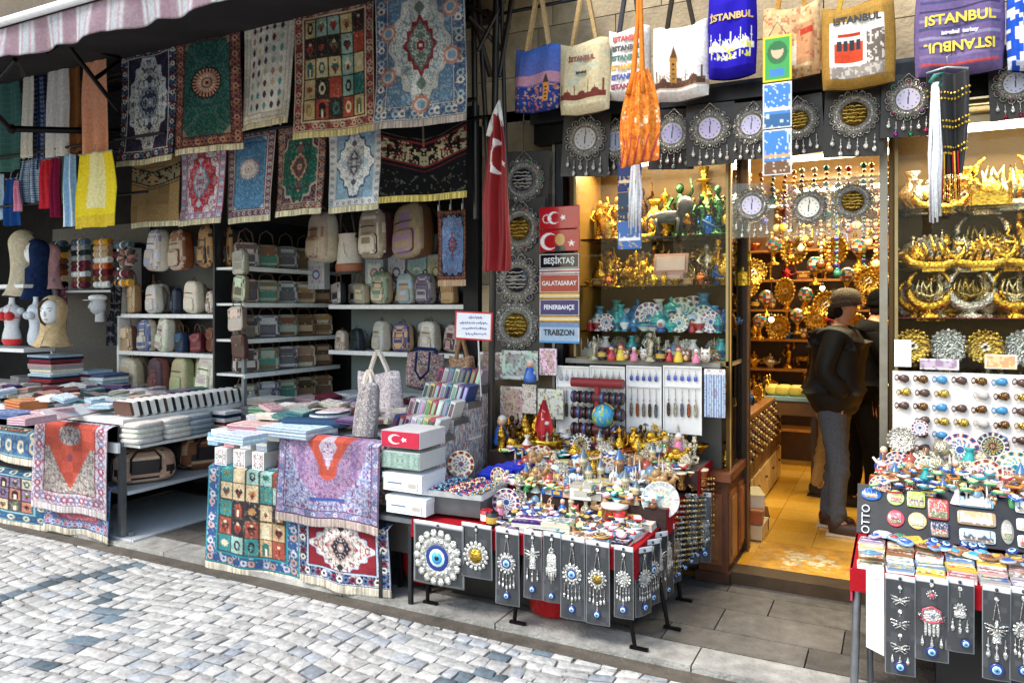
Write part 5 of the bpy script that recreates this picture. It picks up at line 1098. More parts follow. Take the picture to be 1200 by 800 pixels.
def p_lamp(c,c2):
    b=B(); b.lathe([(.025,0),(.024,.008),(.007,.016),(.009,.05),(.016,.056)],(0,0,0),c,14); t=one('mosaic_lamp','lamp',b,'gold','foot'); b=B(); g=random.Random(5)
    n,m=14,9
    for i in range(m):
        for k in range(n):
            a0=PI*i/m;a1=PI*(i+1)/m;t0=2*PI*k/n;t1=2*PI*(k+1)/n;f=lambda a,s:(.034*math.sin(a)*math.cos(s),.034*math.sin(a)*math.sin(s),.088-.034*math.cos(a)); b.add([f(a0,t0),f(a0,t1),f(a1,t1),f(a1,t0)],[(0,1,2,3)],c2[(k+i*2+g.randrange(2))%len(c2)])
    b.build('mosaic_shade','gloss',t); return t
def plate_cv(cols,seed,n=12,w=84,h=18):
    cv=Cv(w,h,cols[0]); ang=cv.X*2*PI; r=(cv.Y/cv.H)
    cv.m(r<.2,cols[2]); cv.m((r<.17)&(np.cos(ang*6)>0),cols[1]); cv.m((r>.2)&(r<.24),'f0ece0'); q=(r>.3)&(r<.62); cv.m(q&(np.cos(ang*n+np.sin(r*14)*2)>.2),cols[1]); cv.m(q&(np.cos(ang*n*2)>.6)&(abs(r-.5)<.06),cols[3])
    cv.m((r>.66)&(r<.7),'f0ece0'); q=(r>.74)&(r<.96); cv.m(q,cols[2]); cv.m(q&(np.cos(ang*n*1.0)>.2),cols[3]); cv.m(q&(np.cos(ang*n)>.75),'f0ece0'); cv.orn(seed,'ffffff',1.5,.5,1,None,False); return cv
def platemesh(cv,r,t,name='dish',mat='gloss',dep=.12):
    """dish facing -y, centre at z=r"""
    def fn(u,v): a=-u*2*PI; rr=v*r; return rr*np.cos(a),-r*dep*(v**3)-.002,r+rr*np.sin(a)
    gridmesh(name,cv,fn,mat,t,.006)
def p_plate(cols,seed,r=.06,n=12,mat='gloss'):
    t=E('painted_plate','x','plate'); platemesh(plate_cv(cols,seed,n),r,t)
    b=B(); b.path([(-.02,-.012,.004),(-.02,.03,.0),(0,.02,r*1.2),(.02,.03,0),(.02,-.012,.004)],.0022,'2a2622',5); b.build('stand','steel',t); return t
def p_metalplate(c,c2,mat,r=.055):
    t=E('engraved_plate','x','plate'); cv=plate_cv([c,c2,c2,c],9,16,64,12); platemesh(cv,r,t,'dish',mat)
    b=B()
    for k in range(20): a=2*PI*k/20; b.ball((r*math.cos(a),-.006,r+r*math.sin(a)),r*.13,c,6,5)
    b.build('beaded_rim',mat,t); return t
def p_owl(c,c2):
    b=B(); b.sup((0,0,.035),(.05,.04,.07),c,.9,12,9); b.ball((-.012,-.018,.052),.009,'f0ece0',8,6); b.ball((.012,-.018,.052),.009,'f0ece0',8,6); b.ball((-.012,-.026,.052),.004,'111111',6,5); b.ball((.012,-.026,.052),.004,'111111',6,5); b.sup((0,-.012,.024),(.03,.025,.035),c2,.9,10,7)
    b.cyl((-.016,0,.062),(-.02,0,.08),.007,.001,c,6); b.cyl((.016,0,.062),(.02,0,.08),.007,.001,c,6); return one('owl_figurine','figurine',b,'gloss')
def p_doll(c,c2):
    b=B(); b.lathe([(.024,0),(.026,.01),(.016,.05),(.01,.055)],(0,0,0),c,12); b.path([(-.022,0,.03),(0,-.002,.05),(.022,0,.03)],.006,c2,6); t=one('doll_figurine','figurine',b,'gloss'); b=B(); b.ball((0,0,.066),.014,'d9a888',10,8); b.build('head','gloss',t); b=B(); b.ball((0,.003,.072),.0145,c2,10,6); b.build('hat','gloss',t); return t
def eyecv(n=22):
    cv=Cv(n,n,'16307a'); cv.disc(.5,.5,.36,'e8f0f4'); cv.disc(.5,.5,.25,'5ab4e0'); cv.disc(.5,.5,.12,'0c1020'); return cv
def eye(b,c,r):
    x,y,z=c
    for i,(k,col) in enumerate(((1,'12307a'),(.66,'e8f2f6'),(.46,'3aa0dc'),(.2,'0a1020'))):
        b.lathe([(0,.003+.0012*i),(r*k,.002+.0012*i),(r*k,0)][::-1] if False else [(r*k,0),(r*k,.003+.0014*i),(0,.0035+.0014*i)],c,col,12,'Y')
def p_eye(r=.03):
    b=B(); b.lathe([(r,0),(r,.006),(r*.9,.009),(0,.01)],(0,0,r),'12307a',16,'Y'); b.lathe([(r*.66,.0),(r*.6,.0112),(0,.0118)],(0,0,r),'e8f2f6',14,'Y'); b.lathe([(r*.46,0),(r*.44,.0128),(0,.0134)],(0,0,r),'3aa0dc',12,'Y'); b.lathe([(r*.2,0),(r*.2,.0144),(0,.015)],(0,0,r),'0a1020',10,'Y'); return one('evil_eye_bead','bead',b,'gloss')
def small(kind,label,loc,rz=0,s=1,grp=None):
    pass
PR={}
def PRT(k,f): PR[k]=f()
G1,G2,S1_,BR='d8a93c','b8842a','cfc6ac','8a5a2a'
BLU=['f0ece0','2a6fb0','1c3f8c','c03a30']; TUR=['e8f0ee','2a9aa0','186a80','e0b040']; REDC=['f0e8dc','b02a2a','20408c','e0a030']; MULT=['e8dcc0','3a6ab0','8a2a30','d89a3a']; DK=['20242c','c9a850','5a2a50','3a9aa0']
MK={'gold vase':lambda:p_vase(G1,'gold'),'silver vase':lambda:p_vase(S1_,'silver'),'blue vase':lambda:p_vase('3a8ab0','gloss','e8f0f0'),'turquoise vase':lambda:p_vase('2aa0a0','gloss','1c6080'),'white vase':lambda:p_vase('e4e0d8','gloss','b03a40'),
'gold teapot':lambda:p_teapot(G1,'gold'),'silver teapot':lambda:p_teapot(S1_,'silver'),'blue teapot':lambda:p_teapot('2a70a8','gloss'),'turquoise teapot':lambda:p_teapot('3ab0b0','gloss'),'copper teapot':lambda:p_teapot('b0623a','gold'),
'gold ewer':lambda:p_ewer(G1,'gold'),'silver ewer':lambda:p_ewer(S1_,'silver'),'gold hookah':lambda:p_hookah(G1,'2a5a9c','gold'),'red hookah':lambda:p_hookah(G1,'a02a2a','gold'),
'gold ship ornament':lambda:p_ship(G1,'gold'),'silver ship ornament':lambda:p_ship('d8d2b8','silver'),'gold crescent plaque':lambda:p_ring(G1,'gold','e8d8a0'),'silver crescent plaque':lambda:p_ring('d4d0c0','silver','c0a860'),
'bronze horse figurine':lambda:p_quad('6a4a2a','gold','horse'),'gold lion figurine':lambda:p_quad('b08838','gold','lion'),'grey lion figurine':lambda:p_quad('6a6660','gloss','lion'),'gold camel figurine':lambda:p_quad(G1,'gold','camel'),'silver elephant figurine':lambda:p_quad(S1_,'silver','elephant'),'tan camel figurine':lambda:p_quad('b08a5a','gloss','camel'),
'white dervish figurine':lambda:p_dervish('e8e4dc','6a4a30'),'gold dervish figurine':lambda:p_dervish(G1,G2,'gold'),'blue dervish figurine':lambda:p_dervish('3a6ab0','8a5a30'),'red dervish figurine':lambda:p_dervish('b02a2a','7a5030'),
'gold statuette':lambda:p_statue(G1,'gold'),'dark bronze statuette':lambda:p_statue('4a3420','gold'),'silver statuette':lambda:p_statue(S1_,'silver'),'green statuette':lambda:p_statue('4a7a50','gold'),
'white model mosque':lambda:p_mosque('e0dcd0','6a8aa0'),'gold model mosque':lambda:p_mosque(G1,G1,'gold'),'silver model mosque':lambda:p_mosque(S1_,S1_,'silver'),'red roofed model mosque':lambda:p_mosque('d8a890','a04a3a'),
'cream model tower':lambda:p_tower('cdbf9f','5a6a78'),'gold model tower':lambda:p_tower(G1,G2,'gold'),'brown model tower':lambda:p_tower('a5754a','3a6a9c'),'silver model tower':lambda:p_tower(S1_,S1_,'silver'),
'red mug':lambda:p_mug('b8202a','f0ece8'),'white mug':lambda:p_mug('e8e6e0','2a5aa0'),'blue mug':lambda:p_mug('2450a0','e8c850'),'black mug':lambda:p_mug('1c1c20','c9a040'),'yellow mug':lambda:p_mug('dcc030','303030'),
'blue based snow globe':lambda:p_snow('2a5aa8'),'brown based snow globe':lambda:p_snow('7a4a28'),'white based snow globe':lambda:p_snow('dedad0'),
'blue bowl':lambda:p_bowl('2a60a8','e8e4da'),'red bowl':lambda:p_bowl('b03030','f0e0c0'),'turquoise bowl':lambda:p_bowl('2a9aa8','e8f0e8'),'gold bowl':lambda:p_bowl(G1,G2,'gold'),'copper bowl':lambda:p_bowl('a05a38','8a4a2a','gold'),
'gold candlestick':lambda:p_candle(G1,'gold'),'silver candlestick':lambda:p_candle(S1_,'silver'),'brown trinket box':lambda:p_box('7a4a28','b08850'),'blue trinket box':lambda:p_box('2a50a0','c8a850'),'pink trinket box':lambda:p_box('c87a98','e8d0d8'),'green trinket box':lambda:p_box('3a8a78','e0d8a0'),'gold trinket box':lambda:p_box(G1,G2,'gold'),'white trinket box':lambda:p_box('e4e2dc','b8b4a8'),
'mosaic lamp':lambda:p_lamp(G1,['c03a2a','e0a030','2a7ab0','e8e0c8','3a9a60']),'blue mosaic lamp':lambda:p_lamp(G1,['2a50b0','5ab0d8','e8f0f0']),
'blue painted plate':lambda:p_plate(BLU,1),'turquoise painted plate':lambda:p_plate(TUR,2),'red painted plate':lambda:p_plate(REDC,3),'multicoloured painted plate':lambda:p_plate(MULT,4,n=10),'dark painted plate':lambda:p_plate(DK,5,n=16),
'gold engraved plate':lambda:p_metalplate('d8b050','8a6020','gold'),'silver engraved plate':lambda:p_metalplate('d4d0c4','8a8880','silver'),
'brown owl figurine':lambda:p_owl('8a5a34','d8b080'),'white owl figurine':lambda:p_owl('e0dcd4','b0a090'),'colourful owl figurine':lambda:p_owl('c84a3a','3a9ab0'),'red doll figurine':lambda:p_doll('b82830','2a3a80'),'green doll figurine':lambda:p_doll('3a8a50','c8a030'),'blue doll figurine':lambda:p_doll('2a60b8','d8d0c0'),'yellow doll figurine':lambda:p_doll('e0c030','b03030'),'pink doll figurine':lambda:p_doll('d87a9a','e8e0e0'),
'evil eye bead':lambda:p_eye(),
'gold jewellery box':lambda:p_chest(G1,'5a1c24'),'pink jewellery box':lambda:p_chest('c89a8a','e0c8b8')}
FIRST={}
def item(kind,loc,rz=0,s=1,label=None,grp=None,tilt=None):
    if kind not in FIRST: FIRST[kind]=MK[kind](); fresh=True
    else: fresh=False
    t=FIRST[kind] if fresh else dup(FIRST[kind],loc)
    t.location=loc; t.rotation_euler=(tilt or 0,0,rz); t.scale=(s,s,s); t['label']=label or kind
    if grp: t['group']=grp
    return t
def shelfrow(kinds,x0,x1,y,z,s,where,grp,seed=0,rz=0,n=None,dy=.02,ds=.12):
    g=random.Random(seed); n=n or len(kinds)
    ks=list(kinds)
    if n>8: g.shuffle(ks); ks=(ks*4)[:max(n,len(ks))]
    for i in range(n):
        k=ks[i%len(ks)]; x=x0+(x1-x0)*(i+.5)/n
        item(k,(x+g.uniform(-.01,.01),y+g.uniform(-dy,dy),z+.001),rz+g.uniform(-.35,.35),s*g.uniform(1-ds,1+ds),'%s, %s %s'%(k,fl(i,n) if n<=20 else (fl(i,n) if i in(0,n-1) else od(i)+' from left'),where),grp)
# people
def skin(name,V,Ed,Rd,mat,col,parent,sub=2,colf=None):
    me=bpy.data.meshes.new(name); me.from_pydata([tuple(v) for v in V],Ed,[]); o=bpy.data.objects.new(name,me); COL.objects.link(o)
    m=o.modifiers.new('s','SKIN'); m.use_smooth_shade=True
    for i,r in enumerate(Rd): me.skin_vertices[0].data[i].radius=(r if isinstance(r,tuple) else (r,r))
    me.skin_vertices[0].data[0].use_root=True
    o.modifiers.new('u','SUBSURF').levels=sub; o.modifiers['u'].render_levels=sub
    bpy.context.view_layer.update(); dg=bpy.context.evaluated_depsgraph_get(); nm=bpy.data.meshes.new_from_object(o.evaluated_get(dg)); bpy.data.objects.remove(o,do_unlink=True)
    nm.name=name
    for a in list(nm.color_attributes): nm.color_attributes.remove(a)
    at=nm.color_attributes.new('Col','FLOAT_COLOR','POINT'); c=np.ones((len(nm.vertices),4)); c[:,:3]=lin(np.array(hx(col)))
    if colf:
        for i,v in enumerate(nm.vertices): c[i,:3]=lin(np.array(hx(colf(v.co))))
    at.data.foreach_set('color',c.ravel()); nm.materials.clear(); nm.materials.append(MT[mat]); nm.polygons.foreach_set('use_smooth',np.ones(len(nm.polygons),bool)); return link(name,nm,parent)
def person(loc,rz,label,jacket='16161a',trou='50545a',hat='6a6258',shoe='3a2418',h=1.72,lean=.08,stride=.12,jmat='leather',reach=False,hair=None,collar=None):
    t=E('person',label,'person',loc,rz); k=h/1.72
    # local frame: faces -y
    hip=.90; 
    L=[(.10,stride*.35,0),(-.10,-stride*.65,0)]
    V=[(0,0,.93),(0,-.01,1.10),(0,-.02-lean*.3,1.30),(0,-.02-lean*.6,1.42),(0,-.025-lean,1.50),(0,-.045-lean*1.2,1.585),(0,-.05-lean*1.25,1.66)]
    Rr=[(.14,.10),(.13,.095),(.15,.10),(.12,.08),.052,.078,.072]; Ed=[(i,i+1) for i in range(6)]
    def add(prev,p,r): V.append(p); Rr.append(r); Ed.append((prev,len(V)-1)); return len(V)-1
    for sx,st in ((1,stride*.5),(-1,-stride*.5)):
        a=add(0,(sx*.09,.0,.88),.095); a=add(a,(sx*.095,st*.5-.02,.50),.058); a=add(a,(sx*.095,st+.02,.10),.038); a=add(a,(sx*.1,st-.08,.035),.03)
    hd=[]
    for sx in (1,-1):
        a=add(3,(sx*.17,-.02-lean*.6,1.41),.052); sh=a
        if reach and sx==-1: a=add(a,(sx*.25,-.12,1.22),.042); a=add(a,(sx*.16,-.36,1.18),.03)
        else: a=add(a,(sx*.235,.05,1.15),.042); a=add(a,(sx*.155,-.10,.985),.03)
        w=V[a]; d=Vector(V[a])-Vector(V[a-1]); d.normalize()
        if not(reach and sx==-1): d=Vector((-sx*.35,.25,-.9)).normalized()
        p=Vector(w)+d*.07; a=add(a,tuple(p),(.034,.018))
        for f in range(4):
            q=p+Vector((.018*(f-1.5),0,0))+d*.045; c=add(a,tuple(q),.0085); q2=q+d*.022+Vector((-sx*.008,0,-.02)); add(c,tuple(q2),.007)
        q=p+Vector((-sx*.035,0,.012)); c=add(a,tuple(q),.01); add(c,tuple(q+d*.03),.008)
    skin('body',V,Ed,Rr,'skin','b98768',t)
    hc=Vector((0,-.05-lean*1.25,1.615))
    b=B(); b.path([hc+Vector((0,-.075,.03)),hc+Vector((0,-.10,-.008)),hc+Vector((0,-.085,-.018))],[.008,.013,.006],'b98768',8); b.build('nose','skin',t)
    b=B()
    for sx in (-1,1): b.ball(hc+Vector((sx*.075,.005,-.0)),.018,'b98768',8,6,(.4,.8,1.3))
    b.build('ear','skin',t)
    b=B()
    for sx in (-1,1): b.ball(hc+Vector((sx*.028,-.07,.012)),.010,'e8e0d8',8,6); b.ball(hc+Vector((sx*.028,-.078,.012)),.0055,'20140e',6,5)
    b.build('eyes','gloss',t)
    b=B(); b.ball(hc+Vector((0,-.078,-.042)),.016,'8a4a40',8,5,(1.3,.5,.4)); b.build('mouth','skin',t)
    # beanie / hair
    b=B(); b.sup(hc+Vector((0,.012,.058)),(.185,.215,.145),hat,.85,22,14,.12); b.M=Matrix.Translation(hc+Vector((0,.012,.018)))@Matrix.Rotation(-.12,4,'X'); b.lathe([(.086,-.022),(.0905,-.018),(.0905,.016),(.088,.022)],(0,0,0),jit(hat,.05),24,sy=1.16); b.build('beanie' if not hair else 'hair','knit',t)
    if not hair: b=B(); b.ball(hc+Vector((0,.045,-.035)),.072,'20160f',12,8,(1,.8,1)); b.build('hair','cloth',t)
    # jacket
    z0=.86
    V2=[(0,.0,1.20),(0,.0,1.0),(0,0,.80),(0,-.015-lean*.3,1.32),(0,-.02-lean*.6,1.43),(0,-.02-lean*.8,1.49)]; R2=[(.21,.192),(.205,.188),(.20,.185),(.215,.175),(.16,.12),(.10,.10)]; E2=[(0,1),(1,2),(0,3),(3,4),(4,5)]
    for sx in (1,-1):
        V2.append((sx*.19,-.02-lean*.6,1.40)); R2.append(.085); E2.append((4,len(V2)-1)); 
        e=(sx*.25,-.12,1.22) if (reach and sx==-1) else (sx*.245,.04,1.15); V2.append(e); R2.append(.075); E2.append((len(V2)-2,len(V2)-1))
        w=(sx*.16,-.35,1.18) if (reach and sx==-1) else (sx*.185,-.12,.99); V2.append(w); R2.append(.066); E2.append((len(V2)-2,len(V2)-1))
    jk=skin('jacket',V2,E2,R2,jmat,jacket,t,3)
    # quilting: shallow horizontal channels
    for v in jk.data.vertices:
        if abs(v.co.x)<.2: f=1-.055*(1-abs(math.sin(v.co.z*PI/.10)))**2+.012*math.sin(v.co.z*90+v.co.y*60); v.co.x*=f; v.co.y*=f
    b=B(); b.M=Matrix.Translation((0,-.02-lean*.8,1.44))@Matrix.Rotation(.18,4,'X'); b.lathe([(.125,-.04),(.105,.0),(.082,.03),(.074,.048),(.066,.045),(.06,.0)],(0,0,0),jacket,22,sy=1.05); b.build('collar_band',jmat,t)
    b=B(); b.path([(-.11,.0,1.42),(-.09,.07,1.425),(-.04,.105,1.42),(.04,.105,1.42),(.09,.07,1.425),(.11,.0,1.42)],[.02,.032,.042,.042,.032,.02],jacket,10); b.build('hood',jmat,t)
    if collar: b=B(); b.path([(-.06,.03,1.505),(0,.06,1.52),(.06,.03,1.505),(.04,-.06,1.49)],.014,collar,6); b.build('collar','cloth',t)
    V3=[(0,0,1.04),(0,0,.86)]; R3=[(.155,.115),(.16,.12)]; E3=[(0,1)]
    for sx,st in ((1,stride*.5),(-1,-stride*.5)):
        for p,r in (((sx*.088,0,.78),.098),((sx*.095,st*.5-.02,.50),.078),((sx*.096,st*.8,.28),.066),((sx*.096,st+.02,.075),.062)):
            V3.append(p); R3.append(r); E3.append((1 if p[2]==.78 else len(V3)-2,len(V3)-1))
    tr=skin('trousers',V3,E3,R3,'cloth',trou,t,3)
    for v in tr.data.vertices:
        z=v.co.z; f=.006*math.sin(z*48+v.co.x*30+v.co.y*35+4*math.sin(z*13+v.co.x*9))*(1.2 if z<.45 else .6); v.co.y+=f; v.co.x+=f*.4
    for sx,st in ((1,stride*.5),(-1,-stride*.5)):
        b=B(); b.M=Matrix.Translation((sx*.1,st-.02,0)); b.sup((0,-.03,.045),(.098,.27,.095),shoe,.7,18,10,.15); b.sup((0,.05,.075),(.088,.10,.09),shoe,.7,14,8); b.box((0,-.03,.009),(.094,.27,.018),'d0c4b0' if shoe!='101012' else '101012'); b.build('shoe','leather',t)
    t.scale=(k,k,k); return t
# ------------------------------------------------------------------ totes hung over the lintel
def wh(px0,px1,py0,py1,Y):
    a=P(px0,py0,Y); b_=P(px1,py1,Y); return b_.x-a.x,a.z-b_.z,Vector(((a.x+b_.x)/2,Y,a.z))
GT='printed tote bags hung in a row over the souvenir shop'
def skyline(cv,y,c,seed,n=7,dome=True):
    g=random.Random(seed); H=cv.H
    cv.rect(.05,y,.95,y+.10,c)
    for k in range(n):
        x=.1+.8*k/(n-1)
        if k%2: cv.disc(x,y+.01,.075,c,.07); cv.rect(x-.004,y-.1,x+.004,y,c)
        else: cv.rect(x-.008,y-.22+.05*g.random(),x+.008,y,c); cv.rect(x-.016,y-.1,x+.016,y-.09,c)
def galata(cv,x,y,s,c,roof):
    cv.rect(x-.05*s,y,x+.05*s,y+.34*s,c); cv.rect(x-.065*s,y-.02*s,x+.065*s,y+.03*s,c); cv.poly([(x-.06*s,y-.02*s),(x,y-.2*s),(x+.06*s,y-.02*s)],roof)
    for k in range(4): cv.rect(x-.02*s,y+.06*s+.07*s*k,x+.02*s,y+.085*s+.07*s*k,'3a2a20')
cvs=[]
cv=Cv(70,92,'3a62b0'); H=cv.H
for k in range(20): cv.rect(0,H*k/20,1,H*(k+1)/20,[(.28+.012*k,.42+.0*k,.72-.004*k),(.75,.55,.62)][0 if k<9 or k>11 else 1])
cv.rect(0,H*.62,1,H,'2a3f86'); cv.orn(3,'e0a878',1.0,.8,2,cv.Y>H*.62,False); cv.orn(4,'c86a5a',1.3,.8,2,cv.Y>H*.6,False); galata(cv,.76,H*.62,1.0,'d08a3c','4a3a30')
cvs.append((cv,605,657,60,126,'c8a878','3a2c20','blue dusk city print tote with beige straps, leftmost in the row',[]))
cv=Cv(70,92,'d8c8a0'); H=cv.H; cv.orn(3,'c8b488',1,.4,6,None,False); cv.orn(6,'b0c0b8',.5,.5,8,(cv.Y>H*.2)&(cv.Y<H*.6),False); skyline(cv,H*.74,'7a3c34',2); cv.rect(0,H*.86,1,H,'e0d2ac')
cvs.append((cv,657,714,54,128,'b89a6a','b8a880','cream tote with a red brown mosque skyline',[('İSTANBUL',.0,.22,.12,'8a4a3a'),('istanbul',.0,.42,.07,'3a3a3a')]))
cv=Cv(70,92,'e4e0dc'); H=cv.H
cvs.append((cv,714,762,38,112,'4a4a50','8a8688','white tote with rows of coloured lettering, behind the orange net bag',[('ISTANBUL',0,.12+.14*k,.16,('c03a2a','3a3a3a','2a6a5a','d0a020','2a4a9c','8a2a4a')[k]) for k in range(6)]))
cv=Cv(80,96,'ece6e0'); H=cv.H; cv.orn(3,'d8c8bc',.9,.5,5,None,False); cv.rect(0,H*.80,1,H*.86,'c0a890'); skyline(cv,H*.76,'5a4034',5); galata(cv,.42,H*.46,1.1,'b0803c','6a4a2a'); cv.orn(8,'8a6a50',.9,.6,2,(cv.Y>H*.66)&(cv.Y<H*.84),False)
cvs.append((cv,766,829,36,112,'3a342c','d8d0c8','off white tote with a sepia tower print and black straps',[]))
cv=Cv(76,96,'2418a0'); H=cv.H; skyline(cv,H*.62,'e8e4e0',6,9); cv.orn(9,'d8d840',.4,.9,2,(cv.Y>H*.62)&(cv.Y<H*.8)&(cv.X>.1)&(cv.X<.9),False); cv.orn(5,'e8e8f0',.9,.9,2,(cv.Y>H*.55)&(cv.Y<H*.8)&(cv.X>.1)&(cv.X<.9),False)
cvs.append((cv,831,886,-2,86,'3a342c','2a1a90','royal blue tote with gold lettering and a white skyline',[('İSTANBUL',0,.26,.24,'c8a860')]))
cv=Cv(80,90,'d0a878'); H=cv.H; cv.orn(3,'e0c8a0',.5,.5,4,None,False); cv.rect(.6,H*.28,.9,H*.85,'c08a60'); cv.rect(.66,H*.36,.88,H*.44,'b03a2a'); cv.rect(.2,H*.5,.6,H*.85,'e0d0b8'); cv.orn(7,'a05a40',1,.6,3,None,False)
cvs.append((cv,895,960,14,86,'b8863c','b88a5a','tan tote with a pale street and red house print, behind the portrait card',[]))
cv=Cv(90,96,'b8924c'); H=cv.H; cv.m(((cv.X*45)%1<.3)|((cv.Y*45)%1<.3),'9a7434'); cv.rect(.13,.22,.86,H*.9,'ece6dc'); cv.rect(.2,.50,.58,.76,'c0452a'); cv.rect(.22,.42,.56,.5,'ece6dc'); 
for k in range(4): cv.rect(.235+.085*k,.47,.295+.085*k,.6,'3a3a40')
cv.rect(.24,.38,.54,.42,'b03a24'); cv.rect(.62,.4,.86,.82,'6a6058'); cv.orn(4,'e0d8cc',.3,.8,2,(cv.X>.62)&(cv.X<.86)&(cv.Y>.3)&(cv.Y<.8),False); cv.rect(.13,.80,.86,H*.9,'8a8078'); cv.orn(5,'d8d0c4',.4,.6,2,(cv.Y>.8)&(cv.Y<H*.9)&(cv.X>.13)&(cv.X<.86),False)
cvs.append((cv,963,1047,12,96,'c09a3c','a8823c','straw coloured tote with a red tram picture',[('ISTANBUL',0,.17,.155,'1c1c1e')]))
cv=Cv(100,90,'6a5a84'); H=cv.H
for k in range(9): cv.rect(.06,H*(.03+.105*k),.94,H*(.06+.105*k),('b03a3a','4a4a70','3a3a58','8a84a0','4a4a70','8a84a0','4a4a70','7a6a90','b04a4a')[k])
cvs.append((cv,1074,1176,-6,80,'4a3a60','5a4c74','big purple grey tote with yellow lettering and its mirror image',[('ISTANBUL',0,.34,.19,'d8c040'),('mISTANBUL',0,.66,.19,'d8c040'),('istanbul  turkey',0,.5,.07,'c8c4d8')]))
cv=Cv(60,90,'2450b8'); cv.orn(2,'e8ecf4',.3,.9,5,None,False); cvs.append((cv,1180,1236,-4,76,'2a2a60','2040a0','bright blue and white tote cut by the right picture edge',[]))
for (cv,a,b_,c,d,st,sd,l,tx) in cvs:
    Y=4.3 if a!=714 else 4.36; w,h,p=wh(a,b_,c,d,Y); t=tote(w,h,cv,st,.34,.07,sd,sx=.26,sag=0); pt(t,0,0,1,l); t.location=p; t['group']=GT; t.rotation_euler=(0,U(-.02,.02),U(-.06,.04))
    for body,fx,fy,fs,fc in tx:
        m=body.startswith('m'); o=text(body.lstrip('m'),fs*w*(1.0 if fs<.2 else .85),fc,t,(fx*w,0,-(fy+.05)*h),sx=(.95 if not m else .95),bold=.002); 
        sg=-1 if m else 1
        for v_ in o.data.vertices:
            uu=(fx*w+sg*.95*v_.co.x)/w+.5; vv=fy+.05-sg*v_.co.y/h; uu=min(max(uu,.01),.99); vv=min(max(vv,.01),.99)
            v_.co.z+=.07*min(min(uu,1-uu)*6,1)**.6*min(min(vv*9,1),(1-vv)*9+.05)**.5*(.5+.5*vv)+.007
        o.location.y=0
        if m: o.rotation_euler=(PI/2,0,0); o.scale=(-.95,-1,1)
b=B(); b.cyl((-2.3,4.33,3.62),(1.2,4.33,3.62),.012,.012,'3a3a3c',8)
tag(b.build('hanging_rail','steel'),'thin rail high over the souvenir shop from which the totes hang','rail')
# orange net bag
t=E('net_bag','orange net bag hanging in front of the white lettered tote','bag',P(750,40,4.05)); w,h,_=wh(730,774,85,187,4.05); dz=P(750,40,4.05).z-P(750,85,4.05).z
cv=Cv(60,110,'e07a28'); cv.orn(2,'f0a050',.3,.6,2,None,False); cv.orn(6,'f4e0c8',1.5,.8,3,(cv.Y>cv.H*.35),False); cv.orn(8,'b0502a',1.0,.6,2,None,False)
for k in range(5): cv.m((cv.Y>cv.H*.72)&(abs((cv.X*5+cv.Y*2)%1-.5)<.14),'b04a4a',.8)
for sgn in (-1,1):
    gridmesh('net',cv,lambda u,v:((u-.5)*w*(.25+.85*np.sin(np.clip(v*1.15+.12,0,1)*PI*.62)),sgn*.07*np.sin(PI*u)*np.sin(np.clip(v*.95+.05,0,1)*PI)**.5+.008*np.sin(u*30),-dz-v*h*(1-.12*np.cos(u*PI*2)*0)+.03*(u-.5)),'cloth',t,0)
b=B()
for x in (-.02,.012): b.path([(x*.3,0,.5),(x*.6,0,.1),(x*1.6,-.02,-dz-.02),(x*2.6,-.05,-dz-h*.25)],[.006,.012,.016,.018],'e08030',6)
b.build('strap','cloth',t)
# tassels and hanging cards
def tassel(px0,px1,py0,py1,Y,label,c='dcdce0',knot='a8c0c0'):
    w,h,p=wh(px0,px1,py0,py1,Y); t=E('hanging_tassel',label,'scarf',p); b=B(); g=random.Random(px0)
    for k in range(9): x=(k/8-.5)*w*.8; b.path([(x*.3,0,0),(x*.8,.01*math.sin(k),-h*.5),(x+g.uniform(-.01,.01),.012*math.cos(k),-h*g.uniform(.9,1))],[.008,.010,.005],jit(c,.06),5)
    b.build('cloth','cloth',t); b=B(); b.path([(-.02,0,0),(0,-.01,.03),(.03,0,.04),(.02,0,-.02)],.012,knot,6); b.build('knot','cloth',t)
tassel(735,754,182,274,4.2,'white twisted scarf end hanging below the orange net bag')
tassel(1086,1106,98,262,4.1,'white and teal twisted scarf hanging beside the black and gold one',knot='4a8a80')
def cards(px0,px1,py0,py1,Y,pics,label,grp='strips of picture cards hung over the shop front'):
    w,h,p=wh(px0,px1,py0,py1,Y); t=E('card_strip',label,'card strip',p,0,grp); n=len(pics)
    for i,f in enumerate(pics):
        cv=Cv(34,int(34*h/n/w),'e8e4e0'); f(cv); panel('picture_card',cv,w,h/n*.97,'card',t,(0,-.002*i,-h*(i+.5)/n))
    b=B(); b.path([(-w*.3,0,0),(0,0,.07),(w*.3,0,0)],.003,'888888',5); b.build('string','cloth',t); return t
def pc_portrait(cv): H=cv.H; cv.rect(0,0,1,H,'d8c820'); cv.rect(.08,.08,.92,H-.08,'3a9a4a'); cv.disc(.5,.62,.34,'2a6a38',.42); cv.disc(.5,.58,.2,'d8b090',.26); cv.rect(.25,H*.72,.75,H*.88,'3a7ac0'); cv.disc(.5,.40,.24,'2a6a38',.14)
def pc_castle(s):
    def f(cv): H=cv.H; cv.rect(0,0,1,H,'d8dce0'); cv.rect(.06,.05,.94,H-.05,'3a7ac8'); skyline(cv,H*.55,('d8c4a8','e8e0d0','c89a6a')[s%3],s,5); cv.rect(.06,H*.68,.94,H-.05,('3a6a3a','2a5a8a','6a4a30')[s%3]); cv.orn(s,'f0ece0',1.1,.7,2,None,False)
    return f
def pc_city(s):
    def f(cv): H=cv.H; cv.rect(0,0,1,H,('142a6a','3a6ab0','1a3a5a','c8702a')[s%4]); cv.orn(s,'e0a850',.8,.8,2,cv.Y>H*.45,False); skyline(cv,H*.6,('e0c8a0','e8e8e8','2a2a3a','3a2418')[s%4],s,5)
    return f
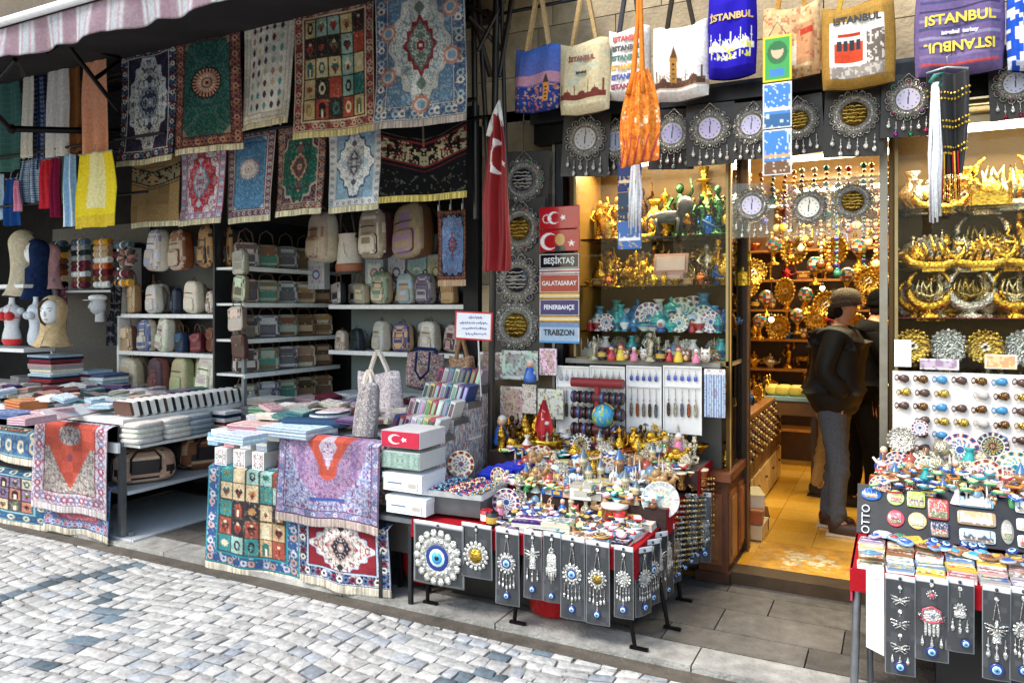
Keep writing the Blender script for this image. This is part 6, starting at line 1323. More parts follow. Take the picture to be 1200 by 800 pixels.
cards(894,928,44,205,4.15,[pc_portrait,pc_castle(1),pc_castle(2)],'strip with a green veiled portrait card above two blue castle cards')
cards(724,752,192,292,4.3,[pc_city(0),pc_city(2),pc_city(1)],'strip of dark blue city cards below the orange net bag')
# black and gold scarf
t=E('coin_scarf','black belly dance scarf with rows of gold coins and red tassels on a hanger','scarf',P(1110,86,4.2)); w,h,_=wh(1086,1136,86,200,4.2)
cv=Cv(60,100,'101012'); gridmesh('cloth',cv,lambda u,v:((u-.5)*w*(1-.5*v*v)+.02*v,.02*np.sin(u*12)+0*v,-v*h),'satin',t,.004)
for r,v in enumerate((.16,.22,.44,.5,.7,.76)):
    b=B()
    for k in range(13): u=k/12; x=(u-.5)*w*(1-.5*v*v)+.02*v; b.ball((x,-.012+.02*math.sin(u*12),-v*h-.02*math.sin(u*PI)),.0065,'d8b040',6,4,(1,.5,1))
    b.build('coin_row','gold',t)
b=B()
for k in range(10): b.path([(-.02+.007*k,-.012,-h*.78),(-.02+.008*k,-.014,-h*1.25)],[.004,.003],('a01c20','d8b040','101012')[k%3],5)
b.build('tassels','cloth',t); b=B(); b.path([(-w*.5,0,.012),(0,0,.03),(w*.5,0,.012)],.005,'b8c8c4',6); b.path([(0,0,.03),(0,0,.08),(.015,0,.09)],.003,'aaaaaa',5); b.build('hanger','steel',t)
# ------------------------------------------------------------------ silver clocks and wall plates
def clockface(c):
    n=36; cv=Cv(n,n,c); 
    for k in range(12): a=k*PI/6; cv.disc(.5+.38*math.sin(a),.5-.38*math.cos(a),.035,'2a2a2c')
    for a,l in ((.1,.34),(3.1 if True else 0,.22)):
        for s in range(12): cv.disc(.5+l*s/12*math.sin(a),.5-l*s/12*math.cos(a),.028,'1a1a1c')
    return cv
def medallion(px,py,rpx,Y,kind,label,grp,gem=None,face='b8b4cc',pack=True,charms=True):
    p=P(px,py,Y); r=P(px+rpx,py,Y).x-p.x; r=abs(r)*1.12; t=E('wall_clock' if kind=='face' else 'ornamental_medallion',label,'clock' if kind=='face' else 'wall ornament',p,U(-.14,.14),grp); t.rotation_euler=(0,U(-.07,.07),t.rotation_euler[2])
    if pack: b=B(); b.box((0,.012,-r*.25),(r*2.3,.003,r*3.0),'3c3a3a' if not charms else '2a2523'); b.build('backing_card','card' if py<200 or not charms else 'film',t); 
    b=B(); n=(16,20,14,18)[int(px)%4]
    for k in range(n):
        a=2*PI*k/n; x,z=r*.86*math.cos(a),r*.86*math.sin(a); q=r*2.2/n
        b.path([(x+q*math.cos(c_),-.004,z+q*math.sin(c_)) for c_ in [PI*j/4 for j in range(8)]],r*.028,'a9a59c',5,True); b.ball((x,-.004,z),q*.42,'a09c94',6,5,(1,.5,1))
    b.lathe([(r*.84,0),(r*.8,.008),(r*.55,.010),(r*.52,.004)],(0,-.0,0),'8e8a82',28,'Y'); 
    for k in range(n*2): a=PI*k/n; b.ball((r*.67*math.cos(a),-.010,r*.67*math.sin(a)),r*.055,'c8c4bc',6,4)
    b.build('filigree_ring','silver',t)
    if gem:
        for k in range(0,n,2):
            a=2*PI*k/n; b=B(); b.ball((r*.86*math.cos(a),-r*.07-.004,r*.84*math.sin(a)),r*.06,gem[(k//2)%len(gem)],7,5); b.build('gem','gloss',t)
    if kind=='face':
        cv=clockface(face); cv.m(np.hypot(cv.X-.5,cv.Y-.5)>.5,'c8c4bc'); 
        gridmesh('clock_face',cv,lambda u,v:((u-.5)*r*1.04*np.sqrt(np.clip(1-2*(v-.5)**2,0,1)),-.012+0*u,(.5-v)*r*1.04*np.sqrt(np.clip(1-2*(u-.5)**2,0,1))),'card',t,.003)
    else:
        b=B(); b.lathe([(r*.5,.0),(r*.48,.012),(0,.014)],(0,0,0),'6a5220' if kind=='gold' else '20202a',22,'Y'); g=random.Random(int(px))
        for row in range(5):
            y=r*(.3-.15*row); ww=math.sqrt(max(.01,.2-(y/r)**2))*r
            pts=[(-ww+2*ww*k/8,-.017,y+g.uniform(-.03,.03)*r) for k in range(9)]; b.path(pts,r*.028,'d8b458' if kind!='dark' else 'b8b0a0',5)
        b.build('script_disc','gold' if kind=='gold' else 'gloss',t)
    if charms:
        for k in range(6):
            x=(-.8+.32*k)*r; z0=-r*.85 if abs(x)>r*.5 else -r*1.0; b=B(); L_=r*(.35+.28*(k%2)); b.cyl((x,-.004,z0),(x,-.004,z0-L_),r*.02,r*.02,'c8c4bc',5); b.ball((x,-.004,z0-L_*.55),r*.06,'d4d0c8',6,5); b.ball((x,-.006,z0-L_),r*.10,(gem[k%len(gem)] if gem and k%2 else 'dcd8d0'),7,5,(1,.5,1.2)); b.build('charm','silver',t)
    b=B(); b.path([(-r*.4,0,r*.85),(0,0,r*1.25),(r*.4,0,r*.85)],.003,'c8c4bc',5); b.build('chain','silver',t)
    return t
shelfrow(['gold statuette','gold vase','dark bronze statuette','gold ewer','green statuette','silver ewer','gold hookah','gold lion figurine','gold candlestick'],-1.88,-.92,FY+.42,S1[2],2.3,'at the back of the top shelf of the left window','ornaments in the left shop window',301,n=11)
shelfrow(['gold statuette','gold crescent plaque','gold engraved plate','silver teapot','gold camel figurine','gold model mosque','dark bronze statuette','silver engraved plate'],-1.88,-.92,FY+.43,S1[1],2.0,'at the back of the second shelf of the left window','ornaments in the left shop window',302,n=11)
shelfrow(['gold vase','gold teapot','copper teapot','gold bowl','brown trinket box','gold lion figurine','silver bowl' if 0 else 'gold bowl','dark bronze statuette'],-1.88,-.92,FY+.1,S1[1],.85,'along the front of the second shelf of the left window','ornaments in the left shop window',303,n=13)
GC='silver filigree clocks and medallions under the lintel'
for px,py,r,Y,k,fc,gem,l in ((686,163,21,4.45,'face','b0acac',None,'small silver framed clock, leftmost under the lintel'),(722,166,19,4.5,'face','8a90a8',None,'silver clock half hidden behind the orange net bag'),(788,157,21,4.45,'face','a8a4c8',['8a9a90'],'silver clock with lilac face right of the orange net bag'),(832,151,22,4.42,'face','c4b8d8',['d8c8b0'],'silver clock with pale violet face, third clear one under the lintel'),(881,147,21,4.42,'face','b8b4d4',['d8d0c8'],'silver clock partly behind the portrait card strip'),(936,141,22,4.42,'gold','',None,'silver medallion with gold script just right of the card strip'),(1001,134,28,4.4,'gold','',None,'large silver medallion with gold script below the straw tote'),(1064,117,25,4.38,'face','c4bcd4',['2a8a50','8a2a8a','b03a5a'],'silver clock with coloured gems left of the black gold scarf'),(1190,98,25,4.4,'face','a8acc0',['8a3040'],'silver clock with blue grey face at the right picture edge')):
    medallion(px,py,r,Y,k,l,GC,gem,fc or 'cccccc')
for px,py,r,Y,k,fc,gem,l in ((881,241,20,4.58,'face','c8c4dc',None,'silver clock hanging low at the left edge of the doorway'),(948,243,22,4.62,'face','f0ece0',['a03020','b08030'],'round clock with warm white face and red gems hanging in the doorway'),(999,236,24,4.6,'gold','',['c8a040'],'silver and gold script medallion hanging at the right of the doorway')):
    medallion(px,py,r,Y,k,l,'clocks hanging in the doorway',gem,fc or 'cccccc')
GP='round silver wall ornaments hung on the pier'
for px,py,r,k,gem,l in ((613,211,22,'dark',['2a8a50','c8c4bc'],'topmost round silver ornament on the pier, dark centre with green gems'),(609,268,23,'gold',['a03a30','c8c4bc'],'second round silver ornament on the pier, gold script centre'),(606,328,24,'dark',['4a2a60','1a1a2a'],'third round silver ornament on the pier, dark gems'),(605,381,24,'gold',['b8b4b0'],'lowest round silver ornament on the pier, pearly rim')):
    medallion(px,py,r,4.52,k,l,GP,gem,charms=False)
# ------------------------------------------------------------------ strip of name signs
w,h,p=wh(632,679,243,405,4.45); k=h/162
def sign(y0,y1,cv,label,txt=None,ts=0,tc='f4f4f4',stripes=()):
    z=p.z-(y0+y1)/2*k; hh=(y1-y0)*k; t=E('name_sign',label,'sign',(p.x,4.45,z),0,'signs hung one below another on the pier'); panel('plate',cv,w,hh*.97,'gloss',t,t=.004)
    b=B(); 
    for x in (-.42,.42): b.path([(x*w,0,hh*.48),(x*w,-.006,hh*.53),(x*w,0,hh*.58)],.002,'999999',5)
    b.build('hook','steel',t)
    if txt: text(txt,ts,tc,t,(0,-.003,0),bold=.0012,sx=.88)
    return t
cv=Cv(60,34,'b01c24'); cv.flag(.03,.03,.97,cv.H-.03,'b81c26'); cv.ring(.2,.3,.1,.01,'e8dcd8'); sign(0,27,cv,'red sign with a white crescent and star, topmost of the strip')
cv=Cv(60,34,'b01c24'); cv.crescent(.25,.3,.22,'f0ecea'); cv.disc(.52,.26,.12,'c8a060',.15); cv.rect(.4,.42,.66,.56,'2a2a30'); cv.star(.8,.36,.1,'f0ecea'); sign(27,53,cv,'red sign with a golden head, crescent and star')
sg=[(55,73,'16181a','e8e8e8','BEŞİKTAŞ','black sign reading BEŞİKTAŞ'),(79,101,'a0141e','e8e4e0','GALATASARAY','dark red sign reading GALATASARAY'),(108,128,'16206a','e8e8f0','FENERBAHÇE','navy sign reading FENERBAHÇE'),(135,160,'9ab4cc','20242c','TRABZON','pale blue sign reading TRABZON')]
for y0,y1,c,tc,tx,l in sg:
    cv=Cv(60,int(60*(y1-y0)/47)+2,c); d=np.minimum(np.minimum(cv.X,1-cv.X),np.minimum(cv.Y,cv.H-cv.Y)); cv.m((d>.015)&(d<.03),'d8d4d0'); 
    if tx=='TRABZON': cv.rect(0,0,1,.13,'6a88b0'); cv.rect(0,cv.H-.06,1,cv.H,'4a90c8')
    sign(y0,y1,cv,l,tx,.052 if len(tx)<9 else .040,tc)
for y0,y1,cs,l in ((73,79,('d8d4d0','b01c24'),'thin white and red strip sign under the black one'),(101,108,('d0a030','d8d0c0'),'thin yellow strip sign under the dark red one'),(128,135,('d0a030','e0dcd0'),'thin yellow strip sign under the navy one')):
    cv=Cv(40,8,cs[0]); cv.rect(0,.08,1,.12,cs[1]); sign(y0,y1,cv,l)
# price sign
w,h,p=wh(533,577,365,399,4.2); t=E('price_sign','white price sign with a red frame and blue handwriting on a thin stand','sign',(p.x,4.2,p.z-h/2),0)
cv=Cv(56,42,'c41f2a'); cv.rect(.05,.05,.95,cv.H-.05,'e6eaf2'); panel('board',cv,w,h,'card',t,rot=(0,.04,0)); b=B(); g=random.Random(4)
for r,(xs,xe) in enumerate(((-.12,.2),(-.36,.34),(-.3,.36),(-.2,.3))):
    x=xs*w
    while x<xe*w: 
        l=g.uniform(.008,.02); b.path([(x,-.004,h*(.28-.19*r)),(x+l*.3,-.004,h*(.28-.19*r)+g.uniform(.004,.013)),(x+l*.7,-.004,h*(.28-.19*r)-g.uniform(0,.008)),(x+l,-.004,h*(.28-.19*r)+g.uniform(0,.006))],.0016,'3350b0',4); x+=l+g.uniform(.002,.007)
b.build('handwriting','gloss',t); b=B(); b.cyl((.03,.01,-h*.4),(.05,.012,-h*.4-.38),.006,.006,'c8ccd0',7); b.build('stand','steel',t)
# ------------------------------------------------------------------ window contents
W='of the left shop window'
gw='ornaments in the left shop window'
TOPK=['gold statuette','gold vase','dark bronze statuette','gold ship ornament','grey lion figurine','gold hookah','green statuette','gold ewer','gold statuette','gold candlestick']
shelfrow(['gold statuette','gold vase','gold statuette'],-1.87,-1.66,FY+.3,S1[2],2.0,'at the left end of the top shelf '+W,gw,1)
item('gold ship ornament',(-1.52,FY+.24,S1[2]),0,1.5,'gold ship ornament near the middle of the top shelf '+W,gw); item('grey lion figurine',(-1.33,FY+.2,S1[2]),0,2.1,'large grey standing lion figurine on the top shelf '+W,gw)
shelfrow(['dark bronze statuette','green statuette','gold hookah','green statuette','gold ewer'],-1.22,-.93,FY+.25,S1[2],1.9,'at the right end of the top shelf '+W,gw,2)
shelfrow(['gold vase','gold statuette','gold dervish figurine','gold lion figurine','gold ewer','gold camel figurine','gold model mosque'],-1.88,-1.45,FY+.36,S1[1],1.55,'at the left of the second shelf '+W,gw,3)
item('pink jewellery box',(-1.33,FY+.2,S1[1]),0,1.9,'open pink jewellery box in the middle of the second shelf '+W,gw)
shelfrow(['dark bronze statuette','silver statuette','gold hookah','gold vase'],-1.17,-.93,FY+.25,S1[1],1.6,'at the right of the second shelf '+W,gw,4)
bl=['blue vase','turquoise bowl','turquoise vase','blue teapot','turquoise teapot','blue bowl','blue painted plate','turquoise painted plate','blue based snow globe','red doll figurine','white vase']
for r,(yy,n,s) in enumerate(((FY+.38,12,2.1),(FY+.24,13,1.55),(FY+.09,15,1.05))): shelfrow(bl,-1.86,-.94,yy,S1[0],s,'in the %s row of the blue ware shelf'%('back','middle','front')[r],'turquoise and blue ware in the left shop window',10+r,n=n)
mix=['silver engraved plate','white trinket box','silver teapot','brown trinket box','white vase','black mug','silver candlestick','white model mosque','silver statuette','turquoise vase']
for r,(yy,n) in enumerate(((FY+.3,14),(FY+.12,16))): shelfrow(mix,-1.86,-.94,yy,1.39,1.15,'in the %s row on the floor of the left window'%('back','front')[r],gw,20+r,n=n)
W='of the right shop window'; gw='ornaments in the right shop window'
x0,x1=.04,1.1
gold=['gold ship ornament','gold crescent plaque','gold vase','gold ewer','gold teapot','gold statuette','gold engraved plate','gold candlestick','gold model mosque','gold bowl']
sil=['silver ship ornament','silver crescent plaque','silver teapot','silver engraved plate','silver ewer','silver model mosque','silver vase','silver elephant figurine','silver candlestick']
both=gold+sil
for zi,z in enumerate([1.12]+S2[1:]):
    zn=('lowest','third highest','second highest','top')[zi]
    for r,(yy,n,s) in enumerate(((FY+.38,12,1.9),(FY+.24,9,1.6))):
        shelfrow((both if r==0 else (sil+gold[:3] if zi<2 else sil+gold)),x0,x1,yy,z,s if zi<3 else s*1.1,'in the %s row, %s shelf of right window'%(('back','front')[r],zn),gw,30+zi*3+r,n=n)
for i in range(4): item('silver crescent plaque' if i%2 else 'gold crescent plaque',(.16+.2*i,FY+.12,S2[1]+.001),0,1.75,('silver' if i%2 else 'gold')+' crescent plaque, %s of the large ones on the red shelf'%fl(i,4),'large crescent plaques on the red shelf')
for i in range(4): item('gold ship ornament',(.18+.23*i,FY+.12,S2[2]+.001),0,1.55,'large gold ship ornament, %s in front on the second shelf'%fl(i,4),'large gold ships in the right window')
for i in range(5): item('silver engraved plate' if i%2 else 'gold engraved plate',(.08+.17*i,FY+.08,1.42),0,1.6,'large engraved plate, %s above the bottle opener board'%fl(i,5),'engraved plates above the bottle opener board')
b=B(); b.box((.7,FY+.2,S2[1]+.002),(1.4,.36,.004),'8a1418'); b.box((.7,FY+.44,S2[1]+.07),(1.4,.01,.14),'8a1418'); part(b,'red_cloth','satin',bpy.data.objects['shop_building'])
b=B(); b.box((.5,FY+.15,1.2),(1.1,.16,.16),'b0a890'); part(b,'plinth','paint',bpy.data.objects['shop_building'])
# ------------------------------------------------------------------ shop interior
def shelves(name,label,x0,x1,y0,y1,zs,z1,c='7a4c22'):
    t=E(name,label,'shelf rack',((x0+x1)/2,(y0+y1)/2,.14)); m=(x0+x1)/2;n=(y0+y1)/2
    for z in zs: b=B(); b.box((m,n,z-.012),(x1-x0,y1-y0,.022),c); part(b,'shelf','wood',t)
    b=B(); b.box((m,y1+.01,(z1+.14)/2),(x1-x0,.02,z1-.14),'4a3018'); part(b,'back_panel','wood',t)
    for x in (x0,x1): b=B(); b.box((x,n,(z1+.14)/2),(.03,y1-y0,z1-.14),c); part(b,'upright','wood',t)
gi='goods on the shelves deep inside the souvenir shop'
shelves('wooden_shelves','brown wooden shelves against the back wall of the lit shop','%'and -1.6,.9,8.0,8.3,[.5,.8,1.1,1.4,1.7,2.0,2.3],2.5,'9a6428')
ALLG=['gold vase','gold teapot','gold statuette','copper teapot','copper bowl','brown trinket box','gold hookah','red hookah','gold engraved plate','gold lion figurine','dark bronze statuette','mosaic lamp','gold ewer','brown owl figurine','gold candlestick','black mug','gold bowl','silver teapot']
for zi,z in enumerate([.8,1.1,1.4,1.7,2.0,2.3]):
    shelfrow(ALLG,-1.55,.85,8.1,z,1.6,'on the %s back wall shelf'%(['lowest','fifth','fourth','third','second','top'][zi]),gi,60+zi,n=15)
# left side counter running into the shop
t=E('shop_counter','wooden counter with pale drawers along the left side of the shop floor','counter',(-1.14,6.3,.14)); cx=-1.16
b=B(); b.box((cx,6.3,.52),(.36,2.3,.76),'a8824a'); part(b,'body','wood',t); b=B(); b.box((cx,6.3,.915),(.42,2.36,.03),'8a5a2a'); part(b,'counter_top','wood',t)
for k in range(6): b=B(); b.box((cx+.19,5.35+.38*k,.30),(.015,.34,.26),'cdb07a'); b.ball((cx+.205,5.35+.38*k,.33),.012,'5a3a1a'); part(b,'drawer','wood',t)
for k in range(6): b=B(); b.box((cx+.19,5.35+.38*k,.62),(.015,.34,.30),'6a4a2a'); b.ball((cx+.205,5.35+.38*k,.66),.012,'d8b860'); part(b,'drawer','wood',t)
for k in range(24):
    kd=ALLG[(k*5)%18]; item(kd,(cx+.1-.2*(k%2),5.25+.09*k,.932),U(0,6),1.1,'%s, %s along the left counter in the shop'%(kd,od(k)),'goods on the left counter')
for k in range(16):   # goods hung on the counter side
    t=E('bead_string','string of dark and gold beads, %s along the side of the left counter'%od(k),'bead string',(cx+.215,5.25+.13*k,.90),0,'bead strings on the counter side'); b=B()
    for j in range(9): b.ball((0,.006*math.sin(j),-.02-.035*j),.013,(('2a1c18','b08a30','6a2a20','d8c8a0')[(j+k)%4]),6,5)
    b.build('beads','gloss',t)
for k,(y,z,c) in enumerate(((5.05,.14,'d8c8a8'),(5.05,.24,'b0603a'),(5.32,.14,'7a5a3a'),(5.1,.33,'e0d8c0'))):
    b=B(); b.box((0,0,.045),(.22,.26,.085),c); b.box((0,0,.093),(.23,.27,.012),jit(c,.1)); t=b.build('cardboard_box','card'); t.location=(-.92-.01*k,y+.38,z+.005); t.rotation_euler=(0,0,.1*k); tag(t,('cream box on the shop floor by the counter, lowest','rust box upon the cream one by the counter','brown box on the floor behind the cream one','pale box topmost of the little pile by the counter')[k],'box','boxes on the shop floor')
# small display table deep in shop, with yellow goods
t=E('display_table','glass topped table with yellow packets behind the man','table',(-.85,7.2,.14)); b=B(); b.box((0,0,.78),(.5,.5,.03),'8ab0c0'); b.build('table_top','gloss',t); b=B(); b.box((0,0,.7),(.48,.48,.12),'6a4a28'); b.build('apron','wood',t)
for x in (-.21,.21):
    for y in (-.21,.21): b=B(); b.box((x,y,.33),(.04,.04,.64),'3a2818'); b.build('leg','wood',t)
for k in range(8):
    b=B(); b.sup((0,0,.04),(.12,.1,.08),'d8b84a',.5,12,8); o=b.build('yellow_packet','satin'); o.location=(-1.02+.11*(k%4),7.1+.14*(k//4),.94); tag(o,'yellow packet, %s in the %s row on the glass topped table'%(fl(k%4,4),('front','back')[k//4]),'packet','yellow packets')
# things hanging from the shop ceiling
gh='strings of beads and tassels hanging from the shop ceiling'
g=random.Random(15); hc=['d8a840','b07020','e0c890','a03a20','2a7a6a','8a5a28','d8d0b0','3a3a9a','c88a30','6a3a18']; hn=['gold','amber','cream','red','green','brown','ivory','blue','orange','dark brown']
for r,(y,zt) in enumerate(((5.5,2.68),(6.6,2.72),(7.5,2.8))):
    for k in range(20):
        ci=g.randrange(10); x=-.98+.07*k+g.uniform(-.02,.02); L_=g.uniform(.25,.75) if r else g.uniform(.12,.4)
        t=E('hanging_beads','%s bead string, %s in the %s row hung from the ceiling'%(hn[ci],fl(k,20) if k in(0,19) else od(k)+' from left',('front','middle','rear')[r]),'bead string',(x,y+g.uniform(-.05,.05),zt),0,gh); b=B(); n=int(L_/.035)
        for j in range(n): b.ball((.004*math.sin(j*2),0,-.03-.035*j),.013+.006*(j%3==0)+.02*(j==n-1),(hc[ci] if j%3 else hc[(ci+3)%10]),6,5,(1,.8,1))
        b.build('beads','gold' if ci in (0,1,8) else 'gloss',t); b=B(); b.cyl((0,0,0),(0,0,-.05),.002,.002,'888888',4); b.build('cord','cloth',t)
gl='mosaic and brass lamps hung deep in the shop'
for k in range(26):
    x=-1.3+.17*(k%9)+.06*(k//9); y=6.9+.35*(k//9); z=2.0-.28*(k//9)+g.uniform(-.12,.12); kd=('mosaic lamp','gold engraved plate','brown trinket box')[k%2]; 
    item(kd,(x,y,z),U(-1,1),2.0,'%s, %s from left in the %s hanging row deep in the shop'%(kd,od(k%9),('front','middle','rear')[k//9]),gl)
for k,(x,y,z) in enumerate(((-.92,6.5,1.62),(-.62,7.6,1.9),(-1.12,6.0,1.9))):
    b=B(); b.ball((0,0,0),.022,'ffe0a0'); o=b.build('light_bulb','bulb'); b=B(); b.cyl((0,0,.02),(0,0,.6),.003,.003,'3a2a1a',4); b.lathe([(.014,.015),(.014,.04),(.006,.05)],(0,0,0),'2a2420',10); b.build('cord','paint',o); o.location=(x,y,z); tag(o,('small glowing bulb over the left counter','small glowing bulb deep in the shop','small glowing bulb near the left pilaster')[k],'light bulb','bare bulbs inside the shop')
# gilded bits behind the glass left of the door
gg_='gold ornaments stacked behind the pilaster glass'
for k in range(20):
    kd=['gold vase','gold statuette','copper teapot','gold ewer','mosaic lamp','brown trinket box'][k%6]
    item(kd,(-.935-.06*(k%3),FY+.08+.12*(k%4),(.745,.90,1.05,1.20,1.34)[k//4]),U(0,6),.85,'%s, %s counted upward in the glass corner above the panelled base'%(kd,od(k)),gg_)
# people
person((-.39,5.79,.142),R(84),'man in a black puffer jacket, grey jeans and grey beanie standing in the doorway, head bowed','121113','565c66','6a6156','3a2216',1.69,.03,.10,jmat='puffer',collar='8a1a1e')
person((-.235,6.5,.14),R(100),'person in a long black coat and black cap behind the man in the beanie','0e0e10','101012','0c0c0e','101012',1.70,.08,.14,jmat='cloth',reach=True)
person((-.505,6.7,.14),R(84),'person in beige trousers mostly hidden behind the man in the beanie','1a1614','a8946c','15120f','101012',1.60,.05,.2,jmat='cloth')

b=B()
for z in (.895,1.045,1.195,1.335): b.box((-.99,FY+.24,z),(.16,.42,.006),'c9dcd0')
part(b,'small_glass_shelves','glass',bpy.data.objects['shop_building'])
# ------------------------------------------------------------------ souvenir stall in the middle
t=E('market_stall','souvenir stall under red cloth in front of the left shop window, hung with evil eye packs','stall table',(-1.75,4.0,.08))
for nm,x0,x1,y0,y1,z in (('lower_tier',-2.38,-1.12,3.46,3.92,.56),('middle_tier',-2.36,-1.08,3.9,4.28,.66),('upper_tier',-2.34,-1.0,4.26,4.62,.80)):
    lo=nm=='lower_tier'; b=B(); b.box(((x0+x1)/2,(y0+y1)/2,z-.015),(x1-x0,y1-y0,.03),'a31420' if lo else '6a5a50'); b.box(((x0+x1)/2,y0-.004,z-.05),(x1-x0+.008,.008,.1),'8c101b' if lo else '3a2c2a'); b.box((x1+.004,(y0+y1)/2,z-.07),(.008,y1-y0,.14),'8c101b'); part(b,nm,'cloth',t)
for x,y,dx in ((-2.3,3.52,-.02),(-1.72,3.50,-.05),(-1.2,3.5,.08),(-1.14,4.2,.06),(-1.13,3.8,.09),(-2.3,4.2,0)):
    b=B(); b.cyl((x,y,.54),(x+dx,y,.085),.011,.011,'1c1a1a',8); b.box((x+dx+.02,y,.088),(.09,.02,.012),'1c1a1a'); part(b,'leg','steel',t)
b=B(); b.box((-1.75,4.0,.32),(1.1,.6,.44),'1a1819'); part(b,'shaded_boxes_beneath','card',t)  # one block for the boxes; near-black colour paints in the shade under the stall
b=B(); b.lathe([(.10,0),(.13,.02),(.15,.24),(.158,.245),(.158,.26),(.145,.26),(.13,.03),(0,.03)],(0,0,0),'a60f16',24); q=G(637,728,.08); o=b.build('red_bucket','plastic'); o.location=(q.x,q.y+.14,.085); tag(o,'red plastic bucket under the souvenir stall behind the hanging packs','bucket')
b=B(); b.sup((0,0,.2),(.24,.2,.4),'9c0f1a',.7,16,10); o=b.build('red_sack','cloth'); o.location=(-2.5,3.75,.083); tag(o,'bundle of red cloth beneath the left end of the souvenir stall','sack')
# packs with silver charms
def eyeb(t,x,z,r): 
    b=B(); b.lathe([(r,0),(r,.004),(r*.8,.007),(0,.007)],(x,-.006,z),'14327c',14,'Y'); b.lathe([(r*.66,.0),(r*.6,.0085),(0,.0085)],(x,-.006,z),'d4ecf6',12,'Y'); b.lathe([(r*.45,0),(r*.42,.0098),(0,.01)],(x,-.006,z),'3aa6e0',12,'Y'); b.lathe([(r*.2,0),(r*.18,.011),(0,.011)],(x,-.006,z),'0a1020',8,'Y'); b.build('evil_eye','gloss',t)
def drops(b,x0,z0,w,n,L,r):
    for k in range(n): x=x0+(k/(n-1)-.5)*w if n>1 else x0; l=L*(1-.25*abs(k-(n-1)/2)/(n/2)); b.cyl((x,-.006,z0),(x,-.006,z0-l),r*.25,r*.25,'c4c4c0',5); b.ball((x,-.007,z0-l*.5),r*.6,'d0d0cc',6,5); b.ball((x,-.008,z0-l),r,'dcdcd8',7,5,(.8,.5,1.6))
def disc(b,x,z,r,n=16):
    for k in range(n): a=2*PI*k/n; b.ball((x+r*math.cos(a),-.008,z+r*math.sin(a)),r*.17,'dcdcd8',7,5,(1,.5,1))
    b.lathe([(r*.9,0),(r*.85,.006),(r*.55,.008),(r*.5,.002)],(x,-.004,z),'b8b8b4',26,'Y')
    for k in range(n): a=2*PI*(k+.5)/n; b.ball((x+r*.7*math.cos(a),-.012,z+r*.7*math.sin(a)),r*.07,'ecece8',6,4)
def fly(b,x,z,s):
    for sx in (-1,1):
        for pts in ([(0,0),(.5,.35),(1,.42),(.95,.05),(.3,-.08)],[(0,-.05),(.4,-.1),(.75,-.35),(.5,-.6),(.15,-.35)]):
            P_=[(x+sx*a*s,-.008,z+c*s) for a,c in pts]; b.path(P_,s*.07,'d8d8d4',6,True); b.path([P_[0],P_[2],P_[3]],s*.04,'c4c4c0',5)
    b.cyl((x,-.01,z-.35*s),(x,-.01,z+.25*s),s*.07,s*.07,'d8d8d4',7)
def chain(b,x,z0,z1,w=.0):
    if w: b.path([(x-w,-.005,z1),(x,-.006,z0),(x+w,-.005,z1)],.0028,'c8c8c4',5)
    else: b.cyl((x,-.005,z0),(x,-.005,z1),.002,.002,'c8c8c4',5)
    b.lathe([(.007,-.002),(.009,0),(.007,.002)],(x,-.006,z0),'dcdcd8',10,'Y')
